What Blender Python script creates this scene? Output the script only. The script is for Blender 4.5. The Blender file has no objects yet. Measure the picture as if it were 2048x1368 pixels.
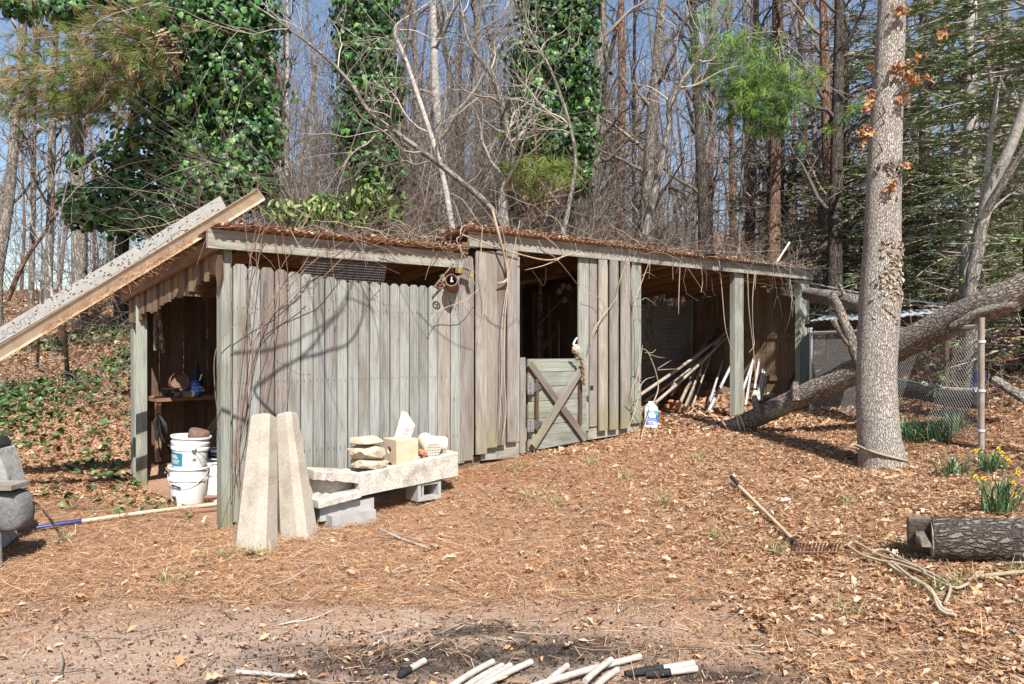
import bpy, math, random
import numpy as np
from mathutils import Vector, Matrix
random.seed(7); rng = np.random.default_rng(7)
R_ = math.radians
scene = bpy.context.scene
C = scene.collection
# ------------------------------------------------------------------ camera, sky, sun, exposure
CAMZ = 1.63; F = 1640.0
cam = bpy.data.cameras.new('camera'); cam.lens = 36.0 * F / 2048.0; cam.sensor_width = 36.0
cam.clip_start = 0.05; cam.clip_end = 2000
camo = bpy.data.objects.new('camera', cam); C.objects.link(camo)
camo.location = (0, 0, CAMZ); camo.rotation_euler = (R_(90), 0, 0); scene.camera = camo
SUN_AZ, SUN_EL = R_(-17), R_(48)
sund = Vector((math.cos(SUN_EL) * math.sin(SUN_AZ), math.cos(SUN_EL) * math.cos(SUN_AZ), -math.sin(SUN_EL)))
world = bpy.data.worlds.new('World'); scene.world = world; world.use_nodes = True
wn = world.node_tree; wn.nodes.clear()
wo = wn.nodes.new('ShaderNodeOutputWorld'); wb = wn.nodes.new('ShaderNodeBackground'); ws = wn.nodes.new('ShaderNodeTexSky')
ws.sky_type = 'NISHITA'; ws.sun_disc = False; ws.sun_elevation = SUN_EL; ws.sun_rotation = math.pi + SUN_AZ
ws.air_density = 1.0; ws.dust_density = 0.5; ws.ozone_density = 1.5; wb.inputs[1].default_value = 0.085
wn.links.new(ws.outputs[0], wb.inputs[0]); wn.links.new(wb.outputs[0], wo.inputs[0])
sl = bpy.data.lights.new('sun', 'SUN'); sl.energy = 5.0; sl.angle = R_(0.35); sl.color = (1.0, 0.968, 0.915)
so = bpy.data.objects.new('sun', sl); C.objects.link(so); so.location = (3, -6, 12)
so.rotation_euler = sund.to_track_quat('-Z', 'Y').to_euler()
scene.view_settings.view_transform = 'Standard'; scene.view_settings.look = 'None'
scene.view_settings.exposure = 0.9; scene.view_settings.gamma = 1.0
scene.render.engine = 'CYCLES'; scene.cycles.use_denoising = True
try:
    scene.cycles.denoiser = 'OPENIMAGEDENOISE'; scene.cycles.denoising_prefilter = 'ACCURATE'
except Exception: pass
scene.cycles.max_bounces = 6; scene.cycles.diffuse_bounces = 4; scene.cycles.transparent_max_bounces = 8
# ------------------------------------------------------------------ coordinates
OX, OY, ES, ED = -2.504, 7.216, (0.734, 0.679), (-0.679, 0.734)
def P(px, py, Y): return Vector(((px - 1024) / F * Y, Y, CAMZ - (py - 684) / F * Y))
def W(s, d, z): return Vector((OX + ES[0] * s + ED[0] * d, OY + ES[1] * s + ED[1] * d, z))
def S(px, d=0.0):
    u = px - 1024; x0, y0 = OX + ED[0] * d, OY + ED[1] * d
    return (u * y0 - F * x0) / (F * ES[0] - u * ES[1])
def ZW(px, py, d=0.0): return CAMZ - (py - 684) / F * (OY + ED[1] * d + ES[1] * S(px, d))
def WP(px, py, d=0.0): return W(S(px, d), d, ZW(px, py, d))
RW = Matrix(((ES[0], ED[0], 0, 0), (ES[1], ED[1], 0, 0), (0, 0, 1, 0), (0, 0, 0, 1)))   # wall frame
def wallM(s, d, z): return Matrix.Translation(W(s, d, z)) @ RW
# ------------------------------------------------------------------ mesh and object helpers
def new_mesh(name, V, Fa, mat=None, col=None, smooth=False):
    V = np.asarray(V, dtype=np.float32).reshape(-1, 3); me = bpy.data.meshes.new(name)
    if isinstance(Fa, np.ndarray):
        k = Fa.shape[1]; n = len(Fa)
        me.vertices.add(len(V)); me.vertices.foreach_set('co', V.ravel())
        me.loops.add(n * k); me.loops.foreach_set('vertex_index', Fa.astype(np.int32).ravel())
        me.polygons.add(n); me.polygons.foreach_set('loop_start', np.arange(0, n * k, k, dtype=np.int32))
        try: me.polygons.foreach_set('loop_total', np.full(n, k, dtype=np.int32))
        except Exception: pass
        me.update(calc_edges=True); me.validate()
    else:
        me.from_pydata([tuple(map(float, v)) for v in V], [], Fa); me.update()
    if mat: me.materials.append(mat)
    if col is not None:
        a = me.color_attributes.new('Col', 'FLOAT_COLOR', 'POINT')
        c = np.ones((len(V), 4), dtype=np.float32); c[:, :3] = col; a.data.foreach_set('color', c.ravel())
    if smooth: me.polygons.foreach_set('use_smooth', np.ones(len(me.polygons), dtype=bool))
    return me
WM = {}
def link(name, me, parent=None, M=None, **props):
    o = bpy.data.objects.new(name, me); C.objects.link(o); M = M or Matrix.Identity(4)
    if parent is not None:
        o.parent = parent; o.matrix_basis = WM[parent.name].inverted() @ M
    else: o.matrix_basis = M
    WM[o.name] = M
    for k, v in props.items(): o[k] = v
    return o
def tag(o, label, cat, group=None):
    o['label'] = label; o['category'] = cat
    if group: o['group'] = group
    o['kind'] = 'thing'
    return o
def thing(name, loc, label, cat, group=None):
    o = link(name, None, None, Matrix.Translation(Vector(loc))); o.empty_display_size = 0.1
    return tag(o, label, cat, group)
class MB:
    def __init__(s): s.v = []; s.f = []; s.bk = []
    def add(s, V, Fa):
        b = len(s.v); s.v += [tuple(v) for v in V]; s.f += [tuple(i + b for i in f) for f in Fa]; return s
    def box(s, c, size, M=None):
        x, y, z = [k / 2 for k in size]; c = Vector(c)
        V = [Vector((a * x, b * y, d * z)) for d in (-1, 1) for b in (-1, 1) for a in (-1, 1)]
        V = [(M @ v if M else v) + c for v in V]
        return s.add(V, [(0, 2, 3, 1), (4, 5, 7, 6), (0, 1, 5, 4), (2, 6, 7, 3), (0, 4, 6, 2), (1, 3, 7, 5)])
    def tube(s, pts, r, seg=8, cap=True, jit=0.0):
        pts = [Vector(p) for p in pts]; n = len(pts); r = [r] * n if isinstance(r, (int, float)) else r
        V = []; Fa = []; prev = None; run = random.uniform(0, 9); s.bk += [(0, 0, 0)] * (len(s.v) - len(s.bk))
        for i, p in enumerate(pts):
            t = (pts[min(i + 1, n - 1)] - pts[max(i - 1, 0)]).normalized()
            if prev is None:
                a = Vector((0, 0, 1)) if abs(t.z) < 0.9 else Vector((1, 0, 0)); u = t.cross(a).normalized()
            else: u = (prev - t * prev.dot(t)).normalized()
            w = t.cross(u); prev = u; run += (p - pts[i - 1]).length if i else 0
            for k in range(seg):
                a = 2 * math.pi * k / seg; q = r[i] * (1 + (random.uniform(-jit, jit) if jit else 0))
                V.append(p + (u * math.cos(a) + w * math.sin(a)) * q); s.bk.append((r[i] * math.cos(a), r[i] * math.sin(a), run))
        for i in range(n - 1):
            for k in range(seg):
                Fa.append((i * seg + k, i * seg + (k + 1) % seg, (i + 1) * seg + (k + 1) % seg, (i + 1) * seg + k))
        if cap: Fa += [tuple(range(seg))[::-1], tuple((n - 1) * seg + k for k in range(seg))]
        return s.add(V, Fa)
    def lathe(s, prof, seg=20, M=None, c=(0, 0, 0)):
        V = []; n = len(prof); c = Vector(c)
        for r, z in prof:
            for k in range(seg):
                a = 2 * math.pi * k / seg; v = Vector((r * math.cos(a), r * math.sin(a), z)); V.append((M @ v if M else v) + c)
        Fa = [(i * seg + k, i * seg + (k + 1) % seg, (i + 1) * seg + (k + 1) % seg, (i + 1) * seg + k) for i in range(n - 1) for k in range(seg)]
        return s.add(V, Fa)
    def prism(s, poly, t, axis='y'):      # poly in (x,z), extruded along y from 0 to t
        n = len(poly); V = [(x, 0, z) for x, z in poly] + [(x, t, z) for x, z in poly]
        Fa = [tuple(range(n)), tuple(range(2 * n - 1, n - 1, -1))] + [(i, n + i, n + (i + 1) % n, (i + 1) % n) for i in range(n)]
        return s.add(V, Fa)
    def mesh(s, name, mat, smooth=False):
        me = new_mesh(name, s.v, s.f, mat, None, smooth)
        if len(s.bk) == len(s.v):
            at = me.attributes.new('bk', 'FLOAT_VECTOR', 'POINT'); at.data.foreach_set('vector', np.array(s.bk, dtype=np.float32).ravel())
        return me
    def build(s, name, mat, parent=None, M=None, smooth=False, **props):
        return link(name, s.mesh(name, mat, smooth), parent, M, **props)
def smooth_angle(o, deg=40):
    me = o.data; me.polygons.foreach_set('use_smooth', np.ones(len(me.polygons), dtype=bool))
    try: me.set_sharp_from_angle(angle=R_(deg))
    except Exception: pass
    return o
def frame(p0, p1, normal):
    """matrix: local z along p0->p1, local -y along normal (face towards the viewer)"""
    p0, p1 = Vector(p0), Vector(p1); z = (p1 - p0).normalized(); y = -Vector(normal); y = (y - z * y.dot(z)).normalized(); x = y.cross(z)
    M = Matrix((x, y, z)).transposed().to_4x4(); M.translation = p0
    return M, (p1 - p0).length
def board(name, p0, p1, w, t, normal, mat, parent=None, ear=0.0, rough=0.0, **props):
    M, L = frame(p0, p1, normal); m = MB(); h = w / 2
    if ear: poly = [(-h, 0), (h, 0), (h, L - ear), (h - ear, L), (-h + ear, L), (-h, L - ear)]
    else:
        j = lambda: random.uniform(-rough, rough)
        n = 5 if rough else 1
        poly = [(-h + j(), L * k / n) for k in range(n, -1, -1)] + [(h + j(), L * k / n) for k in range(0, n + 1)]
    m.prism(poly, t)
    return m.build(name, mat, parent, M, **props)
NF = Vector((0.679, -0.734, 0))     # outward normal of the shed front
# ---- vectorised scatter: templates of leaves, needles, blades
def rot_from(n, spin=None):
    N_ = len(n); n = n / (np.linalg.norm(n, axis=1, keepdims=True) + 1e-9)
    a = np.where(np.abs(n[:, 2:3]) < 0.9, np.array([[0, 0, 1.0]]), np.array([[1.0, 0, 0]])); x = np.cross(a, n); x /= np.linalg.norm(x, axis=1, keepdims=True)
    y = np.cross(n, x); th = rng.uniform(0, 2 * np.pi, N_) if spin is None else spin
    c, s_ = np.cos(th)[:, None], np.sin(th)[:, None]
    return np.stack([x * c + y * s_, -x * s_ + y * c, n], axis=2)
def rot_along(t, up):
    """local y along t, z close to up"""
    t = t / (np.linalg.norm(t, axis=1, keepdims=True) + 1e-9); x = np.cross(t, up); x /= (np.linalg.norm(x, axis=1, keepdims=True) + 1e-9)
    return np.stack([x, t, np.cross(x, t)], axis=2)
def scatter_arrays(T, Fa, pos, Rm, scale, col):
    T = np.asarray(T, float); Fa = np.asarray(Fa); n = len(pos); k = len(T)
    sc = np.asarray(scale, float)
    if sc.ndim == 1: sc = sc[:, None]
    loc = T[None, :, :] * sc[:, None, :] if sc.shape[1] in (1, 3) else T[None]
    V = pos[:, None, :] + np.einsum('nij,nkj->nki', Rm, loc)
    Fx = (Fa[None, :, :] + (np.arange(n) * k)[:, None, None]).reshape(-1, Fa.shape[1])
    return V.reshape(-1, 3), Fx, np.repeat(col, k, axis=0)
def scatter(name, T, Fa, pos, Rm, scale, col, mat, parent=None, **props):
    V, Fx, c = scatter_arrays(T, Fa, pos, Rm, scale, col)
    return link(name, new_mesh(name, V, Fx, mat, c), parent, None, **props)
LEAF_T = [(0, -.5, 0), (.22, -.22, .06), (.30, .12, .10), (0, .5, .05), (-.28, .10, .12), (-.2, -.25, .05), (0, -.05, -.03)]
LEAF_F = [(0, 1, 6), (1, 2, 6), (2, 3, 6), (3, 4, 6), (4, 5, 6), (5, 0, 6)]
OAK_T = [(0, -.5, 0), (.13, -.3, .04), (.27, -.12, .10), (.15, .02, .05), (.3, .2, .13), (.1, .33, .05), (0, .5, .08), (-.12, .3, .05), (-.28, .22, .12), (-.15, .0, .04), (-.25, -.15, .1), (-.1, -.32, .03), (0, 0, -.03)]
OAK_F = [(k, (k + 1) % 12, 12) for k in range(12)]
IVY_T = [(0, -.36, 0), (.42, -.34, -.06), (.4, .08, -.08), (0, .58, -.12), (-.4, .08, -.08), (-.42, -.34, -.06), (0, -.05, .07)]
IVY_F = LEAF_F
CHIP_T = [(0, -.5, 0), (.27, .03, .10), (0, .5, .05), (-.27, -.03, .12), (0, 0, -.03)]; CHIP_F = [(0, 1, 4), (1, 2, 4), (2, 3, 4), (3, 0, 4)]
LAUR_T = [(0, -.5, 0), (.15, -.1, .03), (.13, .2, .02), (0, .5, -.06), (-.13, .2, .02), (-.15, -.1, .03), (0, .05, -.03)]
LAUR_F = LEAF_F
NEED_T = [(-.5, 0, 0), (.5, 0, 0), (.35, 1, 0), (-.35, 1, 0)]; NEED_F = [(0, 1, 2, 3)]
BLADE_T = [(-.5, 0, 0), (.5, 0, 0), (.5, .4, .02), (-.5, .4, .02), (.4, .75, -.04), (-.4, .75, -.04), (.05, 1, -.2), (-.05, 1, -.2)]
BLADE_F = [(0, 1, 2, 3), (3, 2, 4, 5), (5, 4, 6, 7)]
def palette(cols, n, w=None, jit=0.18):
    cols = np.array(cols, float); i = rng.choice(len(cols), n, p=None if w is None else np.array(w, float) / sum(w))
    return np.clip(cols[i] * (1 + rng.normal(0, jit, (n, 1))), 0.004, 0.9)
# ---- vectorised stems
def grow(P0, D0, L, r0, K=8, wob=0.25, grav=0.0, taper=0.15):
    P0 = np.asarray(P0, float); N_ = len(P0); D = np.asarray(D0, float); D = D / np.linalg.norm(D, axis=1, keepdims=True)
    L = np.broadcast_to(L, (N_,)); r0 = np.broadcast_to(r0, (N_,)); out = [P0]
    for k in range(K - 1):
        out.append(out[-1] + D * (L / (K - 1))[:, None])
        D = D + rng.normal(0, wob, (N_, 3)); D[:, 2] += grav; D /= np.linalg.norm(D, axis=1, keepdims=True)
    Rr = r0[:, None] * np.linspace(1, taper, K)[None, :]
    return np.stack(out, 1), Rr
def tubes(Ps, Rs, sides=3):
    N_, K, _ = Ps.shape
    T = np.gradient(Ps, axis=1); T /= (np.linalg.norm(T, axis=2, keepdims=True) + 1e-9)
    ref = np.where(np.abs(T[:, :1, 2:3]) < 0.85, np.array([[[0, 0, 1.0]]]), np.array([[[1.0, 0, 0]]])); ref = np.broadcast_to(ref, T.shape)
    U = np.cross(T, ref); U /= (np.linalg.norm(U, axis=2, keepdims=True) + 1e-9); Wv = np.cross(T, U)
    a = np.arange(sides) * 2 * np.pi / sides
    V = Ps[:, :, None, :] + Rs[:, :, None, None] * (U[:, :, None, :] * np.cos(a)[None, None, :, None] + Wv[:, :, None, :] * np.sin(a)[None, None, :, None])
    i = np.arange(N_)[:, None, None] * K * sides + np.arange(K - 1)[None, :, None] * sides
    k = np.arange(sides)[None, None, :]; k2 = (k + 1) % sides
    Fq = np.stack([i + k, i + k2, i + k2 + sides, i + k + sides], axis=3).reshape(-1, 4)
    return V.reshape(-1, 3), Fq
def merge(parts):
    V = []; Fa = []; c = []; b = 0
    for v, f, col in parts:
        V.append(v); Fa.append(f + b); b += len(v); c.append(np.broadcast_to(col, (len(v), 3)))
    return np.concatenate(V), np.concatenate(Fa), np.concatenate(c)
def spawn(Ps, Rs, n, tmin=0.2, tmax=1.0, spread=1.0):
    N_, K, _ = Ps.shape; i = rng.integers(0, N_, n); t = rng.uniform(tmin, tmax, n) * (K - 1); k = np.minimum(t.astype(int), K - 2); f = (t - k)[:, None]
    p = Ps[i, k] * (1 - f) + Ps[i, k + 1] * f; d = Ps[i, k + 1] - Ps[i, k]; d /= (np.linalg.norm(d, axis=1, keepdims=True) + 1e-9)
    q = rng.normal(0, 1, (n, 3)); q -= d * (q * d).sum(1, keepdims=True); q /= np.linalg.norm(q, axis=1, keepdims=True)
    return p, d + q * spread, Rs[i, k] * (1 - f[:, 0]) + Rs[i, k + 1] * f[:, 0], i
# ------------------------------------------------------------------ materials
def node(nt, t, **kw):
    n = nt.nodes.new(t)
    for k, v in kw.items():
        if k.startswith('in_'): 
            key = k[3:]; key = int(key) if key.isdigit() else key
            s = n.inputs[key]
            if hasattr(v, 'is_output'): nt.links.new(v, s)
            else: s.default_value = v
        else: setattr(n, k, v)
    return n
def c4(c): return (c[0], c[1], c[2], 1.0)
def base(name, rough=0.8, spec=0.25, col=None, metal=0.0):
    m = bpy.data.materials.new(name); m.use_nodes = True; nt = m.node_tree; b = nt.nodes['Principled BSDF']
    b.inputs['Roughness'].default_value = rough; b.inputs['Specular IOR Level'].default_value = spec; b.inputs['Metallic'].default_value = metal
    if col is not None: b.inputs['Base Color'].default_value = c4(col)
    return m, nt, b
def coords(nt, scale=(1, 1, 1), kind='Object'):
    tc = node(nt, 'ShaderNodeTexCoord'); mp = node(nt, 'ShaderNodeMapping'); nt.links.new(tc.outputs[kind], mp.inputs[0]); mp.inputs['Scale'].default_value = scale
    return mp.outputs[0], mp
def noise(nt, v, scale, detail=4, rough=0.55, dist=0.0):
    return node(nt, 'ShaderNodeTexNoise', in_Vector=v, in_Scale=scale, in_Detail=detail, in_Roughness=rough, in_Distortion=dist).outputs[0]
def ramp(nt, fac, stops, interp='LINEAR'):
    n = node(nt, 'ShaderNodeValToRGB', in_0=fac); r = n.color_ramp; r.interpolation = interp
    while len(r.elements) < len(stops): r.elements.new(0.5)
    for e, (p, c) in zip(r.elements, stops): e.position = p; e.color = c4(c) if not isinstance(c, (int, float)) else (c, c, c, 1)
    return n.outputs[0]
def mix(nt, fac, a, b, mode='MIX'):
    n = node(nt, 'ShaderNodeMix', data_type='RGBA', blend_type=mode)
    for i, v in ((0, fac), (6, a), (7, b)):
        if hasattr(v, 'is_output'): nt.links.new(v, n.inputs[i])
        else: n.inputs[i].default_value = v if isinstance(v, (int, float)) else c4(v)
    return n.outputs[2]
def mth(nt, op, a, b=0.0):
    n = node(nt, 'ShaderNodeMath', operation=op)
    for i, v in ((0, a), (1, b)):
        if hasattr(v, 'is_output'): nt.links.new(v, n.inputs[i])
        else: n.inputs[i].default_value = v
    return n.outputs[0]
def bump(nt, b, h, strength=0.4, dist=0.01):
    n = node(nt, 'ShaderNodeBump', in_Height=h, in_Strength=strength, in_Distance=dist); nt.links.new(n.outputs[0], b.inputs['Normal'])
def setc(nt, b, c): nt.links.new(c, b.inputs['Base Color'])
def wood(name, tones, streak=0.5, rough=0.85, moss=0.0, knots=True, rand=0.35):
    """weathered board: grain along local z, tone differs from board to board"""
    m, nt, b = base(name, rough, 0.15)
    oi = node(nt, 'ShaderNodeObjectInfo'); tc = node(nt, 'ShaderNodeTexCoord')
    off = node(nt, 'ShaderNodeVectorMath', operation='ADD', in_0=tc.outputs['Object'])
    sc_ = node(nt, 'ShaderNodeVectorMath', operation='SCALE', in_0=(13.1, 7.7, 31.3)); nt.links.new(oi.outputs['Random'], sc_.inputs['Scale']); nt.links.new(sc_.outputs[0], off.inputs[1])
    def mp(scl): 
        q = node(nt, 'ShaderNodeMapping', in_0=off.outputs[0]); q.inputs['Scale'].default_value = scl; return q.outputs[0]
    g1 = noise(nt, mp((60, 60, 1.6)), 1.0, 6, 0.65, 0.6); g2 = noise(nt, mp((220, 220, 5)), 1.0, 3, 0.6); blot = noise(nt, mp((5, 5, 1.3)), 1.0, 5, 0.6)
    tone = ramp(nt, oi.outputs['Random'], [(k / max(1, len(tones) - 1), t) for k, t in enumerate(tones)])
    dark = mix(nt, 1.0, tone, (0.52, 0.50, 0.49), 'MULTIPLY')
    c = mix(nt, ramp(nt, g1, [(0.35, 0.9), (0.53, 0.0)]), tone, dark)
    c = mix(nt, mth(nt, 'MULTIPLY', ramp(nt, g2, [(0.42, 1.0), (0.58, 0.0)]), streak), c, dark)
    c = mix(nt, mth(nt, 'MULTIPLY', ramp(nt, blot, [(0.47, 0.0), (0.68, 1.0)]), 0.8), c, mix(nt, 1.0, tone, (0.46, 0.40, 0.345), 'MULTIPLY'))
    h = mth(nt, 'ADD', g1, mth(nt, 'MULTIPLY', g2, 0.6))
    if knots:
        vo = node(nt, 'ShaderNodeTexVoronoi', in_Vector=mp((7, 3, 2.3)), in_Scale=1.0, in_Randomness=1.0)
        k1 = ramp(nt, vo.outputs['Distance'], [(0.06, 1.0), (0.12, 0.0)]); k2 = ramp(nt, vo.outputs['Distance'], [(0.03, 1.0), (0.06, 0.0)])
        c = mix(nt, mth(nt, 'MULTIPLY', k1, 0.5), c, mix(nt, 1.0, tone, (0.5, 0.36, 0.24), 'MULTIPLY')); c = mix(nt, mth(nt, 'MULTIPLY', k2, 0.7), c, (0.06, 0.035, 0.02))
    if moss:
        q = noise(nt, mp((9, 9, 3)), 1.0, 5, 0.7); sep = node(nt, 'ShaderNodeSeparateXYZ', in_0=tc.outputs['Object'])
        lo = ramp(nt, mth(nt, 'ADD', mth(nt, 'MULTIPLY', sep.outputs[2], 1.2), q), [(0.55, 1.0), (0.95, 0.0)])
        c = mix(nt, mth(nt, 'MULTIPLY', lo, moss), c, (0.20, 0.19, 0.07))
    setc(nt, b, c); bump(nt, b, h, 0.55, 0.004)
    return m
GREY = [(0.30, 0.305, 0.28), (0.36, 0.365, 0.335), (0.25, 0.25, 0.23), (0.345, 0.35, 0.315), (0.29, 0.285, 0.255), (0.275, 0.285, 0.265), (0.33, 0.325, 0.285)]
M_PICK = wood('weathered_grey_picket', GREY, 0.45, moss=0.35)
M_PURP = wood('weathered_brown_board', [(0.29, 0.255, 0.235), (0.24, 0.205, 0.185), (0.33, 0.295, 0.265), (0.27, 0.235, 0.215)], 0.75, moss=0.15)
M_BATT = wood('weathered_pale_board', [(0.40, 0.37, 0.315), (0.33, 0.305, 0.265), (0.42, 0.385, 0.32), (0.30, 0.275, 0.24), (0.38, 0.35, 0.295)], 0.7, moss=0.5)
M_POST = wood('grey_green_post', [(0.315, 0.33, 0.28), (0.29, 0.30, 0.255), (0.335, 0.345, 0.30)], 0.4, moss=0.3)
M_FASC = wood('grey_fascia', [(0.33, 0.315, 0.275), (0.36, 0.345, 0.29), (0.31, 0.29, 0.26)], 0.5)
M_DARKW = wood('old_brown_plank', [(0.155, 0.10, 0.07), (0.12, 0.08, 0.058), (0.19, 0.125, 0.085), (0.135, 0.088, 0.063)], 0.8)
M_RAFT = wood('raw_orange_timber', [(0.36, 0.215, 0.125), (0.30, 0.18, 0.10), (0.33, 0.20, 0.12)], 0.7, knots=False)
M_ENDW = wood('sunlit_tan_plank', [(0.27, 0.195, 0.125), (0.22, 0.155, 0.10), (0.31, 0.225, 0.145)], 0.6)
M_POLE = wood('brown_pole', [(0.43, 0.35, 0.28), (0.36, 0.29, 0.23), (0.47, 0.39, 0.32)], 0.6, knots=False)
M_HANDLE = wood('pale_ash_handle', [(0.60, 0.46, 0.30), (0.56, 0.43, 0.29)], 0.25, rough=0.55, knots=False)
def flecked(name, a, b_, scale=30, rough=0.9, bs=0.4, bd=0.01, dark=None, darkamt=0.5, stain=3.0, metal=0.0, spec=0.2):
    m, nt, b = base(name, rough, spec, None, metal); v, _ = coords(nt)
    n1 = noise(nt, v, scale, 6, 0.7); n2 = noise(nt, v, stain, 5, 0.6, 0.5)
    c = mix(nt, ramp(nt, n1, [(0.35, 0.0), (0.65, 1.0)]), a, b_)
    if dark: c = mix(nt, mth(nt, 'MULTIPLY', ramp(nt, n2, [(0.48, 0.0), (0.68, 1.0)]), darkamt), c, dark)
    setc(nt, b, c); bump(nt, b, mth(nt, 'ADD', n1, n2), bs, bd)
    return m
M_CONC = flecked('rough_concrete', (0.29, 0.25, 0.20), (0.43, 0.38, 0.315), 70, 0.95, 0.8, 0.007, (0.20, 0.16, 0.12), 0.6, 4)
M_TROUGH = flecked('stained_concrete', (0.36, 0.325, 0.28), (0.56, 0.52, 0.45), 45, 0.95, 0.8, 0.01, (0.15, 0.12, 0.09), 0.65, 4.5)
M_CINDER = flecked('cinder_block', (0.27, 0.26, 0.25), (0.42, 0.40, 0.385), 120, 0.95, 0.6, 0.004, (0.2, 0.17, 0.145), 0.4, 5)
M_STONE = flecked('tan_stone', (0.42, 0.345, 0.25), (0.60, 0.53, 0.42), 22, 0.9, 1.0, 0.02, (0.24, 0.14, 0.075), 0.6, 6)
M_STONE2 = flecked('sand_stone', (0.46, 0.37, 0.255), (0.55, 0.455, 0.33), 60, 0.95, 0.5, 0.005, (0.40, 0.27, 0.15), 0.4, 5)
M_QUARTZ = flecked('pink_quartz_rock', (0.47, 0.40, 0.37), (0.62, 0.56, 0.53), 18, 0.7, 0.8, 0.02, (0.24, 0.16, 0.14), 0.6, 8)
M_BRICK = flecked('brick_red', (0.34, 0.14, 0.075), (0.45, 0.22, 0.13), 60, 0.95, 0.6, 0.005, (0.22, 0.09, 0.05), 0.5, 6)
M_CORE = flecked('drilled_core', (0.55, 0.47, 0.36), (0.66, 0.59, 0.48), 50, 0.9, 0.5, 0.004, (0.42, 0.33, 0.22), 0.4, 5)
M_RUST = flecked('rusted_roof_iron', (0.22, 0.10, 0.055), (0.36, 0.20, 0.12), 18, 0.85, 0.4, 0.004, (0.13, 0.065, 0.045), 0.6, 3)
M_GALV = flecked('dull_galvanised_sheet', (0.20, 0.19, 0.18), (0.27, 0.26, 0.25), 12, 0.6, 0.3, 0.003, (0.19, 0.145, 0.115), 0.6, 2.5, metal=0.25)
M_STEEL = flecked('galvanised_pipe', (0.55, 0.58, 0.63), (0.66, 0.69, 0.73), 30, 0.38, 0.1, 0.001, (0.33, 0.30, 0.27), 0.4, 4, metal=0.35, spec=0.5)
M_IRON = flecked('rusty_iron', (0.16, 0.085, 0.06), (0.28, 0.17, 0.13), 60, 0.8, 0.5, 0.003, (0.10, 0.06, 0.045), 0.6, 9, metal=0.3)
M_CHAIN = flecked('rusted_chain', (0.24, 0.13, 0.08), (0.33, 0.22, 0.16), 80, 0.7, 0.3, 0.002, metal=0.4)
M_BLACK = flecked('black_rubber', (0.018, 0.018, 0.02), (0.035, 0.035, 0.037), 40, 0.6, 0.2, 0.002)
M_CHAR = flecked('charred_wood', (0.012, 0.012, 0.013), (0.04, 0.038, 0.037), 60, 0.7, 0.9, 0.006)
M_WIRE, _nt, _b = base('dark_wire', 0.5, 0.4, (0.16, 0.16, 0.165), 0.5)
M_FWIRE, _nt, _b = base('fence_wire', 0.45, 0.5, (0.40, 0.39, 0.37), 0.6)
M_PLASW = flecked('white_plastic', (0.74, 0.73, 0.70), (0.80, 0.79, 0.77), 9, 0.42, 0.08, 0.002, (0.55, 0.47, 0.36), 0.25, 3.5, spec=0.45)
M_PVC = flecked('weathered_white_pvc', (0.38, 0.345, 0.30), (0.49, 0.46, 0.42), 24, 0.5, 0.15, 0.002, (0.24, 0.17, 0.12), 0.75, 9, spec=0.4)
M_PVC2 = flecked('cream_pipe', (0.40, 0.33, 0.23), (0.50, 0.43, 0.32), 24, 0.5, 0.15, 0.002, (0.38, 0.27, 0.17), 0.5, 4, spec=0.4)
M_TEAL, _nt, _b = base('teal_label', 0.5, 0.4, (0.015, 0.19, 0.24))
M_LBLUE, _nt, _b = base('bright_blue_label', 0.4, 0.4, (0.02, 0.12, 0.50))
M_CYAN, _nt, _b = base('cyan_label', 0.4, 0.4, (0.05, 0.32, 0.60))
M_DBLUE = flecked('deep_blue_paint', (0.012, 0.025, 0.10), (0.02, 0.045, 0.17), 20, 0.4, 0.1, 0.002, spec=0.5)
M_PAINTW, _nt, _b = base('white_print', 0.5, 0.3, (0.75, 0.75, 0.74))
M_YELL = flecked('worn_yellow_paint', (0.33, 0.21, 0.05), (0.45, 0.30, 0.07), 60, .6, .2, .002, (.12, .08, .05), .6, 20)
M_LILAC, _nt, _b = base('violet_blue_label', 0.45, 0.4, (0.16, 0.19, 0.50))
M_LIME, _nt, _b = base('yellow_side_label', 0.5, 0.3, (0.50, 0.47, 0.10))
M_INK, _nt, _b = base('faded_ink', 0.8, 0.1, (0.20, 0.18, 0.17))
M_REDP = flecked('red_brown_pipe', (0.24, 0.10, 0.075), (0.31, 0.15, 0.115), 20, 0.5, 0.2, 0.002, (0.18, 0.07, 0.05), 0.4, 5)
M_CHAN = flecked('weathered_white_channel', (0.24, 0.225, 0.20), (0.31, 0.295, 0.27), 16, 0.6, 0.15, 0.002, (0.30, 0.27, 0.23), 0.35, 9)
M_CHAN2 = flecked('tan_stained_channel', (0.40, 0.315, 0.23), (0.48, 0.39, 0.29), 16, 0.65, 0.15, 0.002, (0.30, 0.20, 0.13), 0.5, 6)
M_LICH = flecked('lichen_black', (0.03, 0.03, 0.028), (0.07, 0.07, 0.065), 50, 0.95, 0.3, 0.002)
M_TARP = flecked('grey_felt_cover', (0.12, 0.115, 0.115), (0.20, 0.195, 0.19), 35, 0.98, 0.9, 0.015, (0.08, 0.07, 0.065), 0.6, 7)
M_MOSSY = flecked('lichened_stone', (0.26, 0.255, 0.245), (0.36, 0.35, 0.33), 28, 0.95, 0.8, 0.012, (0.13, 0.125, 0.02), 0.75, 6)
M_ROPE = flecked('hemp_rope', (0.28, 0.22, 0.15), (0.38, 0.31, 0.22), 130, 0.95, 0.8, 0.003, (0.33, 0.25, 0.17), 0.4, 10)
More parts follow.
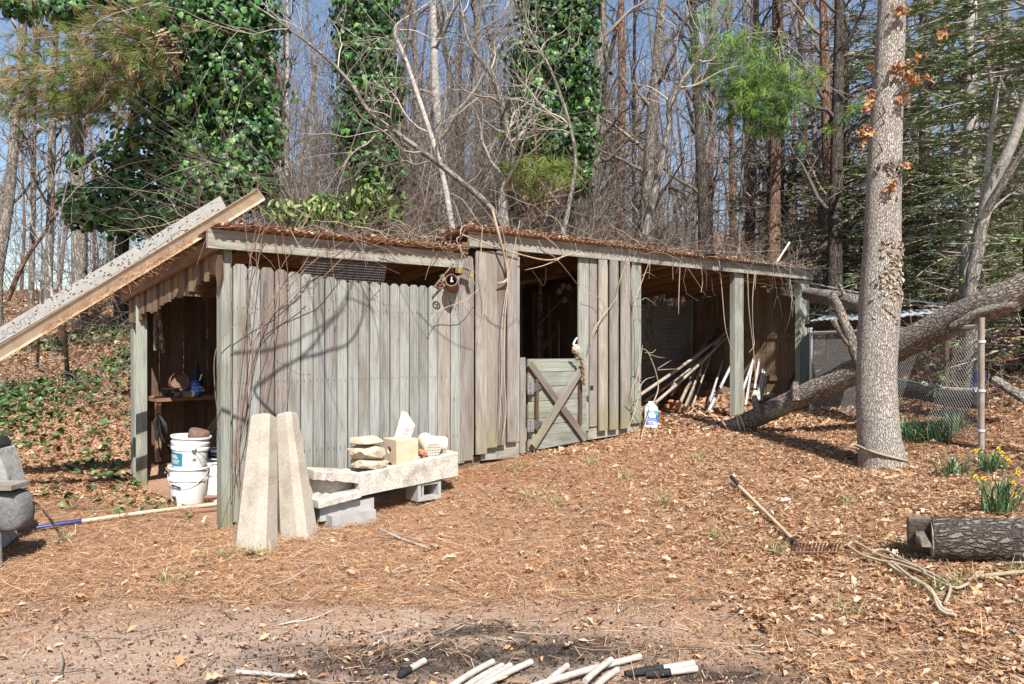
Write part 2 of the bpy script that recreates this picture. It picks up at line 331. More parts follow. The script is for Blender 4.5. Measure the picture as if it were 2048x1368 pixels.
def vcol(name, rough=0.8, spec=0.2, trans=0.0, backdark=1.0):
    m, nt, b = base(name, rough, spec); a = node(nt, 'ShaderNodeVertexColor', layer_name='Col'); setc(nt, b, a.outputs[0])
    if trans:
        t = node(nt, 'ShaderNodeBsdfTranslucent'); nt.links.new(a.outputs[0], t.inputs[0]); ms = node(nt, 'ShaderNodeMixShader', in_0=trans)
        nt.links.new(b.outputs[0], ms.inputs[1]); nt.links.new(t.outputs[0], ms.inputs[2]); nt.links.new(ms.outputs[0], nt.nodes['Material Output'].inputs[0])
    return m
M_LITTER = vcol('dry_leaf', 0.85, 0.15, 0.12)
M_IVY = vcol('ivy_leaf', 0.44, 0.38, 0.15)
M_NEEDLE = vcol('needle', 0.6, 0.3, 0.2)
M_STEM = vcol('bare_twig', 0.85, 0.15)
def bark(name, a, b_, dark, vs=(30, 8), rough=0.95, bd=0.02, bs=0.9, patch=None, pa=0.5, fine=60, crackw=0.16):
    """bark in the straightened space of the trunk: around, around, along"""
    m, nt, b = base(name, rough, 0.1); at = node(nt, 'ShaderNodeAttribute', attribute_name='bk').outputs['Vector']
    def mp(scl): q = node(nt, 'ShaderNodeMapping', in_0=at); q.inputs['Scale'].default_value = scl; return q.outputs[0]
    nz = node(nt, 'ShaderNodeTexNoise', in_Vector=mp((9, 9, 5)), in_Scale=1.0, in_Detail=4.0, in_Roughness=0.7)
    sc_ = node(nt, 'ShaderNodeVectorMath', operation='SCALE', in_0=nz.outputs[1]); sc_.inputs['Scale'].default_value = 2.8
    wv = node(nt, 'ShaderNodeVectorMath', operation='ADD', in_0=mp((vs[0], vs[0], vs[1])), in_1=sc_.outputs[0])
    vo = node(nt, 'ShaderNodeTexVoronoi', feature='DISTANCE_TO_EDGE', in_Vector=wv.outputs[0], in_Scale=1.0)
    n1 = noise(nt, mp((fine, fine, fine * .4)), 1.0, 5, 0.7); n2 = noise(nt, mp((4, 4, 2)), 1.0, 5, 0.65); n3 = noise(nt, mp((vs[0] * .8, vs[0] * .8, vs[1] * .5)), 1.0, 6, 0.7, 0.8)
    crack = mth(nt, 'MULTIPLY', ramp(nt, vo.outputs[0], [(0.0, 0.0), (crackw, 1.0)]), ramp(nt, n3, [(0.30, 0.25), (0.44, 1.0)]))
    c = mix(nt, ramp(nt, n1, [(0.3, 0.0), (0.7, 1.0)]), a, b_); c = mix(nt, crack, dark, c); c = mix(nt, mth(nt, 'MULTIPLY', ramp(nt, n2, [(0.45, 0.0), (0.7, 1.0)]), 0.35), c, dark)
    if patch: c = mix(nt, mth(nt, 'MULTIPLY', ramp(nt, n2, [(0.36, 1.0), (0.44, 0.0)]), pa), c, patch)
    setc(nt, b, c); bump(nt, b, mth(nt, 'ADD', crack, mth(nt, 'MULTIPLY', n1, 0.6)), bs, bd)
    return m
M_OAK = bark('oak_bark', (0.39, 0.35, 0.305), (0.53, 0.485, 0.43), (0.21, 0.17, 0.14), (60, 20), bd=0.012, bs=0.9, crackw=.16, fine=110)
M_LOG = bark('fallen_log_bark', (0.30, 0.255, 0.215), (0.44, 0.385, 0.335), (0.10, 0.075, 0.06), (38, 13), bd=0.015, crackw=.25, patch=(0.36, 0.37, 0.30), pa=0.55)
M_LOG2 = bark('cut_log_bark', (0.17, 0.14, 0.12), (0.29, 0.25, 0.22), (0.06, 0.046, 0.038), (34, 11), bd=0.022, bs=1.0, patch=(0.24, 0.205, 0.19), pa=.8, crackw=.26)
M_CUT2 = flecked('weathered_split_wood', (0.10, 0.08, 0.065), (0.22, 0.175, 0.135), 30, 0.95, 0.8, 0.012, (0.05, 0.04, 0.035), 0.6, 7)
M_CUT = flecked('sawn_end', (0.30, 0.235, 0.16), (0.40, 0.33, 0.24), 30, 0.9, 0.4, 0.006, (0.06, 0.05, 0.045), 0.75, 5)
M_GBARK = bark('grey_bark', (0.22, 0.195, 0.17), (0.34, 0.305, 0.27), (0.10, 0.085, 0.07), (24, 5), bd=0.012, patch=(0.17, 0.19, 0.11), pa=0.4)
M_PBARK = bark('pine_bark', (0.22, 0.13, 0.09), (0.34, 0.215, 0.155), (0.08, 0.05, 0.037), (18, 6), bd=0.02)
M_WBARK = bark('pale_bark', (0.38, 0.355, 0.325), (0.50, 0.475, 0.44), (0.27, 0.245, 0.215), (10, 12), bd=0.004, bs=0.3)
M_DBARK = bark('dark_bark', (0.09, 0.075, 0.062), (0.15, 0.125, 0.108), (0.04, 0.033, 0.027), (20, 5), bd=0.015)
# ground: pine straw, dust, char
def ground_mat():
    m, nt, b = base('forest_floor', 0.97, 0.05); tc = node(nt, 'ShaderNodeTexCoord'); v = tc.outputs['Object']
    n1 = noise(nt, v, 55, 6, 0.75); n2 = noise(nt, v, 9, 5, 0.65, 0.4); n3 = noise(nt, v, 1.3, 4, 0.6); nf = noise(nt, v, 240, 2, 0.6)
    straw = mix(nt, ramp(nt, n1, [(0.35, 0.0), (0.65, 1.0)]), (0.28, 0.155, 0.095), (0.50, 0.32, 0.205))
    dust = mix(nt, ramp(nt, n1, [(0.3, 0.0), (0.7, 1.0)]), (0.38, 0.265, 0.195), (0.56, 0.41, 0.315))
    chars = mix(nt, ramp(nt, n1, [(0.38, 0.0), (0.7, 1.0)]), (0.020, 0.018, 0.019), (0.12, 0.09, 0.075))
    def blob(cx, cy, rx, ry, soft, nz, amp):
        mp = node(nt, 'ShaderNodeMapping', in_0=v); mp.inputs['Location'].default_value = (-cx / rx, -cy / ry, 0); mp.inputs['Scale'].default_value = (1 / rx, 1 / ry, 0)
        ln = node(nt, 'ShaderNodeVectorMath', operation='LENGTH', in_0=mp.outputs[0]).outputs['Value']
        d = mth(nt, 'ADD', ln, mth(nt, 'MULTIPLY', mth(nt, 'SUBTRACT', nz, 0.5), amp)); return ramp(nt, d, [(1 - soft, 1.0), (1.0, 0.0)])
    c = mix(nt, blob(-1.0, 3.9, 2.9, 1.45, 0.5, n2, 1.2), straw, dust)
    c = mix(nt, blob(2.0, 3.7, 1.6, 0.7, 0.6, n2, 1.3), c, (0.24, 0.155, 0.105))
    for cx, cy, rx, ry, a in ((-0.55, 4.22, 1.05, 0.38, 1.5), (0.30, 4.35, 0.7, 0.28, 1.7), (-1.15, 3.85, 0.6, 0.2, 2.0), (1.0, 4.0, 0.5, 0.15, 2.0), (-0.2, 4.65, 0.5, 0.14, 2.2)):
        c = mix(nt, mth(nt, 'MULTIPLY', blob(cx, cy, rx, ry, 0.7, n2, a), 0.9), c, chars)
    red = blob(-0.2, 8.8, 1.2, 0.35, 0.5, n2, 0.8); c = mix(nt, mth(nt, 'MULTIPLY', red, 0.6), c, (0.30, 0.125, 0.065))
    c = mix(nt, mth(nt, 'MULTIPLY', ramp(nt, n3, [(0.5, 0.0), (0.75, 1.0)]), 0.3), c, (0.18, 0.105, 0.065))
    setc(nt, b, c); bump(nt, b, mth(nt, 'ADD', n1, mth(nt, 'ADD', mth(nt, 'MULTIPLY', nf, 0.5), n2)), 0.9, 0.02)
    return m
M_GROUND = ground_mat()
M_HILL = flecked('wooded_hill', (0.15, 0.115, 0.11), (0.24, 0.19, 0.175), 0.5, 1.0, 0.0, 0.1, (0.09, 0.10, 0.06), 0.5, 0.07)
# ------------------------------------------------------------------ ground
def _w(s, d, z): v = W(s, d, z); return (v.x, v.y, v.z)
CTRL = [(-3, 1, 0), (0, 1, 0), (3, 1, 0), (-7, 2, 0), (7, 2, .1), (-1, 4, 0), (1.5, 4, 0), (-2.5, 5, 0), (0, 5.5, 0), (4, 4, .12), (7, 5, .35),
        (-2.1, 6.4, -.01), (-1.3, 7.6, -.03), (-.4, 8.2, .07), (0, 6.5, .0), (0, 8.1, .10), (1.2, 8.0, .16), (1.5, 9.6, .3), _w(0, 0, .0), _w(1, 0, .05), _w(2.4, 0, .19), _w(3.5, 0, .297), _w(5.78, 0, .42), _w(8.27, 0, .45), _w(10.35, 0, .60),
        _w(6.5, 1.2, .47), _w(8.5, 1.2, .52), _w(10, 1.4, .65), _w(3, 2.3, .42), _w(6, 2.3, .52), _w(9, 2.3, .58), _w(1.0, 1.6, .10),
        (2.02, 5.83, .12), (2.02, 7.5, .26), (2.7, 5.4, .17), (3.88, 8.53, .35), (3.72, 6.25, .30), (4.4, 7.56, .42), (4.55, 9.04, .53), (6.5, 8, .75), (5.25, 9.2, .68), (6, 12, .95), (6.6, 15, 1.4), (8, 20, 2.0), (4.0, 11.0, .5),
        _w(0, 2.45, .20), _w(-.3, 1.2, .07), (-4.4, 7.9, .10), (-4.5, 6.75, .0), (-5.1, 9.0, .45), (-5.6, 10, .92), (-6, 11.5, 1.38), (-8.4, 15, 2.0), (-15, 25, 3.2), (-4.96, 10.3, 1.1), (-4.6, 9.4, .6), (-8, 9, 0.8), (-8, 6, .2),
        _w(1.5, 3.4, 1.2), _w(4, 3.6, 1.4), _w(6.5, 3.6, 1.6), _w(9, 3.6, 1.45), _w(2, 5, 2.0), _w(5, 5, 2.2), _w(8, 5, 2.2), _w(4, 9, 2.8), _w(8, 9, 2.9), (0, 25, 3.3), (12, 25, 3.0), (25, 30, 3.4), (-25, 12, 2.6), (14, 10, 1.7), (-20, 5, .8), (18, 4, 1.0), (0, 45, 3.6), (-40, 45, 3.4), (40, 45, 3.6)]
_c = np.array(CTRL, float)
def _phi(r2): return 0.5 * r2 * np.log(r2 + 1e-9)
def _fit():
    X = _c[:, :2]; n = len(X); A = np.zeros((n + 3, n + 3)); d2 = ((X[:, None] - X[None]) ** 2).sum(2); A[:n, :n] = _phi(d2) + np.eye(n) * 0.02
    A[:n, n] = 1; A[:n, n + 1:] = X; A[n:, :n] = A[:n, n:].T; return np.linalg.solve(A, np.concatenate([_c[:, 2], [0, 0, 0]]))
_wt = _fit()
def GZ(x, y):
    x = np.asarray(x, float); y = np.asarray(y, float); sh = np.broadcast(x, y).shape; xx = np.clip(np.broadcast_to(x, sh), -42, 42).ravel(); yy = np.clip(np.broadcast_to(y, sh), 0, 46).ravel(); out = np.empty(len(xx))
    for a in range(0, len(xx), 20000):
        q = np.stack([xx[a:a + 20000], yy[a:a + 20000]], 1); d2 = ((q[:, None] - _c[None, :, :2]) ** 2).sum(2); out[a:a + 20000] = _phi(d2) @ _wt[:-3] + _wt[-3] + q @ _wt[-2:]
    return out.reshape(sh)
def micro(x, y): return 0.018 * vnoise(x, y, 1.7, 1) + 0.009 * vnoise(x, y, 5, 2) + 0.006 * vnoise(x, y, 11, 3)
def gz(x, y): x, y = np.array([x]), np.array([y]); return float((GZ(x, y) + micro(x, y))[0])
def gp(px, py, it=8, lo=2.0, hi=60.0):
    """point of the ground under a photograph pixel"""
    Ys = np.concatenate([np.arange(2.5, 14, .05), np.arange(14, 60, .3)]); x = (px - 1024) / F * Ys; z = CAMZ - (py - 684) / F * Ys; g = GZ(x, Ys) + micro(x, Ys)
    k = int(np.argmax(z <= g)); return Vector((x[k], Ys[k], g[k]))
xs = np.concatenate([-np.geomspace(400, 9.2, 34), np.arange(-9, 9.01, 0.1), np.geomspace(9.2, 400, 34)])
ys = np.concatenate([[-60, -25, -10, -3, 0, 1.2], np.arange(2.0, 17.01, 0.1), np.geomspace(17.2, 600, 40)])
gx, gy = np.meshgrid(xs, ys)
gzv = GZ(gx, gy)
def vnoise(x, y, f, seed):
    g = np.random.default_rng(seed).uniform(-1, 1, (64, 64)); x = x * f; y = y * f; i = np.floor(x).astype(int); j = np.floor(y).astype(int); a = x - i; b = y - j; a = a * a * (3 - 2 * a); b = b * b * (3 - 2 * b)
    return (g[i % 64, j % 64] * (1 - a) + g[(i + 1) % 64, j % 64] * a) * (1 - b) + (g[i % 64, (j + 1) % 64] * (1 - a) + g[(i + 1) % 64, (j + 1) % 64] * a) * b
gzv = gzv + micro(gx, gy)
nx, ny = len(xs), len(ys)
i = (np.arange(ny - 1)[:, None] * nx + np.arange(nx - 1)[None]).ravel()
link('ground', new_mesh('ground', np.stack([gx, gy, gzv], 2).reshape(-1, 3), np.stack([i, i + 1, i + nx + 1, i + nx], 1), M_GROUND, None, True), kind='structure')
# far wooded hill
hx = np.linspace(-260, 260, 90); hy = np.linspace(95, 300, 22); hxx, hyy = np.meshgrid(hx, hy)
hz = np.minimum(1, (hyy - 95) / 110) * (20 + 7 * np.sin(hxx / 45 + .6) + 4 * np.sin(hxx / 17)) * (0.55 + 0.45 / (1 + np.exp(-(hxx + 10) / 25))) + 3 + vnoise(hxx + 300, hyy, .2, 5) * 1.6
i = (np.arange(21)[:, None] * 90 + np.arange(89)[None]).ravel()
link('hills', new_mesh('hills', np.stack([hxx, hyy, hz], 2).reshape(-1, 3), np.stack([i, i + 1, i + 91, i + 90], 1), M_HILL), kind='structure')
# ------------------------------------------------------------------ the shed
D = 2.42
shed = thing('shed', W(0, 0, 0), 'long weathered grey board shed with rusty corrugated roof', 'shed')
def roofz(s, d, hi): return (2.62 if hi == 0 else 2.86) - 0.155 * (d + 0.06) * (1.0 if hi == 0 else 0.75)
def corrugated(name, s0, s1, d0, d1, zf, mat, parent, per=0.086, amp=0.0095, axis='s', jag=0.0):
    n = int((s1 - s0) / per * 8); ss = np.linspace(s0, s1, n); dd = np.linspace(d0, d1, 5); V = []
    for k, d in enumerate(dd):
        for j, s in enumerate(ss):
            e = random.uniform(-jag, jag) if jag and k in (0, 4) else 0
            V.append(W(s, d + e, zf(s, d) + amp * math.sin(2 * math.pi * s / per)))
    i = (np.arange(4)[:, None] * n + np.arange(n - 1)[None]).ravel()
    o = link(name, new_mesh(name, np.array([tuple(v) for v in V]), np.stack([i, i + 1, i + n + 1, i + n], 1), mat, None, True), parent)
    md = o.modifiers.new('thickness', 'SOLIDIFY'); md.thickness = 0.002; md.offset = -1
    return o
roof1 = link('roof', None, shed, Matrix.Translation(W(0, 0, 2.6)))
for k, (a, b) in enumerate(((-0.18, 0.62), (0.60, 1.50), (1.48, 2.62))):
    corrugated('roof_sheet', a, b, -0.16, D + 0.28, lambda s, d, k=k: roofz(s, d, 0) + 0.003 * k, M_RUST, roof1, jag=0.006)
roof2 = link('roof', None, shed, Matrix.Translation(W(6, 0, 2.8)))
for k, (a, b) in enumerate(((2.68, 3.6), (3.58, 4.6), (4.58, 5.75), (5.72, 6.9), (6.88, 8.05), (8.03, 9.2), (9.18, 10.62))):
    corrugated('roof_sheet', a, b, -0.16, D + 0.25, lambda s, d, k=k: roofz(s, d, 1) + 0.004 + 0.003 * (k % 3) + max(0, k - 4) * .004, M_RUST if k < 5 else M_GALV, roof2, jag=0.006)
# fascias (front face 4 cm proud of the posts)
def wboard(name, s0, z0, s1, z1, w, t, d, mat, **k): return board(name, W(s0, d, z0), W(s1, d, z1), w, t, NF, mat, shed, **k)
wboard('fascia', -0.20, 2.522, 2.63, 2.517, 0.165, 0.04, -0.065, M_FASC)
wboard('fascia', 2.72, 2.765, 5.80, 2.782, 0.165, 0.04, -0.067, M_FASC)
wboard('fascia', 5.815, 2.772, 10.52, 2.79, 0.15, 0.04, -0.062, M_FASC)
wboard('fascia_block', 2.635, 2.66, 2.715, 2.66, 0.13, 0.035, -0.045, M_ENDW)
# end rafter, siding strip of cut shingle-like boards, end fascia on the left gable
def endboard(name, d0, z0, d1, z1, w, t, s, mat): return board(name, W(s, d0, z0), W(s, d1, z1), w, t, Vector((-ES[0], -ES[1], 0)), mat, shed)
endboard('end_rafter', -0.03, 2.51, D + 0.12, 2.13, 0.13, 0.04, -0.10, M_RAFT)
for k in range(26):
    d = 0.06 + k * 0.093; zt = 2.44 - 0.155 * d; endboard('gable_board', d, zt - random.uniform(.17, .25), d, zt + .03, 0.089, 0.018, -0.045 - .004 * (k % 2), M_ENDW if k % 4 else M_DARKW)
for k in range(9):           # rafters below the sheets
    s = (0.15, 0.75, 1.35, 1.95, 2.55)[k] if k < 5 else (3.3, 4.3, 5.3, 5.9)[k - 5]; hi = 0 if k < 5 else 1
    board('rafter', W(s, -0.02, roofz(s, 0, hi) - .085), W(s, D, roofz(s, D, hi) - .085), 0.10, 0.04, Vector((-ES[0], -ES[1], 0)), M_RAFT, shed)
for k in range(7):
    s = 6.5 + k * 0.62; board('rafter', W(s, -0.02, roofz(s, 0, 1) - .085), W(s, D, roofz(s, D, 1) - .085), 0.10, 0.04, Vector((-ES[0], -ES[1], 0)), M_RAFT, shed)
for d in (0.5, 1.15, 1.8):
    for a, b, hi in ((-.1, 2.6, 0), (2.75, 10.5, 1)): board('purlin', W(a, d, roofz(a, d, hi) - .025), W(b, d, roofz(b, d, hi) - .025), 0.07, 0.025, NF, M_RAFT, shed)
# posts
def post(px0, px1, zt, zb=None, d=0.0, dep=0.09, mat=M_POST, dz=0):
    s0, s1 = S(px0), S(px1); v = W((s0 + s1) / 2, d, 0); zb = gz(v.x, v.y) - 0.12 if zb is None else zb
    return board('post', W((s0 + s1) / 2, d, zb), W((s0 + s1) / 2, d, zt), s1 - s0, dep, NF, mat, shed)
post(441, 459, 2.32, -0.02, -0.02, 0.10)
board('post', W(0.02, 0.055, -0.02), W(0.02, 0.055, 2.50), 0.09, 0.08, NF, M_POST, shed)
post(1481 - 11, 1481 + 6, 2.70, None, 0.0, 0.09); post(1600, 1619, 2.70, None, 0.0, 0.09)
for s in (0.03, 2.6, 5.85, 8.27, 10.4): v = W(s, D, 0); board('post', W(s, D - .05, min(gz(v.x, v.y), .4) - .15), W(s, D - .05, roofz(s, D, 0 if s < 2.7 else 1) - .06), 0.10, 0.09, NF, M_POST, shed)
v0 = W(0.03, D - .16, 0); board('post', W(-.02, D - .30, .05), W(-.02, D - .30, 2.12), 0.11, 0.05, Vector((-ES[0], -ES[1], 0)) * .5 + NF, M_POST, shed)
# pickets: edges read along the fence
PE = [237, 345, 440, 545, 640, 735, 825, 912, 1000, 1080, 1158, 1238, 1315, 1388, 1458, 1530, 1600, 1668, 1735, 1830, 1900]
PT = [395, 413, 420, 435, 452, 468, 480, 490, 510, 515, 520, 530, 535, 540, 542, 548, 552, 555, 575, 590]
for k in range(20):
    a, b = 400 + PE[k] / 3.657, 400 + PE[k + 1] / 3.657; s0, s1 = S(a), S(b); sm = (s0 + s1) / 2; zt = ZW((a + b) / 2, 420 + PT[k] / 3.657)
    zb = 0.02 + 0.075 * sm + max(0, sm - 1.6) * 0.12 + random.uniform(-.02, .02)
    t = random.uniform(-.004, .004); off = -0.005 * (k % 2) - random.uniform(0, .004)
    board('picket', W(sm + t, off, zb), W(sm - t, off, zt), s1 - s0 - 0.013, 0.018, NF, M_PURP if k in (2, 3) else (M_BATT if k in (18,) else M_PICK), shed, ear=0.03)
wboard('picket', S(922), 0.30, S(921), 2.36, 0.085, 0.018, -.006, M_PURP)
for z in (0.55, 1.25, 1.95): wboard('rail', 0.06, z, 2.6, z + .06, 0.085, 0.035, 0.05, M_DARKW)
# board-on-board section left of the door
def pxboard(x0, x1, yt, yb, off, mat, ear=0.0, t=0.02, name='siding_board'):
    s0, s1 = S(x0), S(x1); xm = (x0 + x1) / 2; return board(name, W((s0 + s1) / 2 + random.uniform(-.006, .006), off, ZW(xm, yb)), W((s0 + s1) / 2, off, ZW(xm, yt)), s1 - s0, t, NF, mat, shed, ear=ear)
pxboard(920, 945, 511, 921, -.012, M_PURP, .03); pxboard(933, 949, 530, 911, .012, M_PICK)
pxboard(945, 966, 502, 907, -.065, M_BATT, .025); pxboard(958, 972, 520, 900, -.008, M_PURP); pxboard(966, 987, 504, 894, -.065, M_BATT, .025)
pxboard(980, 992, 520, 893, -.008, M_DARKW); pxboard(986, 1003, 503, 889, -.067, M_PURP, .02); pxboard(998, 1014, 520, 887, -.006, M_BATT); pxboard(1008, 1028, 500, 882, -.065, M_PURP); pxboard(1017, 1038, 506, 884, -.012, M_POST)
wboard('skirt_board', S(962), ZW(962, 906), S(1042), ZW(1042, 899), 0.17, 0.03, -.004, M_FASC)
wboard('skirt_board', S(918), ZW(918, 931), S(962), ZW(962, 920), 0.10, 0.03, .02, M_DARKW)
# right of the door: wide jamb, then boards
pxboard(1156, 1176, 514, 862, -.012, M_POST, name='door_jamb'); pxboard(1174, 1180, 512, 858, .0, M_DARKW)
for x0, x1, yt, yb, o, m in ((1178, 1193, 516, 853, -.014, M_PURP), (1191, 1207, 520, 860, -.065, M_BATT), (1204, 1216, 524, 857, -.010, M_BATT), (1213, 1229, 520, 858, -.065, M_BATT), (1226, 1238, 526, 857, -.008, M_DARKW), (1235, 1252, 520, 856, -.065, M_BATT), (1248, 1260, 527, 850, -.010, M_PURP), (1260, 1278, 521, 846, -.036, M_POST)): pxboard(x0, x1, yt, yb, o, m)
board('post', W(S(1272), .03, .3), W(S(1272), .03, 2.7), .10, .09, NF, M_POST, shed)
wboard('skirt_board', S(1176), ZW(1176, 868), S(1279), ZW(1279, 853), 0.15, 0.03, .004, M_FASC)
# half door: planks, X brace, posts, hinges
door = link('door', None, shed, Matrix.Translation(WP(1046, 903)))
def dplank(y0a, y1a, y0b, y1b, mat=M_POST):
    a0, a1 = ZW(1055, y1a), ZW(1055, y0a); b0, b1 = ZW(1171, y1b), ZW(1171, y0b); sa, sb = S(1055), S(1171)
    g = .006; m = MB().add([W(sa, -.015, a0 + g), W(sb, -.015, b0 + g), W(sb, -.015, b1), W(sa, -.015, a1), W(sa, .015, a0 + g), W(sb, .015, b0 + g), W(sb, .015, b1), W(sa, .015, a1)], [(0, 1, 2, 3), (7, 6, 5, 4), (0, 4, 5, 1), (1, 5, 6, 2), (2, 6, 7, 3), (3, 7, 4, 0)])
    Mx = wallM(sa, 0, a0); R90 = Matrix.Rotation(R_(90), 4, 'Y'); Mx = Mx @ R90; inv = Mx.inverted(); me = new_mesh('door_plank', [inv @ Vector(v) for v in m.v], m.f, mat); link('door_plank', me, door, Mx)
for q in ((718, 745, 717, 742), (745, 776, 742, 768), (776, 804, 768, 796), (804, 838, 796, 828), (838, 854, 828, 840), (854, 903, 840, 882)): dplank(*q)
def dbar(x0, y0, x1, y1, w, off, mat, name='brace', t=.035): return board(name, WP(x0, y0, off), WP(x1, y1, off), w, t, NF, mat, door, rough=.004)
dbar(1061, 727, 1172, 879, .085, -.060, M_PURP); dbar(1068, 893, 1168, 733, .085, -.096, M_BATT)
dbar(1075, 862, 1075, 758, .05, -.05, M_DARKW, 'batten'); dbar(1162, 850, 1162, 760, .05, -.05, M_DARKW, 'batten')
dbar(1046, 906, 1046, 715, .085, -.03, M_PURP, 'hinge_post', .05)
for y in (775, 850):
    h = MB().box((0, 0, 0), (.10, .012, .15)); hb = h.build('hinge', M_GALV, door, wallM(S(1051), -.088, ZW(1051, y)))
    MB().add([(.05, 0, .06), (.05, 0, -.06), (.24, .04, -.02), (.24, .04, .03)], [(0, 1, 2, 3), (3, 2, 1, 0)]).build('hinge_strap', M_GALV, hb, wallM(S(1051), -.075, ZW(1051, y)))
    for dz in (-.05, 0, .05): MB().box((0, -.01, dz), (.014, .012, .014)).build('bolt', M_WIRE, hb, wallM(S(1049), -.088, ZW(1049, y)))
dbar(1160, 718, 1160, 705, .14, -.03, M_POST, 'latch_block', .03)
# nails in the pickets
m = MB()
for k in range(20):
    a, b = S(400 + PE[k] / 3.657), S(400 + PE[k + 1] / 3.657)
    for z in (.62, .60, 1.27, 1.94):
        for q in (.28, .72): m.box(W(a + (b - a) * q, -.0125, z + random.uniform(-.006, .006)), (.006, .006, .006))
m.build('nails', M_WIRE, shed, kind='stuff')
# hardware-cloth grille in the gap under the roof
GT = (RW @ Matrix.Rotation(.274, 4, 'X')).to_3x3(); m = MB(); s0, s1 = S(603), S(769); z0, z1 = 2.16, 2.555
for k in range(43): s = s0 + (s1 - s0) * k / 42; m.box(W(s, -.018, (z0 + z1) / 2), (.0035, .0035, z1 - z0), GT)
for k in range(17): z = z0 + (z1 - z0) * k / 16; m.box(W((s0 + s1) / 2, -.022 - (z - (z0 + z1) / 2) * .28, z), (s1 - s0, .0035, .005), RW.to_3x3())
m.build('wire_grille', M_WIRE, shed, kind='stuff')
# back wall: planks left, corrugated panel, planks right; right end wall
s = 0.0; k = 0
while s < 5.85:
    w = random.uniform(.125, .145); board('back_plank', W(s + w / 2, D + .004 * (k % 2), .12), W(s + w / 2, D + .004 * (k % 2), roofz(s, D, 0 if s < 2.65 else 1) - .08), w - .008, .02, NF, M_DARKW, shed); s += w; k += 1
bk0, bk1 = S(1262, D), S(1388, D)
n = 240; V = []
for zi in range(n):
    z = 0.52 + (2.34 - .52) * zi / (n - 1); amp = .012 * math.sin(2 * math.pi * z / .076)
    for t in range(6): V.append(W(5.86 + (bk1 - 5.86) * t / 5, D - .03 + amp, z - .03 * t / 5 * (1 if z > 1.5 else 0)))
i = (np.arange(n - 1)[:, None] * 6 + np.arange(5)[None]).ravel()
link('corrugated_panel', new_mesh('corrugated_panel', np.array([tuple(v) for v in V]), np.stack([i, i + 1, i + 7, i + 6], 1), M_GALV, None, True), shed)
board('panel_rail', W(5.86, D - .05, 1.35), W(bk1, D - .05, 1.33), .05, .02, NF, M_GALV, shed)
s = bk1 + .01
while s < 10.4:
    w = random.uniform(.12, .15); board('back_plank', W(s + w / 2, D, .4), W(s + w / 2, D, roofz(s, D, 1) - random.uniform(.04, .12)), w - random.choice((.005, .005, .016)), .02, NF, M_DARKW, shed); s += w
d = 0.08
while d < D - .1:
    w = random.uniform(.13, .17); board('end_plank', W(10.42, d + w / 2, .45), W(10.42, d + w / 2, roofz(10.4, d, 1) - random.uniform(.10, .42 if d < .7 else .14)), w - .006, .02, Vector((-ES[0], -ES[1], 0)), M_ENDW, shed); d += w
for z in (.98, 1.74): board('end_rail', W(10.395, .05, z), W(10.395, D - .05, z), .09, .03, Vector((-ES[0], -ES[1], 0)), M_ENDW, shed)
# partition between the left store and the middle room, between the middle room and the open bay
for s, hi in ((2.62, 0), (5.83, 1)):
    d = .12
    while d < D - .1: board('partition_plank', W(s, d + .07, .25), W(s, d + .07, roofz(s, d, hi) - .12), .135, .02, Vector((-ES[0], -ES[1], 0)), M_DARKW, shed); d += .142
# shelf in the left store
zsh = CAMZ - (793 - 684) / F * (OY + ED[1] * 2.02 + ES[1] * S(375, 2.02))
sa, sb = S(312, 2.02), S(312, 2.02) + 1.3
board('shelf', W(sa, 2.0, zsh - .02), W(sb, 2.0, zsh - .02), .045, .40, NF, M_RAFT, shed)
board('shelf_bracket', W(sa + .03, 2.02, .35), W(sa + .03, 2.02, zsh - .04), .05, .05, NF, M_RAFT, shed)
# ------------------------------------------------------------------ helpers for small things
import bmesh
def hull(name, pts, mat, parent=None, M=None, sub=0, amp=0.0, **props):
    bm = bmesh.new()
    for p in pts: bm.verts.new(p)
    r = bmesh.ops.convex_hull(bm, input=bm.verts)
    for v in [v for v in bm.verts if not v.link_faces]: bm.verts.remove(v)
    me = bpy.data.meshes.new(name); bm.to_mesh(me); bm.free(); me.materials.append(mat)
    return link(name, me, parent, M, **props)
def rock(name, c, size, mat, seed, rz=0, n=34, box=3.0, tilt=(0, 0)):
    r = np.random.default_rng(seed); q = r.normal(0, 1, (n, 3)); q /= (np.abs(q) ** box).sum(1, keepdims=True) ** (1 / box); q *= np.array(size) / 2 * r.uniform(.86, 1.0, (n, 1))
    M = Matrix.Translation(Vector(c)) @ Matrix.Rotation(rz, 4, 'Z') @ Matrix.Rotation(tilt[0], 4, 'X') @ Matrix.Rotation(tilt[1], 4, 'Y')
    return hull(name, [tuple(p) for p in q], mat, None, M)
def rod(name, a, b, r, mat, parent=None, seg=8, r2=None, bend=0.0, n=2, **props):
    a, b = Vector(a), Vector(b); M, L = frame(a, b, (0.3, -1, 0.1)); m = MB(); r2 = r if r2 is None else r2
    n = max(n, 5) if bend else n
    pts = [Vector((bend * math.sin(math.pi * k / (n - 1)), 0, L * k / (n - 1))) for k in range(n)]
    m.tube(pts, [r + (r2 - r) * k / (n - 1) for k in range(n)], seg); o = m.build(name, mat, parent, M, **props); smooth_angle(o, 50)
    return o
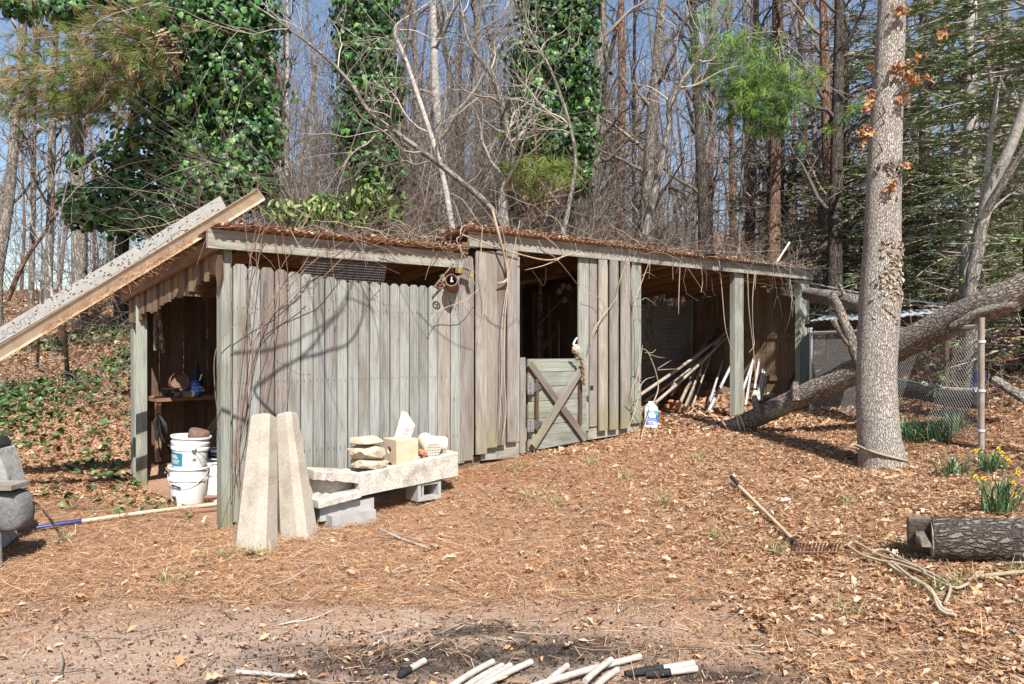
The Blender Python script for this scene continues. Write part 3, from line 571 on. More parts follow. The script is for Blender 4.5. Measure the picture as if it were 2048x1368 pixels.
def curve_tube(name, pts, r, mat, parent=None, seg=6, sub=6, jit=0.0, **props):
    """smooth tube through points (Catmull-Rom)"""
    p = [Vector(q) for q in pts]; p = [p[0] * 2 - p[1]] + p + [p[-1] * 2 - p[-2]]; out = []; rr = []
    rs = r if isinstance(r, (list, tuple)) else [r] * len(pts)
    for i in range(1, len(p) - 2):
        for k in range(sub):
            t = k / sub; a, b, c_, d_ = p[i - 1], p[i], p[i + 1], p[i + 2]
            out.append(0.5 * ((2 * b) + (c_ - a) * t + (2 * a - 5 * b + 4 * c_ - d_) * t * t + (3 * b - a - 3 * c_ + d_) * t ** 3)); rr.append(rs[i - 1] * (1 - t) + rs[i] * t)
    out.append(p[-2]); rr.append(rs[-1]); M = Matrix.Translation(Vector(pts[0])); m = MB().tube([q - Vector(pts[0]) for q in out], rr, seg, True, jit)
    return smooth_angle(m.build(name, mat, parent, M, **props), 60)
def text(name, body, size, M, mat, parent, ext=0.0004):
    cu = bpy.data.curves.new(name, 'FONT'); cu.body = body; cu.size = size; cu.extrude = ext; cu.align_x = 'CENTER'; cu.align_y = 'CENTER'; cu.materials.append(mat)
    tmp = bpy.data.objects.new('tmp_text', cu); C.objects.link(tmp); me = bpy.data.meshes.new_from_object(tmp.evaluated_get(bpy.context.evaluated_depsgraph_get())); bpy.data.objects.remove(tmp); bpy.data.curves.remove(cu)
    if not me.materials: me.materials.append(mat)
    return link(name, me, parent, M)
def wbox(m, s0, s1, d0, d1, z0, z1): return m.box(W((s0 + s1) / 2, (d0 + d1) / 2, (z0 + z1) / 2), (s1 - s0, d1 - d0, z1 - z0), RW.to_3x3())
def on(px, py, Y): return P(px, py, Y)
# ------------------------------------------------------------------ two channels leaning on the roof corner
def channel(name, a, b, w, fl, mat, label, rot, inner):
    t = thing(name, b, label, 'channel', 'metal channels propped on the roof')
    M, L = frame(a, b, (0.0, -1, rot)); m = MB(); q = .004
    if inner == 'flat':
        m.box((0, 0, L / 2), (w, q, L)); m.box((-w / 2, fl / 2, L / 2), (q, fl, L)); m.box((w / 2, fl / 2, L / 2), (q, fl, L))
    else:
        prof = [(-w * .5, -.012), (-w * .5, 0), (w * .17, .055), (w * .5, .0), (w * .5, .006), (w * .17, .061), (-w * .5 - .004, .006), (-w * .5 - .004, -.012)]; nP = len(prof); m.add([(x, y, z) for z in (0, L) for x, y in prof], [(k, (k + 1) % nP, nP + (k + 1) % nP, nP + k) for k in range(nP)] + [tuple(range(nP)), tuple(range(2 * nP - 1, nP - 1, -1))])
    m.build('web', mat, t, M); return t, M, L
t, M, L = channel('metal_channel', P(-330, 868, 7.35), P(447, 404, 7.42), .138, .035, M_CHAN, 'pale lettered metal channel with black lichen propped over the shed roof', .3, 'flat')
for k in range(26):
    z = L - 3.35 + k * .13; MB().lathe([(.0, .006), (.006, .004), (.007, 0)], 8, Matrix.Rotation(R_(90), 3, 'X'), (.045 * (-1) ** k, -.002, z)).build('rivet', M_WIRE, t, M)
for k in range(150):
    z = L - abs(random.gauss(1.15, .55)) if k < 120 else L - random.uniform(.2, 3); r = random.uniform(.003, .012)
    if 0 < z < L - .05: hull('lichen_spot', [(r * random.uniform(.5, 1) * math.cos(a), -.004 if j else -.002, r * 1.4 * random.uniform(.5, 1) * math.sin(a)) for j in (0, 1) for a in (0, 1, 2.1, 3.2, 4.2, 5.3)], M_LICH, t, M @ Matrix.Translation((random.uniform(-.066, .066), 0, z)))
pt = P(14, 641, 7.37); zt = (M.inverted() @ pt).z
text('lettering', 'ALSOUTH', .105, M @ Matrix.Translation((.012, -.0035, zt)) @ Matrix(((0, -1, 0, 0), (0, 0, -1, 0), (1, 0, 0, 0), (0, 0, 0, 1))), M_INK, t)
t, M, L = channel('metal_channel', P(-330, 908, 7.15), P(523, 389, 7.22), .115, .075, M_CHAN2, 'tan stained open channel lying below the lettered one on the roof', .0, 'open')
nn = 900; zz = rng.uniform(L - 2.3, L - .75, nn); loc = np.stack([rng.uniform(.0, .05, nn), rng.uniform(.0, .055, nn), zz], 1); Mn = np.array(M)
pos = loc @ Mn[:3, :3].T + Mn[:3, 3]; scatter('pine_straw', NEED_T, NEED_F, pos, rot_along(rng.normal(0, 1, (nn, 3)) + np.array([[1., .2, .4]]), rng.normal(0, 1, (nn, 3))), np.stack([np.full(nn, .003), rng.uniform(.05, .11, nn), np.ones(nn)], 1), palette([(.42, .22, .11), (.5, .30, .16)], nn), M_LITTER, kind='stuff', label='orange pine straw caught in the tan channel', category='pine straw')
# ------------------------------------------------------------------ left store
BK = P(375, 1004, 8.1); BK.z = gz(BK.x, BK.y)
def bucket(loc, h, rb, rt, label, tilt=0.0, ribs=2, mat=M_PLASW, group=None):
    t = thing('bucket', loc, label, 'bucket', group); M = Matrix.Translation(Vector(loc)) @ Matrix.Rotation(tilt, 4, 'Y')
    q = lambda z: rb + (rt - rb) * z / h; e = .009
    prof = [(0, 0), (rb * .96, 0), (rb, .01), (q(h - .135), h - .135)]
    for k in range(ribs): z = h - .13 + k * .055; prof += [(q(z) + e, z), (q(z + .02) + e, z + .022), (q(z + .03), z + .03)]
    prof += [(rt, h - .018), (rt + .012, h - .016), (rt + .012, h), (rt - .004, h), (rt - .006, h - .03), (rb - .006, .02), (0, .018)]
    smooth_angle(MB().lathe(prof, 40).build('body', mat, t, M), 35); return t, M
t1, M1 = bucket(BK, .36, .160, .185, 'lower white plastic bucket with rusty stain and wire handle', R_(2), 1, group='stacked white buckets')
hp = [M1 @ Vector((.19 * math.cos(a), .19 * math.sin(a), .315 - .14 * math.sin(math.pi * k / 12))) for k in range(13) for a in [math.pi * (1.0 + k / 12)]]
curve_tube('wire_handle', hp, .003, M_STEEL, t1, 5, 3); rod('grip', hp[4], hp[6], .009, M_BLACK, t1)
UB = BK + Vector((.012, 0, .30)); t2, M2 = bucket(UB, .36, .155, .18, 'upper white plastic bucket with teal printed label nested in the lower one', R_(4), 2, group='stacked white buckets')
def wrap(name, M, a0, a1, z0, z1, r0, r1, mat, parent, n=8):
    m = MB()
    for k in range(n):
        b0, b1 = a0 + (a1 - a0) * k / n, a0 + (a1 - a0) * (k + 1) / n
        m.add([(r0 * math.cos(b0), r0 * math.sin(b0), z0), (r0 * math.cos(b1), r0 * math.sin(b1), z0), (r1 * math.cos(b1), r1 * math.sin(b1), z1), (r1 * math.cos(b0), r1 * math.sin(b0), z1)], [(0, 1, 2, 3)])
    return m.build(name, mat, parent, M)
a0, a1 = R_(205), R_(268); q = lambda z: .155 + .025 * z / .36 + .0015
lb = wrap('label', M2, a0, a1, .075, .205, q(.075), q(.205), M_TEAL, t2)
for z, w, b in ((.175, .62, .006), (.162, .70, .006), (.149, .74, .006), (.132, .85, .003), (.124, .80, .003), (.116, .85, .003), (.108, .7, .003), (.098, .8, .003)): wrap('print_line', M2, a0 + .08, a0 + .08 + (a1 - a0) * w * .9, z, z + b, q(z) + .001, q(z) + .001, M_PAINTW, lb)
wrap('print_mark', M2, R_(300), R_(312), .13, .16, q(.13), q(.16), M_INK, t2)
rod('bail_ear', M2 @ Vector((.10, -.155, .265)), M2 @ Vector((.10, -.185, .27)), .022, M_PLASW, t2)
curve_tube('wire_handle', [M2 @ Vector(v) for v in ((.10, -.185, .265), (.17, -.15, .2), (.22, -.05, .12), (.21, .08, .1))], .003, M_WIRE, t2, 5, 4)
o = MB().lathe([(0, .085), (.09, .085), (.10, .07), (.102, .0), (.095, -.01), (0, -.01)], 24).build('rusty_tin', M_IRON, None, M2 @ Matrix.Translation((.06, .02, .335)) @ Matrix.Rotation(R_(12), 4, 'Y')); smooth_angle(o); tag(o, 'round rusty brown tin sitting in the upper bucket', 'tin')
LB = P(437, 999, 8.35); LB.z = gz(LB.x, LB.y); t3, M3 = bucket(LB, .40, .15, .17, 'grey white bucket of black hose half hidden behind the corner post', R_(-3), 1)
for k in range(3): o = curve_tube('garden_hose', [M3 @ Vector((.11 * math.cos(a), .11 * math.sin(a) * (.8 + .2 * k), .40 + .03 * k + .06 * math.sin(a * .5))) for a in np.linspace(0, 6.0, 9)], .013, M_BLACK if k != 1 else M_DBLUE, t3, 8, 4)
# fan rake hanging
t = thing('fan_rake', W(.38, 1.9, .6), 'bamboo fan rake standing behind the buckets', 'rake'); apex = WP(462, 795, 1.9)
for k in range(12):
    x = 392 + k * 6.4; rod('tine', apex + Vector((random.uniform(-.01, .01), 0, 0)), WP(x, 903 - abs(k - 6) * 2, 1.85), .004, M_PVC2, t, 5)
rod('crossbar', WP(405, 866, 1.84), WP(462, 866, 1.84), .006, M_RAFT, t, 6); rod('handle', apex, apex + Vector((.25, .12, .9)), .013, M_RAFT, t)
# sticks, loppers, paddle
o = curve_tube('wooden_stick', [P(314, 600, 8.75), P(311, 640, 8.76), P(312, 700, 8.8)], [.028, .024, .027], M_GBARK, None, 8, 4); tag(o, 'stout barked stick standing inside the left corner post', 'stick')
o = curve_tube('wooden_stick', [P(303, 597, 8.7), P(318, 630, 8.72), P(327, 705, 8.75)], [.03, .026, .024], M_PBARK, None, 8, 4); tag(o, 'forked reddish branch hung inside the left corner post', 'stick')
t = thing('loppers', P(320, 850, 8.7), 'black loppers hanging under the end of the shelf', 'loppers')
curve_tube('blade', [P(318, 828, 8.72), P(309, 845, 8.7), P(312, 868, 8.7)], [.012, .022, .004], M_BLACK, t, 6, 4); curve_tube('blade', [P(318, 830, 8.7), P(330, 850, 8.7), P(335, 872, 8.7)], [.012, .026, .006], M_BLACK, t, 6, 4)
curve_tube('handle', [P(318, 838, 8.72), P(322, 870, 8.75), P(340, 905, 8.8)], .012, M_BLACK, t, 6, 4); curve_tube('handle', [P(320, 838, 8.72), P(316, 880, 8.78), P(322, 915, 8.8)], .012, M_BLACK, t, 6, 4)
M, _ = frame(P(437, 572, 7.12), P(437, 512, 7.12), (-.3, -1, 0)); o = MB().prism([(-.012, 0), (.012, 0), (.03, .10), (.03, .20), (.014, .24), (.014, .27), (-.014, .27), (-.014, .24), (-.03, .20), (-.03, .10)], .03).build('wooden_paddle', M_DARKW, None, M); tag(o, 'brown pointed wooden paddle hanging at the corner of the shed', 'paddle')
# things on the shelf
SD = 1.86; zs = zsh + .006
def sh(px, d=SD): return S(px, d)
def shM(px, d=SD, z=0.0): return Matrix.Translation(W(sh(px, d), d, zs + z)) @ RW
t = thing('paint_can', W(sh(391), SD, zs), 'blue labelled can standing on the shelf', 'can'); M = shM(391); smooth_angle(MB().lathe([(0, 0), (.055, 0), (.058, .006), (.057, .165), (.06, .168), (.06, .175), (.05, .175), (.05, .168), (0, .168)], 28).build('body', M_DBLUE, t, M))
wrap('label', M, R_(180), R_(360), .02, .15, .0585, .0585, M_LBLUE, t, 14)
for b, z in (('POLYWIL', .098), ('OUTDOOR', .066)): text('lettering', b, .030, Matrix.Translation(W(sh(391), SD - .061, zs + z)) @ RW @ Matrix.Rotation(R_(90), 4, 'X'), M_PAINTW, t)
o = rod('paint_stick', W(sh(396), SD - .02, zs + .14), W(sh(402), SD - .02, zs + .24), .008, M_PAINTW, t)
o = MB().lathe([(0, 0), (.062, 0), (.064, .01), (.064, .20), (.05, .25), (.025, .28), (.025, .335), (.03, .336), (.03, .36), (0, .36)], 24).build('spray_bottle', M_BLACK, None, shM(393, SD + .14)); smooth_angle(o); tag(o, 'tall black bottle behind the blue can on the shelf', 'bottle')
M = shM(371, SD - .03, .037) @ Matrix.Rotation(R_(90), 4, 'Y') @ Matrix.Rotation(R_(-8), 4, 'X'); t = thing('paper_roll', W(sh(371), SD, zs), 'grey roll with a pale band lying on the shelf', 'roll')
smooth_angle(MB().lathe([(0, -.14), (.036, -.14), (.036, .09), (.037, .09), (.037, .15), (.014, .15), (.012, .10)], 24).build('body', M_GALV, t, M)); smooth_angle(MB().lathe([(.0372, .055), (.0382, .055), (.0382, .085), (.0372, .085)], 24).build('band', M_PAINTW, t, M))
o = MB().lathe([(0, -.02), (.10, -.02), (.105, -.01), (.105, .05), (.10, .05), (.098, .0), (0, .0)], 26).build('rusty_pan', M_IRON, None, shM(357, SD + .04, .15) @ Matrix.Rotation(R_(68), 4, 'X')); smooth_angle(o); tag(o, 'round rusty pan propped upright on the shelf', 'pan')
t = thing('hand_plane', W(sh(345), SD - .03, zs), 'small black and tan tool lying near the shelf end', 'tool'); M = shM(345, SD - .05, .03)
MB().box((0, 0, 0), (.19, .05, .05)).box((.04, 0, .04), (.05, .04, .05)).box((-.05, 0, .035), (.03, .03, .04)).build('body', M_BLACK, t, M); MB().box((.02, 0, .07), (.24, .05, .012)).build('blade', M_RAFT, t, M)
o = hull('wood_scrap', [(random.uniform(-.09, .09), random.uniform(-.04, .04), random.uniform(0, .035)) for _ in range(16)], M_RAFT, None, shM(322, SD - .05, .0)); tag(o, 'pale splintered wood scrap on the left end of the shelf', 'wood scrap')
# pipes on the ground by the left corner
def ground_rod(name, pxs, r, mat, parent=None, lift=1.0, **k):
    pts = [gp(x, y) + Vector((0, 0, r * lift + .012)) for x, y in pxs]; return curve_tube(name, pts, r, mat, parent, 8, 4, **k)
t = thing('long_pole', gp(250, 1042), 'long cream pole with blue taped end lying before the left store', 'pole')
ground_rod('shaft', ((163, 1051), (300, 1034), (452, 1014)), .019, M_PVC2, t); ground_rod('taped_grip', ((72, 1064), (120, 1057), (163, 1051)), .021, M_DBLUE, t)
for k in range(3): c0 = gp(243 + 9 * k, 1041 - k) + Vector((0, 0, .03)); curve_tube('wire_wrap', [c0 + Vector((.01 * math.sin(a * 2), .028 * math.cos(a), .028 * math.sin(a))) for a in np.linspace(0, 6.1, 8)], .003, M_RUST, t, 4, 3)
o = ground_rod('red_pipe', ((366, 1007), (460, 1001)), .022, M_REDP, None, 1.3); tag(o, 'red brown pipe lying at the foot of the buckets', 'pipe')
o = ground_rod('thin_rod', ((385, 1031), (460, 1022)), .009, M_REDP); tag(o, 'thin rusty rod beside the cream pole at the corner post', 'rod')
o = MB().lathe([(0, 0), (.028, 0), (.03, .05), (.012, .06), (.012, .07), (0, .07)], 14).build('plastic_fitting', M_PLASW, None, Matrix.Translation(gp(359, 1016) + Vector((0, 0, .01))) @ Matrix.Rotation(.5, 4, 'Y')); smooth_angle(o); tag(o, 'small white plastic cap on the ground before the buckets', 'cap')
# ------------------------------------------------------------------ felt-covered bench and mossy stone at the picture's left edge
BY = 5.95
t = thing('covered_bench', P(-60, 1140, BY), 'low bench under grey felt with a timber board on top', 'bench')
pts = []
for k in range(14):
    u = k / 13; x = -560 + u * 592; r = 1 - max(0, (u - .93) / .07) ** 2 * .2
    pts.append((x, r))
V = []; Fa = []; ns = 12
for x, r in pts:
    for j in range(ns):
        a = 2 * math.pi * j / ns; ca, sa_ = math.cos(a), math.sin(a); y = .15 * r * math.copysign(abs(ca) ** .5, ca); z = .165 * r * math.copysign(abs(sa_) ** .6, sa_) + random.uniform(-.016, .016)
        c0 = P(x, 1030, BY); V.append((c0.x + random.uniform(-.012, .012), BY + .2 + y, c0.z + z - (.03 if sa_ < 0 and x > 30 else 0)))
for k in range(13):
    for j in range(ns): Fa.append((k * ns + j, k * ns + (j + 1) % ns, (k + 1) * ns + (j + 1) % ns, (k + 1) * ns + j))
Fa.append(tuple(13 * ns + j for j in range(ns)))
o = link('felt_cover', new_mesh('felt_cover', V, Fa, M_TARP, None, True), t); o.modifiers.new('s', 'SUBSURF').render_levels = 2
board('top_board', P(-500, 966, BY + .15), P(42, 966, BY + .15), .24, .035, (0, 0, 1), M_BATT, t)
for x in (-8, -420): a = P(x, 1150, BY + .1); rod('leg', (a.x, a.y, -.03), (a.x, a.y, .30), .045, M_MOSSY, t, 8, .03)
MBs = [(-.34, 0), (.13, 0), (.16, .05), (.11, .25), (.07, .38), (-.02, .43), (-.22, .45), (-.36, .33)]
o = hull('standing_stone', [(x, y + random.uniform(-.03, .03), z) for x, z in MBs for y in (-.11, .13)], M_MOSSY, None, Matrix.Translation(P(-5, 992, 6.5))); tag(o, 'lichened grey stone with moss standing behind the felt bench', 'stone')
st = o; hull('dark_cap', [(x, y, z) for x, y, z in ((-.2, -.1, .0), (.07, -.1, .0), (.06, .1, .0), (-.2, .1, 0), (-.1, -.08, .08), (.03, -.08, .06), (.03, .08, .06), (-.1, .08, .08))], M_BLACK, st, Matrix.Translation(P(-5, 992, 6.5) + Vector((0, 0, .41))))
MB().add([(0, 0, 0)], []) ; sup = P(-5, 992, 6.5); o = rock('low_stone', (sup.x - .12, sup.y + .02, sup.z / 2), (.5, .4, sup.z + .12), M_MOSSY, 5); tag(o, 'low grey stone under the standing stone by the felt bench', 'stone')
o = curve_tube('brown_stick', [P(-20, 960, 6.0), P(70, 1005, 6.2), P(128, 1078, 6.45)], [.006, .009, .012], M_PBARK, None, 6, 5); tag(o, 'dark brown stick leaning from the felt bench to the ground', 'stick')
# ------------------------------------------------------------------ concrete pillars
def pillar(base_c, top_c, wb, wt, rz, label):
    base_c, top_c = Vector(base_c), Vector(top_c); M, L = frame(base_c, top_c, (math.sin(rz), -math.cos(rz), 0)); V = []; Fa = []
    for w, z in ((wb, -.05), (wb * .5 + wt * .5, L * .5), (wt, L - .025), (wt * .9, L)):
        h = w / 2; c_ = w * .22
        for x, y in ((-h + c_, -h), (h - c_, -h), (h, -h + c_), (h, h - c_), (h - c_, h), (-h + c_, h), (-h, h - c_), (-h, -h + c_)): V.append((x, y, z))
    for k in range(3):
        for j in range(8): Fa.append((k * 8 + j, k * 8 + (j + 1) % 8, k * 8 + 8 + (j + 1) % 8, k * 8 + 8 + j))
    Fa.append(tuple(24 + j for j in range(8))); Fa.append(tuple(range(7, -1, -1)))
    o = link('concrete_pillar', new_mesh('concrete_pillar', V, Fa, M_CONC), None, M); return tag(o, label, 'pillar', 'tapered concrete pillars leaning on the fence')
pillar(P(511, 1097, 6.60), P(527, 834, 7.05), .30, .20, R_(72), 'wider tapered concrete pillar leaning near the corner post')
pillar(P(597, 1072, 7.05), P(573, 828, 7.34), .29, .165, R_(70), 'narrower tapered concrete pillar leaning between its twin and the trough')
# ------------------------------------------------------------------ trough on blocks
TD0, TD1 = -.55, -.20
t = thing('concrete_trough', W(1.6, -.4, .2), 'stained concrete trough section with stepped end resting on cinder blocks', 'trough')
def tz(px, py): return ZW(px, py, TD0)
sL, sM, sR = S(630, TD0), S(719, TD0), S(916, TD0); bl, bm_, br = tz(630, 1015), tz(719, 993), tz(916, 951); tl, tm, tr = tz(630, 955), tz(719, 948), tz(916, 904)
def slab(name, q0, q1, d0, d1, parent, mat=M_TROUGH, nseg=1, jag=.0):
    """q = (s, z_low, z_high) at each end"""
    V = []; n = 10; Fa = []
    for k in range(n + 1):
        u = k / n; s = q0[0] * (1 - u) + q1[0] * u; a = q0[1] * (1 - u) + q1[1] * u; b = q0[2] * (1 - u) + q1[2] * u; j = lambda: random.uniform(-jag, jag); e = .014
        V += [W(s, d0 + j(), a + j()), W(s, d0 + j(), b - e + j()), W(s, d0 + e + j(), b + j()), W(s, d1, b), W(s, d1, a)]
    for k in range(n):
        for i_ in range(5): Fa.append((k * 5 + i_, k * 5 + 5 + i_, k * 5 + 5 + (i_ + 1) % 5, k * 5 + (i_ + 1) % 5))
    Fa += [(0, 1, 2, 3, 4), tuple(n * 5 + i_ for i_ in (4, 3, 2, 1, 0))]
    return link(name, new_mesh(name, V, Fa, mat), parent)
wt_ = .075
slab('front_wall', (sM, bm_, tm), (sR, br, tr), TD0, TD0 + wt_, t, jag=.005); slab('back_wall', (sM, bm_, tm), (sR, br, tr), TD1 - wt_, TD1, t); slab('floor', (sM, bm_ - .001, bm_ + .07), (sR - .001, br - .001, br + .07), TD0 + wt_, TD1 - wt_, t)
slab('end_wall', (sR - .07, br, tr - .005), (sR + .003, br, tr + .004), TD0 + wt_, TD1 - wt_, t); slab('step_top', (sL, tl - .02, tl + .06), (sM, tm - .085, tm + .012), TD0 + .02, TD1, t, jag=.006)
slab('step_back', (sL, bl, tl + .0), (sM, bm_, tm - .08), TD0 + .13, TD1 - .003, t); slab('step_lip', (sL + .02, bl - .01, bl + .055), (sM - .002, bm_ - .005, bm_ + .062), TD0 - .03, TD0 + .131, t, jag=.004)
slab('fill', (sM + .02, bm_ + .06, tm - .02), (S(845, TD0), tz(845, 965) + .03, tz(845, 920) - .02), TD0 + wt_ + .002, TD1 - wt_ - .002, t)
def cinder(px0, px1, py0, py1, d0, label, holes=True):
    s0, s1 = S(px0, d0), S(px1, d0); z1 = ZW((px0 + px1) / 2, py0, d0); z0 = ZW((px0 + px1) / 2, py1, d0) - .03; t = thing('cinder_block', W((s0 + s1) / 2, d0, z0), label, 'block', 'cinder blocks under the trough'); m = MB(); w = .035; dd = .20
    wbox(m, s0, s1, d0, d0 + dd, z1 - w, z1); wbox(m, s0, s1, d0, d0 + dd, z0, z0 + w); wbox(m, s0, s0 + w, d0, d0 + dd, z0 + w, z1 - w); wbox(m, s1 - w, s1, d0, d0 + dd, z0 + w, z1 - w)
    if not holes: wbox(m, s0 + w, s1 - w, d0, d0 + w, z0 + w, z1 - w)
    else: wbox(m, s0 + w * 1.6, s0 + w * 2.2, d0 + .01, d0 + dd, z0 + w, z1 - w)
    m.build('shell', M_CINDER, t); return t
cinder(836, 882, 962, 994, TD0 + .02, 'hollow cinder block holding up the right end of the trough')
cinder(640, 748, 1003, 1028, TD0 + .04, 'grey cinder block on its side below the stepped end', False); cinder(664, 752, 1026, 1045, TD0 - .06, 'flat grey cinder block lowest under the stepped end', False)
# stones on the trough
def tp(px, py, d=-.40): return WP(px, py, d)
AZ = math.atan2(ES[1], ES[0])
o = rock('flat_stone', tp(740, 926), (.36, .30, .10), M_STONE, 21, AZ - .1, 44, 6, (.0, .06)); tag(o, 'brown edged flat stone lowest in the trough stack', 'stone', 'stones stacked on the trough')
o = rock('flat_stone', tp(735, 904), (.33, .27, .135), M_STONE, 28, AZ + .1, 40, 7); tag(o, 'thick grey stone in the middle of the trough stack', 'stone', 'stones stacked on the trough')
o = rock('flat_stone', tp(732, 881), (.29, .24, .07), M_STONE2, 23, AZ + .05, 40, 7, (.05, -.03)); tag(o, 'thin cream stone on top of the trough stack', 'stone', 'stones stacked on the trough')
t = thing('stone_block', tp(801, 922), 'square tan stone block with a hole in one face', 'block'); bw = .245
M = Matrix.Translation(tp(802, 900)) @ Matrix.Rotation(AZ - R_(4), 4, 'Z'); h = bw / 2; V = []; Fa = []
m = MB(); V = [(x * h, y * h, z * h * .95) for z in (-1, 1) for y in (-1, 1) for x in (-1, 1)]; m.add(V, [(0, 2, 3, 1), (4, 5, 7, 6), (0, 1, 5, 4), (2, 6, 7, 3), (1, 3, 7, 5)])
ring = [(-h, .034 * math.cos(a) + .02, .03 * math.sin(a) + .01) for a in np.linspace(0, 2 * math.pi, 12, endpoint=False)]; cor = [(-h, -h, -h * .95), (-h, h, -h * .95), (-h, h, h * .95), (-h, -h, h * .95)]
b0 = len(m.v); m.v += cor + ring + [(-h + .10, y, z) for _, y, z in ring]
idx = lambda k: b0 + 4 + k % 12
for k in range(12):
    a = (k + .5) / 12 * 2 * math.pi; c_ = 2 if a < math.pi / 2 else (3 if a < math.pi else (0 if a < 1.5 * math.pi else 1)); m.f.append((idx(k), idx(k + 1), b0 + c_)); m.f.append((idx(k), idx(k + 1), idx(k + 1) + 12, idx(k) + 12))
for k, (a, b) in zip((3, 6, 9, 0), ((2, 3), (3, 0), (0, 1), (1, 2))): m.f.append((idx(k), b0 + a, b0 + b))
m.f.append(tuple(idx(k) + 12 for k in range(12))); o = m.build('body', M_STONE2, t, M); bq = bmesh.new(); bq.from_mesh(o.data); bmesh.ops.remove_doubles(bq, verts=bq.verts, dist=.0005); bmesh.ops.recalc_face_normals(bq, faces=bq.faces); bq.to_mesh(o.data); bq.free(); bv = o.modifiers.new('b', 'BEVEL'); bv.width = .006; bv.segments = 2; bv.limit_method = 'ANGLE'
o = hull('pointed_rock', [(-.10, -.05, -.12), (.06, -.06, -.13), (.10, .05, -.12), (-.08, .06, -.12), (.115, -.04, .02), (.11, .04, .03), (.03, -.03, .15), (.045, .03, .145), (-.01, .0, .16), (.07, .0, .09), (-.06, -.055, -.06), (.02, -.075, -.02)], M_QUARTZ, None, Matrix.Translation(tp(806, 855)) @ Matrix.Rotation(AZ - .5, 4, 'Z')); tag(o, 'pinkish pointed rock standing on the square block', 'rock')
t = thing('stone_core', tp(858, 905), 'round core with a grid drawn on its flat end', 'core'); M, L = frame(tp(849, 880, -.18), tp(866, 900, -.50), (0, 0, 1)); smooth_angle(MB().lathe([(0, 0), (.078, 0), (.082, .01), (.082, L - .006), (.078, L), (0, L)], 28).build('body', M_CORE, t, M))
for k in (-2, -1, 0, 1, 2): w = 2 * math.sqrt(.076 ** 2 - (k * .027) ** 2); MB().box((k * .027, 0, L + .0015), (.0035, w, .001)).build('grid_line', M_INK, t, M); MB().box((0, k * .027, L + .0025), (w, .0035, .001)).build('grid_line', M_INK, t, M)
t = thing('stone_core', tp(875, 890), 'plain cream core lying behind the gridded one', 'core'); M, L = frame(tp(846, 886, -.26), tp(892, 889, -.36), (0, 0, 1)); smooth_angle(MB().lathe([(0, 0), (.075, 0), (.08, .01), (.08, L - .008), (.074, L), (0, L)], 28).build('body', M_CORE, t, M))
for x, y, s_, rz, l in ((845, 905, (.11, .10, .07), .3, 'red brick lump between the square block and the gridded core'), (789, 928, (.10, .08, .05), .8, 'small red brick piece at the foot of the square block'), (848, 912, (.08, .06, .05), 1.2, 'little orange brick chip below the gridded core')): o = rock('brick_lump', tp(x, y, -.44), s_, M_BRICK, int(x), rz, 26, 5); tag(o, l, 'brick')
# ------------------------------------------------------------------ clamp tool hung on the fence, chain and pulley by the door
t = thing('pipe_clamp', WP(897, 560, -.1), 'rusty clamp with hand wheel and yellow blocks hung over the fence', 'clamp'); dd = -.10
rod('bar', WP(868, 574, dd), WP(907, 528, dd), .010, M_IRON, t)
M, L = frame(WP(905, 575, .02), WP(903, 560, -.20), (0, 0, 1)); m = MB()
m.lathe([(.066, 0), (.07, .005), (.07, L), (.058, L), (.058, .01)], 20); smooth_angle(m.build('clamp_ring', M_IRON, t, M)); MB().box((0, 0, L * .8), (.03, .014, .02)).box((.0, -.03, L * .9), (.012, .08, .012)).build('jaw_screw', M_STEEL, t, M)
wheel = WP(880, 570, -.17); wl = thing_part = link('hand_wheel', None, t, Matrix.Translation(wheel)); wm = Matrix.Translation(wheel) @ RW; curve_tube('rim', [wm @ Vector((.048 * math.cos(a), 0, .034 * math.sin(a))) for a in np.linspace(0, 2 * math.pi, 13)], .008, M_IRON, wl, 6, 3)
for a in (.5, 2.6, 4.7): rod('spoke', wheel, wm @ Vector((.046 * math.cos(a), 0, .032 * math.sin(a))), .006, M_IRON, wl, 5)
MB().box((0, 0, 0), (.06, .05, .05)).build('yellow_block', M_YELL, t, wallM(S(903), -.13, ZW(903, 543))); MB().box((0, 0, 0), (.05, .05, .03)).build('yellow_block', M_YELL, t, wallM(S(926), -.13, ZW(926, 553)))
MB().box((0, 0, 0), (.12, .02, .05)).build('blue_plate', M_GALV, t, wallM(S(920), -.10, ZW(920, 544)) @ Matrix.Rotation(.25, 4, 'Y')); m = MB()
for k in range(4): m.box((-.05 + k * .033, -.014, 0), (.006, .006, .05))
m.box((0, -.014, .024), (.12, .006, .006)).build('plate_ribs', M_BLACK, t, wallM(S(920), -.10, ZW(920, 544)) @ Matrix.Rotation(.25, 4, 'Y'))
board('bracket', WP(884, 550, -.02), WP(905, 600, -.02), .05, .02, NF, M_BATT, t)
t = thing('pulley', WP(1146, 697, -.05), 'pale pulley block hanging beside the doorway', 'pulley'); smooth_angle(MB().lathe([(0, -.02), (.05, -.02), (.055, -.01), (.055, .01), (.05, .02), (0, .02)], 20, Matrix.Rotation(R_(90), 3, 'X')).build('wheel', M_STONE, t, wallM(S(1146), -.05, ZW(1146, 697)))); curve_tube('hook', [WP(1146, 690, -.05), WP(1150, 681, -.05), WP(1154, 676, -.04)], .012, M_STEEL, t, 6, 4)
t = thing('door_chain', WP(1160, 720, -.1), 'rusty chain hanging down the latch side of the half door', 'chain')
cp = [(1146, 702), (1153, 708), (1160, 716), (1163, 726), (1166, 737), (1167, 748), (1167, 759), (1168, 768)]; k0 = 0
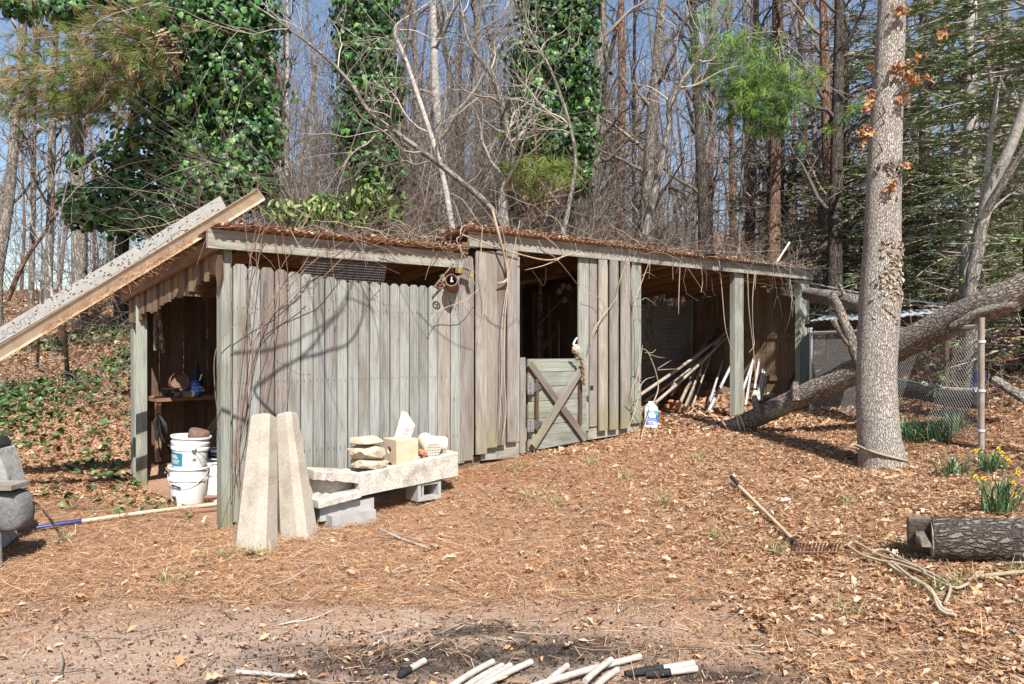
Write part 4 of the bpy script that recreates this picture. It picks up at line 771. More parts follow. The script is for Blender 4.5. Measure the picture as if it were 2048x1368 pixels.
for k in range(len(cp) - 1):
    for f in (0, .5):
        a = WP(cp[k][0] * (1 - f) + cp[k + 1][0] * f, cp[k][1] * (1 - f) + cp[k + 1][1] * f, -.13); b = WP(cp[k][0] * (.45 - f) + cp[k + 1][0] * (f + .55), cp[k][1] * (.45 - f) + cp[k + 1][1] * (f + .55), -.13); M, L = frame(a, b, NF); Rk = M @ Matrix.Rotation(R_(90) * (k0 % 2) + .4, 4, 'Z'); k0 += 1
        curve_tube('link', [Rk @ Vector((.017 * math.cos(q), 0, L / 2 + (L / 2 + .012) * math.sin(q))) for q in np.linspace(0, 2 * math.pi, 9)], .0068, M_CHAIN, t, 5, 2)
MB().box((0, 0, -.02), (.04, .02, .06)).build('padlock', M_BLACK, t, wallM(S(1168), -.13, ZW(1168, 772)))
# inside the doorway
t = thing('old_door', WP(1100, 700, 1.7), 'old brown plank door leaning inside the dark doorway', 'door'); z0, z1 = .42, ZW(1095, 586, 1.7)
for k in range(5): a, b = S(1070 + 10 * k, 1.7), S(1080 + 10 * k, 1.7); board('plank', W((a + b) / 2, 1.7, z0), W((a + b) / 2, 1.75, z1), b - a - .006, .025, NF, M_RAFT if k % 2 else M_DARKW, t)
board('diagonal_brace', WP(1085, 695, 1.67), WP(1112, 668, 1.67), .09, .02, NF, M_RAFT, t)
for k, (x, y, l) in enumerate(((1127, 573, 'upper left of the pale discs hung in the doorway'), (1138, 575, 'upper right of the pale discs hung in the doorway'), (1119, 583, 'smallest pale disc hung left of the others in the doorway'), (1129, 600, 'lower left of the pale discs hung in the doorway'), (1140, 602, 'brownish disc hung lower right in the doorway'))):
    o = MB().lathe([(0, -.012), (.012, -.014), (.045, -.012), (.05, 0), (.045, .012), (0, .012)], 20, Matrix.Rotation(R_(90), 3, 'X')).build('hanging_disc', M_STONE if k < 4 else M_ENDW, None, wallM(S(x, 1.3), 1.3, ZW(x, y, 1.3))); tag(o, l, 'disc', 'round discs hung inside the shed')
    rod('cord', WP(x, y - 5, 1.3), WP(x, 548, 1.3), .002, M_INK, o, 4)
for k, x in enumerate((1119, 1126, 1133, 1138)): o = rod('tool_handle', WP(x, 730, 1.5), WP(x - 2, 607 + 5 * k, 1.62), .012, M_POLE); tag(o, ('grey', 'brown', 'thin', 'dark')[k] + ' tool handle standing below the hung discs', 'handle', 'handles inside the doorway')
o = curve_tube('looped_cord', [WP(1064, 540, .3), WP(1078, 560, .3), WP(1086, 571, .3), WP(1091, 560, .3), WP(1092, 535, .3)], .004, M_ROPE, None, 5, 5); tag(o, 'looped pale cord hanging in the top of the doorway', 'cord')
board('ledge', WP(1036, 568, 1.2), WP(1156, 546, 1.2), .05, .05, NF, M_RAFT, shed)
# ------------------------------------------------------------------ open bay: poles, pipes, bricks, rope
def bay(px, py, d): return WP(px, py, d)
def gbay(px, d): s = S(px, d); v = W(s, d, 0); return W(s, d, gz(v.x, v.y) + .01)
def lean(name, x0, y0, d0, x1, y1, d1, r, mat, label, cat='pole', group='poles leaning in the open bay', bend=0.0, seg=8):
    o = rod(name, WP(x0, y0, d0), WP(x1, y1, d1), r, mat, None, seg, None, bend); return tag(o, label, cat, group)
lean('wooden_pole', 1280, 790, .5, 1482, 640, 1.9, .026, M_POLE, 'long grey brown pole reaching lowest to the left in the open bay', bend=.04)
lean('wooden_pole', 1310, 806, .3, 1462, 663, 1.7, .024, M_POLE, 'tan pole crossing low behind the white jug', bend=.04)
lean('wooden_pole', 1352, 772, 1.4, 1466, 600, 2.25, .022, M_POLE, 'thin brown pole reaching up to the rear planks')
lean('wooden_pole', 1362, 800, 1.0, 1470, 598, 2.2, .03, M_DARKW, 'thick dark pole behind the crossing poles'); lean('wooden_pole', 1372, 815, .9, 1455, 612, 2.2, .03, M_DARKW, 'dark pole standing steepest among the brown poles')
lean('wooden_pole', 1355, 818, .7, 1412, 690, 1.8, .028, M_POLE, 'short rough pole at the foot of the brown poles'); lean('wooden_pole', 1430, 690, 1.2, 1522, 572, 1.9, .02, M_POLE, 'thin tan pole passing behind the middle post')
for k_, (x0, y0, d0, x1, y1, d1, r_, b_, l_) in enumerate(((1290, 802, .8, 1478, 652, 1.8, .02, .06, 'slim bowed pole between the two lowest poles'), (1322, 800, 1.2, 1440, 640, 2.2, .018, .03, 'slim pole leaning behind the tan crossing pole'), (1342, 790, 1.3, 1480, 588, 2.2, .02, .02, 'long slim pole reaching the rafters'), (1366, 822, .6, 1425, 655, 2.0, .022, .05, 'bowed rough pole beside the brick pile'), (1384, 815, .9, 1446, 640, 2.1, .018, .0, 'straight slim pole left of the grey pipe'), (1300, 776, 1.5, 1400, 700, 2.2, .02, .04, 'low slim pole against the corrugated panel'))): lean('wooden_pole', x0, y0, d0, x1, y1, d1, r_, M_POLE, l_, bend=b_)
o = lean('steel_pipe', 1413, 824, .75, 1452, 700, 1.9, .021, M_STEEL, 'straight grey pipe standing left of the middle post', 'pipe'); o.parent = None
lean('steel_pipe', 1417, 822, .35, 1518, 620, 1.9, .026, M_STEEL, 'galvanised pipe with a rusty foot slanting behind the middle post', 'pipe')
lean('steel_pipe', 1480, 795, .5, 1540, 625, 2.0, .024, M_STEEL, 'galvanised pipe leaning just right of the middle post', 'pipe')
for k, (x0, y0, x1, y1, l) in enumerate(((1513, 808, 1547, 617, 'leftmost shiny conduit by the end wall'), (1518, 800, 1553, 622, 'second shiny conduit by the end wall'), (1523, 800, 1560, 624, 'rightmost shiny conduit by the end wall'), (1504, 822, 1538, 700, 'short shiny conduit standing in front of the others'))):
    lean('conduit', x0, y0, .55, x1, y1, 1.5, .017, M_STEEL, l, 'conduit', 'shiny conduits by the end wall')
for k, (x0, y0, x1, y1, l) in enumerate(((1492, 808, 1524, 610, 'perforated steel angle beside the middle post'), (1510, 775, 1536, 612, 'perforated steel angle behind the shiny conduits'))):
    a, b = WP(x0, y0, .6), WP(x1, y1, 1.7); M, L = frame(a, b, NF); t = thing('slotted_angle', a, l, 'angle', 'perforated steel angles'); m = MB(); w = .045; n = int(L / .075)
    for q in range(n): z = q * .075; m.box((-w / 2, 0, z + .037), (.008, .004, .075)); m.box((w / 2, 0, z + .037), (.008, .004, .075)); m.box((0, 0, z + .012), (w, .0038, .03))
    m.box((w / 2 + .004, .02, n * .0375), (.004, .04, n * .075)); m.build('rail', M_PLASW, t, M)
lean('hoe_handle', 1583, 757, .4, 1597, 676, .5, .014, M_RAFT, 'tan tool handle leaning beside the end post', 'handle', None); lean('plastic_strip', 1570, 786, .2, 1600, 722, .25, .014, M_DBLUE, 'dark blue strip leaning at the foot of the end post', 'strip', None)
t = thing('rope_coil', WP(1562, 640, .8), 'long loop of pale rope hung on the end wall', 'rope')
for k in range(5): dx = k * 2.2; curve_tube('strand', [WP(1558 + dx, 634, 1.0), WP(1555 + dx, 660, .95), WP(1557 + dx * .8, 690, .95), WP(1561 + dx * .6, 717 - 3 * abs(k - 2), .93), WP(1566 + dx * .5, 700, .93), WP(1567 + dx, 670, .95), WP(1563 + dx, 634, 1.0)], .011, M_ROPE, t, 6, 5)
t = thing('hung_branches', WP(1580, 632, .6), 'bundle of bare crooked branches hung high on the end wall', 'branches')
for k in range(9): x = 1560 + random.uniform(0, 12); y = 628 + random.uniform(-3, 8); curve_tube('branch', [WP(x, y, .8), WP(x + 16, y + random.uniform(-6, 5), .6), WP(x + 30, y + random.uniform(-8, 12), .45), WP(x + 40, y + random.uniform(-6, 25), .4)], [.012, .012, .009, .004], M_GBARK if k % 2 else M_WBARK, t, 5, 4)
for k in range(5): x = 1582 + 2.5 * k; curve_tube('branch', [WP(x, 634, .5), WP(x + random.uniform(-4, 4), 655, .5), WP(x + random.uniform(-6, 6), 678 + 4 * k % 9, .5)], [.009, .008, .005], M_WBARK, t, 5, 4)
for k, (x, y, d, l) in enumerate(((1345, 811, 1.2, 'brick standing leftmost of the pile in the open bay'), (1356, 814, 1.0, 'brick leaning in the middle of the pile'), (1367, 813, 1.0, 'brick lying rightmost of the pile'), (1330, 812, 1.3, 'dark brick lying behind the jug'), (1420, 783, 1.6, 'brick beside the grey pipe'))):
    o = MB().box((0, 0, 0), (.20, .09, .06)).build('brick', M_BRICK, None, Matrix.Translation(WP(x, y, d)) @ RW @ Matrix.Rotation(R_((60, 75, 10, 5, 80)[k]), 4, 'Y') @ Matrix.Rotation(.3 * k, 4, 'Z')); bv = o.modifiers.new('b', 'BEVEL'); bv.width = .005; o.name = 'loose_brick'; tag(o, l, 'brick', 'bricks in the open bay')
o = board('rough_plank', WP(1440, 778, 1.5), WP(1500, 795, 1.1), .14, .04, NF, M_DARKW); tag(o, 'rough dark plank lying behind the middle post', 'plank')
for x, y, sz, l in ((1512, 790, (.24, .2, .2), 'pale stone block beside the conduits'), (1540, 795, (.3, .22, .18), 'flat pale stone at the foot of the end wall')): o = rock('pale_stone', WP(x, y, .7), sz, M_STONE, x, AZ, 40, 7); tag(o, l, 'stone')
o = rod('white_pole', WP(1552, 527, .3), WP(1579, 485, .4), .016, M_PLASW); tag(o, 'white pole sticking up over the right end of the roof', 'pole')
# white jug
t = thing('bleach_jug', gp(1300, 855), 'white plastic jug with blue label standing at the corner of the siding', 'jug'); JB = gp(1300, 857); M = Matrix.Translation(JB + Vector((0, 0, .008))) @ Matrix.Rotation(AZ - R_(32), 4, 'Z') @ Matrix.Rotation(R_(2), 4, 'Y')
V = []; Fa = []; n = 20
def sup(a, rx, ry, e=.45): c_, s_ = math.cos(a), math.sin(a); return rx * math.copysign(abs(c_) ** e, c_), ry * math.copysign(abs(s_) ** e, s_)
prof = [(.085, .06, 0), (.095, .07, .008), (.096, .071, .24), (.085, .062, .29), (.05, .045, .325), (.043, .04, .33), (.043, .04, .36), (.0, .0, .362)]
for rx, ry, z in prof: V += [(*sup(2 * math.pi * k / n, rx, ry, .45 if z < .3 else .9), z) for k in range(n)]
for k in range(len(prof) - 1): Fa += [(k * n + j, k * n + (j + 1) % n, k * n + n + (j + 1) % n, k * n + n + j) for j in range(n)]
smooth_angle(link('body', new_mesh('body', V, Fa, M_PLASW), t, M), 40)
yf = -.0735; lb = MB().box((0, yf, .145), (.16, .004, .19)).build('label', M_LBLUE, t, M)
MB().box((.0, yf - .0025, .205), (.155, .003, .06)).build('label_band', M_CYAN, lb, M); MB().box((0, yf - .0025, .10), (.14, .003, .035)).build('label_band', M_LILAC, lb, M)
hull('logo_patch', [(-.045, yf - .006, .145), (.045, yf - .006, .145), (.05, yf - .006, .175), (.0, yf - .006, .235), (-.045, yf - .006, .19), (0, yf - .001, .18)], M_PAINTW, lb, M); MB().lathe([(0, 0), (.014, 0), (.014, .003)], 14, Matrix.Rotation(R_(90), 3, 'X'), (.05, yf - .003, .105)).build('seal', M_PAINTW, lb, M)
for z, w in ((.125, .12), (.095, .10), (.085, .11), (.072, .10), (.064, .08)): MB().box((-.01, yf - .0035, z), (w, .003, .0035)).build('print_line', M_PAINTW, lb, M)
MB().box((.045, yf - .0035, .062), (.045, .003, .03)).build('print_panel', M_PAINTW, lb, M); MB().box((-.0985, 0, .13), (.003, .09, .18)).build('side_label', M_LIME, t, M)
# ------------------------------------------------------------------ right-hand side: big fallen log, rope, upper log
def log_path(p): return [Vector(q) for q in p]
t = thing('fallen_log', P(1475, 850, 11.3), 'long barked fallen log propped up from the middle post to the upper right', 'log')
LP = [P(1452, 856, 11.2), P(1475, 851, 11.15), P(1520, 832, 10.9), P(1600, 794, 10.4), P(1700, 748, 9.9), P(1800, 692, 9.45), P(1900, 643, 9.0), P(1985, 606, 8.6), P(2070, 566, 8.3), P(2300, 455, 7.6)]
curve_tube('trunk', LP, [.105, .12, .125, .135, .15, .16, .17, .168, .15, .11], M_LOG, t, 20, 6, .05)
curve_tube('sawn_end', [P(1450.5, 857, 11.2), P(1452, 856.2, 11.2)], .108, M_CUT, t, 20, 1)
for pts, r in (([P(1905, 655, 8.75), P(1965, 622, 8.5), P(2036, 609, 8.3)], [.05, .045, .035]), ([P(1719, 730, 9.7), P(1698, 668, 9.7), P(1670, 600, 9.75), P(1661, 592, 9.75)], [.07, .06, .05, .045]), ([P(1700, 690, 9.7), P(1680, 660, 9.75), P(1666, 640, 9.75)], [.05, .042, .035]), ([P(1592, 800, 10.3), P(1590, 775, 10.3), P(1592, 763, 10.3)], [.06, .045, .03]), ([P(1520, 838, 10.75), P(1512, 810, 10.75), P(1509, 793, 10.8)], [.055, .045, .035])): curve_tube('branch_stub', pts, r, M_LOG, t, 9, 5, .05)
t = thing('rope_loop', P(1478, 860, 11.0), 'pale rope strands looped round the sawn end of the fallen log', 'rope')
for dx in (0, 9): curve_tube('strand', [P(1473 + dx * .5, 829, 11.0), P(1476 + dx, 845, 10.93), P(1481 + dx, 862, 10.95), P(1484 + dx * .6, 876, 11.0)], .011, M_PVC2, t, 6, 4)
o = curve_tube('upper_log', [P(1617, 588, 13.6), P(1660, 596, 12.6), P(1712, 606, 11.8), P(1760, 622, 11.2), P(1790, 640, 10.6)], [.11, .12, .125, .10, .06], M_LOG, None, 14, 5, .04); tag(o, 'shorter reddish log lying behind the oak above the fallen log', 'log')
curve_tube('branch_stub', [P(1690, 596, 12.0), P(1682, 575, 12.0), P(1676, 566, 12.0)], [.035, .025, .015], M_LOG, o, 7, 4)
for y0, y1, l in ((566, 612, 'upper thin grey cable running from the shed roof past the oak'), (628, 645, 'lower thin grey cable running behind the fence')): o = curve_tube('cable', [P(1622, y0, 14.2), P(1720, (y0 * 2 + y1) / 3 + 4, 13), P(1910, y1, 11)], .010, M_STEEL, None, 5, 5); tag(o, l, 'cable')
# ------------------------------------------------------------------ chain-link kennel fence
M_RPOST = flecked('rusting_post', (.22, .185, .15), (.31, .27, .225), 25, .7, .2, .002, (.16, .085, .05), .7, 4)
A, B = P(1622, 667, 12.6), P(1957, 655, 8.4); A.z = 1.77; B.z = 1.79
t = thing('chain_link_fence', (B.x, B.y, gz(B.x, B.y)), 'rusting chain link fence panel with grey pipe posts behind the oak', 'fence'); FV = (B - A); FL = FV.length; FD = FV / FL; H = 1.16
V = []; N_ = int((FL + H) / .051); Ps = []
for k in range(N_):
    c0 = -H + k * .051
    for sg in (1, -1):
        a0, a1 = max(0, c0), min(FL, c0 + H)
        if a1 - a0 < .02: continue
        f = (lambda u: (u - c0)) if sg == 1 else (lambda u: H - (u - c0))
        Ps.append([A + FD * u + Vector((0, 0, -f(u) - .02 + .02 * math.sin(u * 2))) + Vector((FD.y, -FD.x, 0)) * .004 * sg for u in np.linspace(a0, a1, 4)])
V, Fq = tubes(np.array([[tuple(p) for p in q] for q in Ps]), np.full((len(Ps), 4), .0027), 4); link('wire_mesh', new_mesh('wire_mesh', V, Fq, M_FWIRE), t, kind='stuff')
rod('top_rail', A, B, .019, M_STEEL, t, 10); rod('bottom_rail', A - Vector((0, 0, H + .02)), B - Vector((0, 0, H + .02)), .004, M_FWIRE, t, 5)
pb = B + FD * .05; rod('corner_post', (pb.x, pb.y, gz(pb.x, pb.y) - .1), (pb.x, pb.y, 1.88), .030, M_RPOST, t, 12); rod('tension_bar', B - Vector((0, 0, 1.15)), B + Vector((0, 0, -.02)), .009, M_STEEL, t, 6); rod('far_post', (A.x, A.y, .5), (A.x, A.y, 1.85), .025, M_STEEL, t)
for f in (.12, .55, .9): c0 = pb + Vector((0, 0, -H * f - .02)); o = MB().lathe([(.034, -.014), (.038, -.01), (.038, .01), (.034, .014)], 14).build('band', M_STEEL, t, Matrix.Translation(c0))
o = MB(); N2 = 60; q0, q1 = P(1612, 645, 13.4), P(1912, 628, 10.0); back = Vector((.55, .9, .10)).normalized(); VV = []
for k in range(N2):
    u = k / (N2 - 1); c0 = q0.lerp(q1, u) + Vector((0, 0, .012 * math.sin(u * 130)))
    for w in (0, .5, 1.4): VV.append(tuple(c0 + back * w + Vector((0, 0, .02 * math.sin(u * 9) if w == 0 else 0))))
i_ = (np.arange(N2 - 1)[:, None] * 3 + np.arange(2)[None]).ravel(); o = link('kennel_roof_sheet', new_mesh('kennel_roof_sheet', np.array(VV), np.stack([i_, i_ + 1, i_ + 4, i_ + 3], 1), M_STEEL, None, True)); md = o.modifiers.new('t', 'SOLIDIFY'); md.thickness = .004; tag(o, 'shiny corrugated metal sheet roofing the kennel behind the oak', 'metal sheet')
rod('edge_beam', q0 + Vector((.03, .06, -.05)), q1 + Vector((.03, .06, -.05)), .035, M_DARKW, o); 
for u in (.05, .95): c0 = q0.lerp(q1, u) + back * 1.3; rod('support_post', (c0.x, c0.y, gz(c0.x, c0.y) - .1), (c0.x, c0.y, c0.z - .02), .035, M_DARKW, o); c0 = q0.lerp(q1, u) + back * .06; rod('support_post', (c0.x, c0.y, gz(c0.x, c0.y) - .1), (c0.x, c0.y, c0.z - .05), .03, M_DARKW, o)
t = thing('black_trough', P(1870, 785, 10.2), 'long black plastic trough with green rim lying behind the fence', 'trough'); pr = [P(1780, 762, 10.9), P(1850, 775, 10.3), P(1905, 787, 9.9), P(1962, 788, 9.4)]
curve_tube('body', [p - Vector((0, 0, .07)) for p in pr], .10, M_BLACK, t, 12, 5); curve_tube('rim', [p + Vector((0, 0, .035)) for p in pr], .018, flecked('green_rim', (.05, .12, .085), (.08, .17, .12), 20), t, 6, 5); curve_tube('lining', [p + Vector((.0, .05, .03)) for p in pr[1:]], .045, M_PVC, t, 8, 5, .2)
o = MB().lathe([(0, 0), (.12, 0), (.125, .02), (.11, .2), (.125, .22), (.115, .38), (.09, .42), (0, .42)], 18).build('blue_drum', M_DBLUE, None, Matrix.Translation(P(1950, 785, 9.7)) @ Matrix.Rotation(.25, 4, 'Y') @ Matrix.Scale(.62, 4)); smooth_angle(o); tag(o, 'small deep blue drum behind the fence corner post', 'drum')
# ------------------------------------------------------------------ cut log with rope, stump piece
LG = gp(1868, 1126); LR = LG + Vector((1.9, -.72, .0)); r0 = .142
t = thing('cut_log', LG, 'short thick sawn log with a rope tied round it', 'log'); a = LG + Vector((0, .02, r0 + .0)); b = LR + Vector((0, .02, r0)); b.z = gz(b.x, b.y) + r0 + .02
pts = [a.lerp(b, u) + Vector((0, 0, .008 * math.sin(7 * u))) for u in np.linspace(0, 1, 16)]; curve_tube('trunk', pts, [r0 * (1 + .04 * math.sin(k * 2.1)) for k in range(16)], M_LOG2, t, 26, 3, .05)
dv = (b - a).normalized(); M, _ = frame(a - dv * .012, a + dv, (0, 0, 1)); hull('sawn_face', [(r0 * .93 * math.cos(q), r0 * .93 * math.sin(q), .0 if k else .05) for k in (0, 1) for q in np.linspace(0, 6.28, 20)], M_CUT, t, M)
hull('bark_slab', [(.16 * math.cos(q) * w, .13 * math.sin(q) * w, z) for q in np.linspace(2.0, 5.0, 7) for w, z in ((1.02, -.13), (1.08, .02), (.9, -.13), (.92, .02))], M_CUT2, t, M @ Matrix.Translation((0, 0, 0)))
hull('split_piece', [(random.uniform(-.10, .10), random.uniform(-.05, .05), random.uniform(-.10, -.005)) for _ in range(30)], M_CUT2, t, M @ Matrix.Translation((.07, .0, 0)))
k1 = a.lerp(b, .36); ring = [k1 + (M.to_3x3() @ Vector(((r0 + .014) * math.cos(q), (r0 + .014) * math.sin(q), .02 * math.sin(q)))) for q in np.linspace(0, 2 * math.pi, 17)]
t = thing('tied_rope', ring[0], 'hemp rope knotted round the cut log and trailing to the ground', 'rope'); curve_tube('loop', ring, .013, M_ROPE, t, 8, 3)
kn = k1 + Vector((-.02, -r0 - .01, .03)); curve_tube('bow', [kn + Vector(v) for v in ((0, 0, 0), (-.03, -.02, .05), (-.085, -.02, .045), (-.09, -.02, -.02), (-.03, -.015, -.035), (.01, -.005, 0))], .014, M_ROPE, t, 8, 4); curve_tube('knot', [kn + Vector(v) for v in ((.03, -.01, .02), (.0, -.035, .01), (.015, -.035, -.03), (.03, -.01, -.02))], .02, M_ROPE, t, 8, 4)
curve_tube('tail', [kn + Vector(v) for v in ((.02, -.01, -.02), (.06, -.02, -.06), (.10, -.03, -.13))], [.02, .026, .016], M_ROPE, t, 8, 4); curve_tube('trailing_end', [kn, kn + Vector((-.03, -.06, -.10)), gp(1955, 1165) + Vector((0, 0, .03)), gp(1938, 1182) + Vector((0, 0, .015))], .013, M_ROPE, t, 8, 5)
curve_tube('trailing_end', [kn + Vector((.03, 0, -.02)), kn + Vector((.02, -.03, -.1)), gp(1974, 1140) + Vector((0, 0, .03))], .011, M_ROPE, t, 8, 5)
t = thing('loose_rope', gp(1780, 1150), 'loose hemp rope lying in loops on the leaves beside the cut log', 'rope')
def grope(p, r=.0095, mat=M_ROPE): return curve_tube('strand', [gp(x, y) + Vector((0, 0, r + .03 + .014 * random.random())) for x, y in p], r, mat, t, 7, 5)
grope(((1938, 1182), (1912, 1192), (1880, 1180), (1840, 1160), (1795, 1148), (1760, 1138), (1725, 1128), (1703, 1115), (1696, 1104), (1705, 1101), (1725, 1110), (1760, 1128), (1800, 1140), (1850, 1160), (1893, 1178), (1900, 1200), (1890, 1225)))
grope(((1745, 1124), (1755, 1117), (1775, 1120), (1800, 1133), (1830, 1148), (1850, 1165))); grope(((1770, 1140), (1800, 1160), (1840, 1185), (1870, 1215), (1885, 1240), (1905, 1245)), .010, M_PVC2); grope(((1790, 1150), (1830, 1178), (1862, 1200), (1880, 1235), (1912, 1255)), .010, M_PVC2)
# ------------------------------------------------------------------ garden rake
t = thing('garden_rake', gp(1590, 1103), 'garden rake with pale handle and black grip lying on the leaves', 'rake'); ra, rb, rc, rd = gp(1592, 1104), gp(1585, 1094), gp(1478, 990), gp(1463, 972); up = Vector((0, 0, .055))
rod('handle', rb + up, rc + up * 1.3, .0155, M_HANDLE, t, 10); rod('grip', rc + up * 1.3, rd + up * 1.5, .018, M_BLACK, t, 10, .020); rod('ferrule', ra + up, rb + up, .017, M_BLACK, t, 10)
h0, h1 = gp(1583, 1121) + Vector((0, 0, .045)), gp(1676, 1117) + Vector((0, 0, .045)); rod('head_bar', h0, h1, .008, M_IRON, t, 6); curve_tube('bow', [ra + up, (ra + h0.lerp(h1, .4)) / 2 + up, h0.lerp(h1, .45)], .008, M_IRON, t, 6, 4)
for k in range(14): p = h0.lerp(h1, k / 13); curve_tube('tine', [p, p + Vector((.0, -.025, .05)), p + Vector((.004, -.045, .075))], [.006, .006, .004], M_IRON, t, 5, 3)
o = ground_rod('weathered_stick', ((761, 1064), (800, 1082), (858, 1106)), .011, M_WBARK); tag(o, 'straight grey stick lying on the pine straw before the trough', 'stick')
# ------------------------------------------------------------------ pale pipes at the lower picture edge
for k, (x0, y0, x1, y1, l) in enumerate(((985, 1338, 900, 1395, 'leftmost white pipe of the scattered group'), (1004, 1349, 930, 1400, 'short white pipe just right of the leftmost one'), (1020, 1344, 950, 1400, 'second short white pipe in the scattered group'), (1062, 1337, 960, 1408, 'white pipe parallel to the leftmost one with a square end'), (1134, 1343, 1085, 1400, 'short white pipe poking out behind the longest pipe'), (1280, 1326, 1060, 1385, 'longest white pipe lying across the others'), (1222, 1340, 1170, 1410, 'grey white pipe crossing over the longest pipe'), (1234, 1352, 1190, 1410, 'white pipe with a rounded end under the crossing pipe'))):
    a, b = gp(x0, y0), P(x1, y1, 3.82); b.z = .0; z = .018 + (.028 if k in (6,) else 0); o = rod('white_pipe', a + Vector((0, 0, z + .004)), b + Vector((0, 0, z + .004)), .0165, M_PVC, None, 14, .0155, .006); tag(o, l, 'pipe', 'white pipes scattered on the dirt')
for k, (x0, y0, xm, x1, y1, l) in enumerate(((848, 1335, 818, 800, 1368, 'short pipe with a charred lower end lying alone'), (1388, 1342, 1325, 1250, 1375, 'upper white pipe with a blackened charred half'), (1394, 1353, 1340, 1290, 1385, 'lower white pipe with a blackened charred half'))):
    a, b = gp(x0, y0), gp(x1, min(y1, 1366)); f = (xm - x0) / (x1 - x0); t = thing('charred_pipe', a, l, 'pipe', 'half burnt pipes'); z = Vector((0, 0, .022)); rod('pale_half', a + z, a.lerp(b, f) + z, .017, M_PVC, t, 14); o = curve_tube('charred_half', [a.lerp(b, f) + z, a.lerp(b, f + .3) + z, b + z], [.0185, .02, .014], M_CHAR, t, 12, 3, .12)
o = ground_rod('white_twig', ((472, 1353), (530, 1357), (575, 1362), (610, 1366)), .011, M_WBARK); tag(o, 'bleached white twig on the charred dirt', 'twig')
# ------------------------------------------------------------------ trees
CT = {'grey': [(.16, .135, .115), (.24, .21, .18), (.09, .075, .065)], 'red': [(.17, .11, .085), (.23, .16, .125), (.10, .068, .055)], 'pale': [(.30, .26, .215), (.22, .185, .15), (.37, .33, .28)], 'dark': [(.085, .07, .06), (.12, .10, .085)], 'tan': [(.32, .235, .16), (.25, .165, .11), (.37, .30, .22), (.19, .115, .08)]}
def stems_mesh(name, parts, parent=None, **props):
    """parts: (P, R, colour list, sides)"""
    out = []
    for Ps, Rs, cl, sd in parts:
        V, Fq = tubes(Ps, Rs, sd); out.append((V, Fq, np.repeat(palette(CT[cl], len(Ps)), Ps.shape[1] * sd, axis=0)))
    V, Fq, c = merge(out); props.setdefault('kind', 'stuff'); return link(name, new_mesh(name, V, Fq, M_STEM, c, True), parent, None, **props)
def limbs_on(path, radii, nl, nt_, col='grey', tmin=.25, Ll=(1.0, 2.6), up=.35, nt2=0):
    Pt = np.array([[tuple(p) for p in path]]); Rt = np.array([radii], float)
    p, d, r, _ = spawn(Pt, Rt, nl, tmin, .98, 1.3); d[:, 2] += up; L = rng.uniform(*Ll, nl); L1, R1 = grow(p, d, L, np.minimum(r * .45, .05), 9, .22, .03, .18)
    out = [(L1, R1, col, 5)]
    if nt_:
        p, d, r, _ = spawn(L1, R1, nt_, .15, 1, 1.1); L2, R2 = grow(p, d, rng.uniform(.3, 1.1, nt_), np.clip(r * .6, .004, .02), 6, .25, .03, .3); out.append((L2, R2, col, 3))
        if nt2:
            p, d, r, _ = spawn(L2, R2, nt2, .1, 1, 1.0); L3, R3 = grow(p, d, rng.uniform(.15, .5, nt2), np.clip(r * .7, .003, .008), 4, .25, .02, .5); out.append((L3, R3, col, 3))
    return out
def tree_path(pxs, Y, top=11.0, lean=(0, 0)):
    pts = [P(x, y, Y) for x, y in pxs]
    if pts[0].z < top: d = (pts[0] - pts[1]); d = d / max(.2, d.z); pts = [pts[0] + d * (top - pts[0].z) * .98] + pts
    b = pts[-1].copy(); b.z = gz(b.x, b.y) - .1
    if pts[-1].z > b.z + .15: pts.append(b)
    return pts[::-1]
def tree(label, pxs, Y, r, mat, cat='tree', name='bare_tree', top=10.5, nl=12, nt_=60, col='grey', group=None, tmin=.25, nt2=0, Ll=(1.0, 2.6), up=.35, seg=10, rtop=.45):
    path = tree_path(pxs, Y, top); n = len(path); t = thing(name, path[0] + Vector((0, 0, .1)), label, cat, group); hs = [(p.z - path[0].z) / (path[-1].z - path[0].z) for p in path]
    rr = [r * (1.0 - (1 - rtop) * h) * (1.18 if i == 0 else 1) for i, h in enumerate(hs)]; curve_tube('trunk', path, rr, mat, t, seg, 6, .05)
    if nl:
        # resample path for branching
        k = 14; ss = np.interp(np.linspace(0, 1, k), hs, range(n)); q = [path[int(a)].lerp(path[min(int(a) + 1, n - 1)], a - int(a)) for a in ss]; stems_mesh('branches', limbs_on(q, [r * (1 - .5 * u) for u in np.linspace(0, 1, k)], nl, nt_, col, tmin, Ll, up, nt2), t)
    return t, path
def ivy_colors(n, warm=.12): return palette([(.024, .08, .02), (.042, .125, .03), (.014, .043, .014), (.08, .18, .04), (.17, .25, .06)], n, [4, 4, 3, 3, warm * 5], .3)
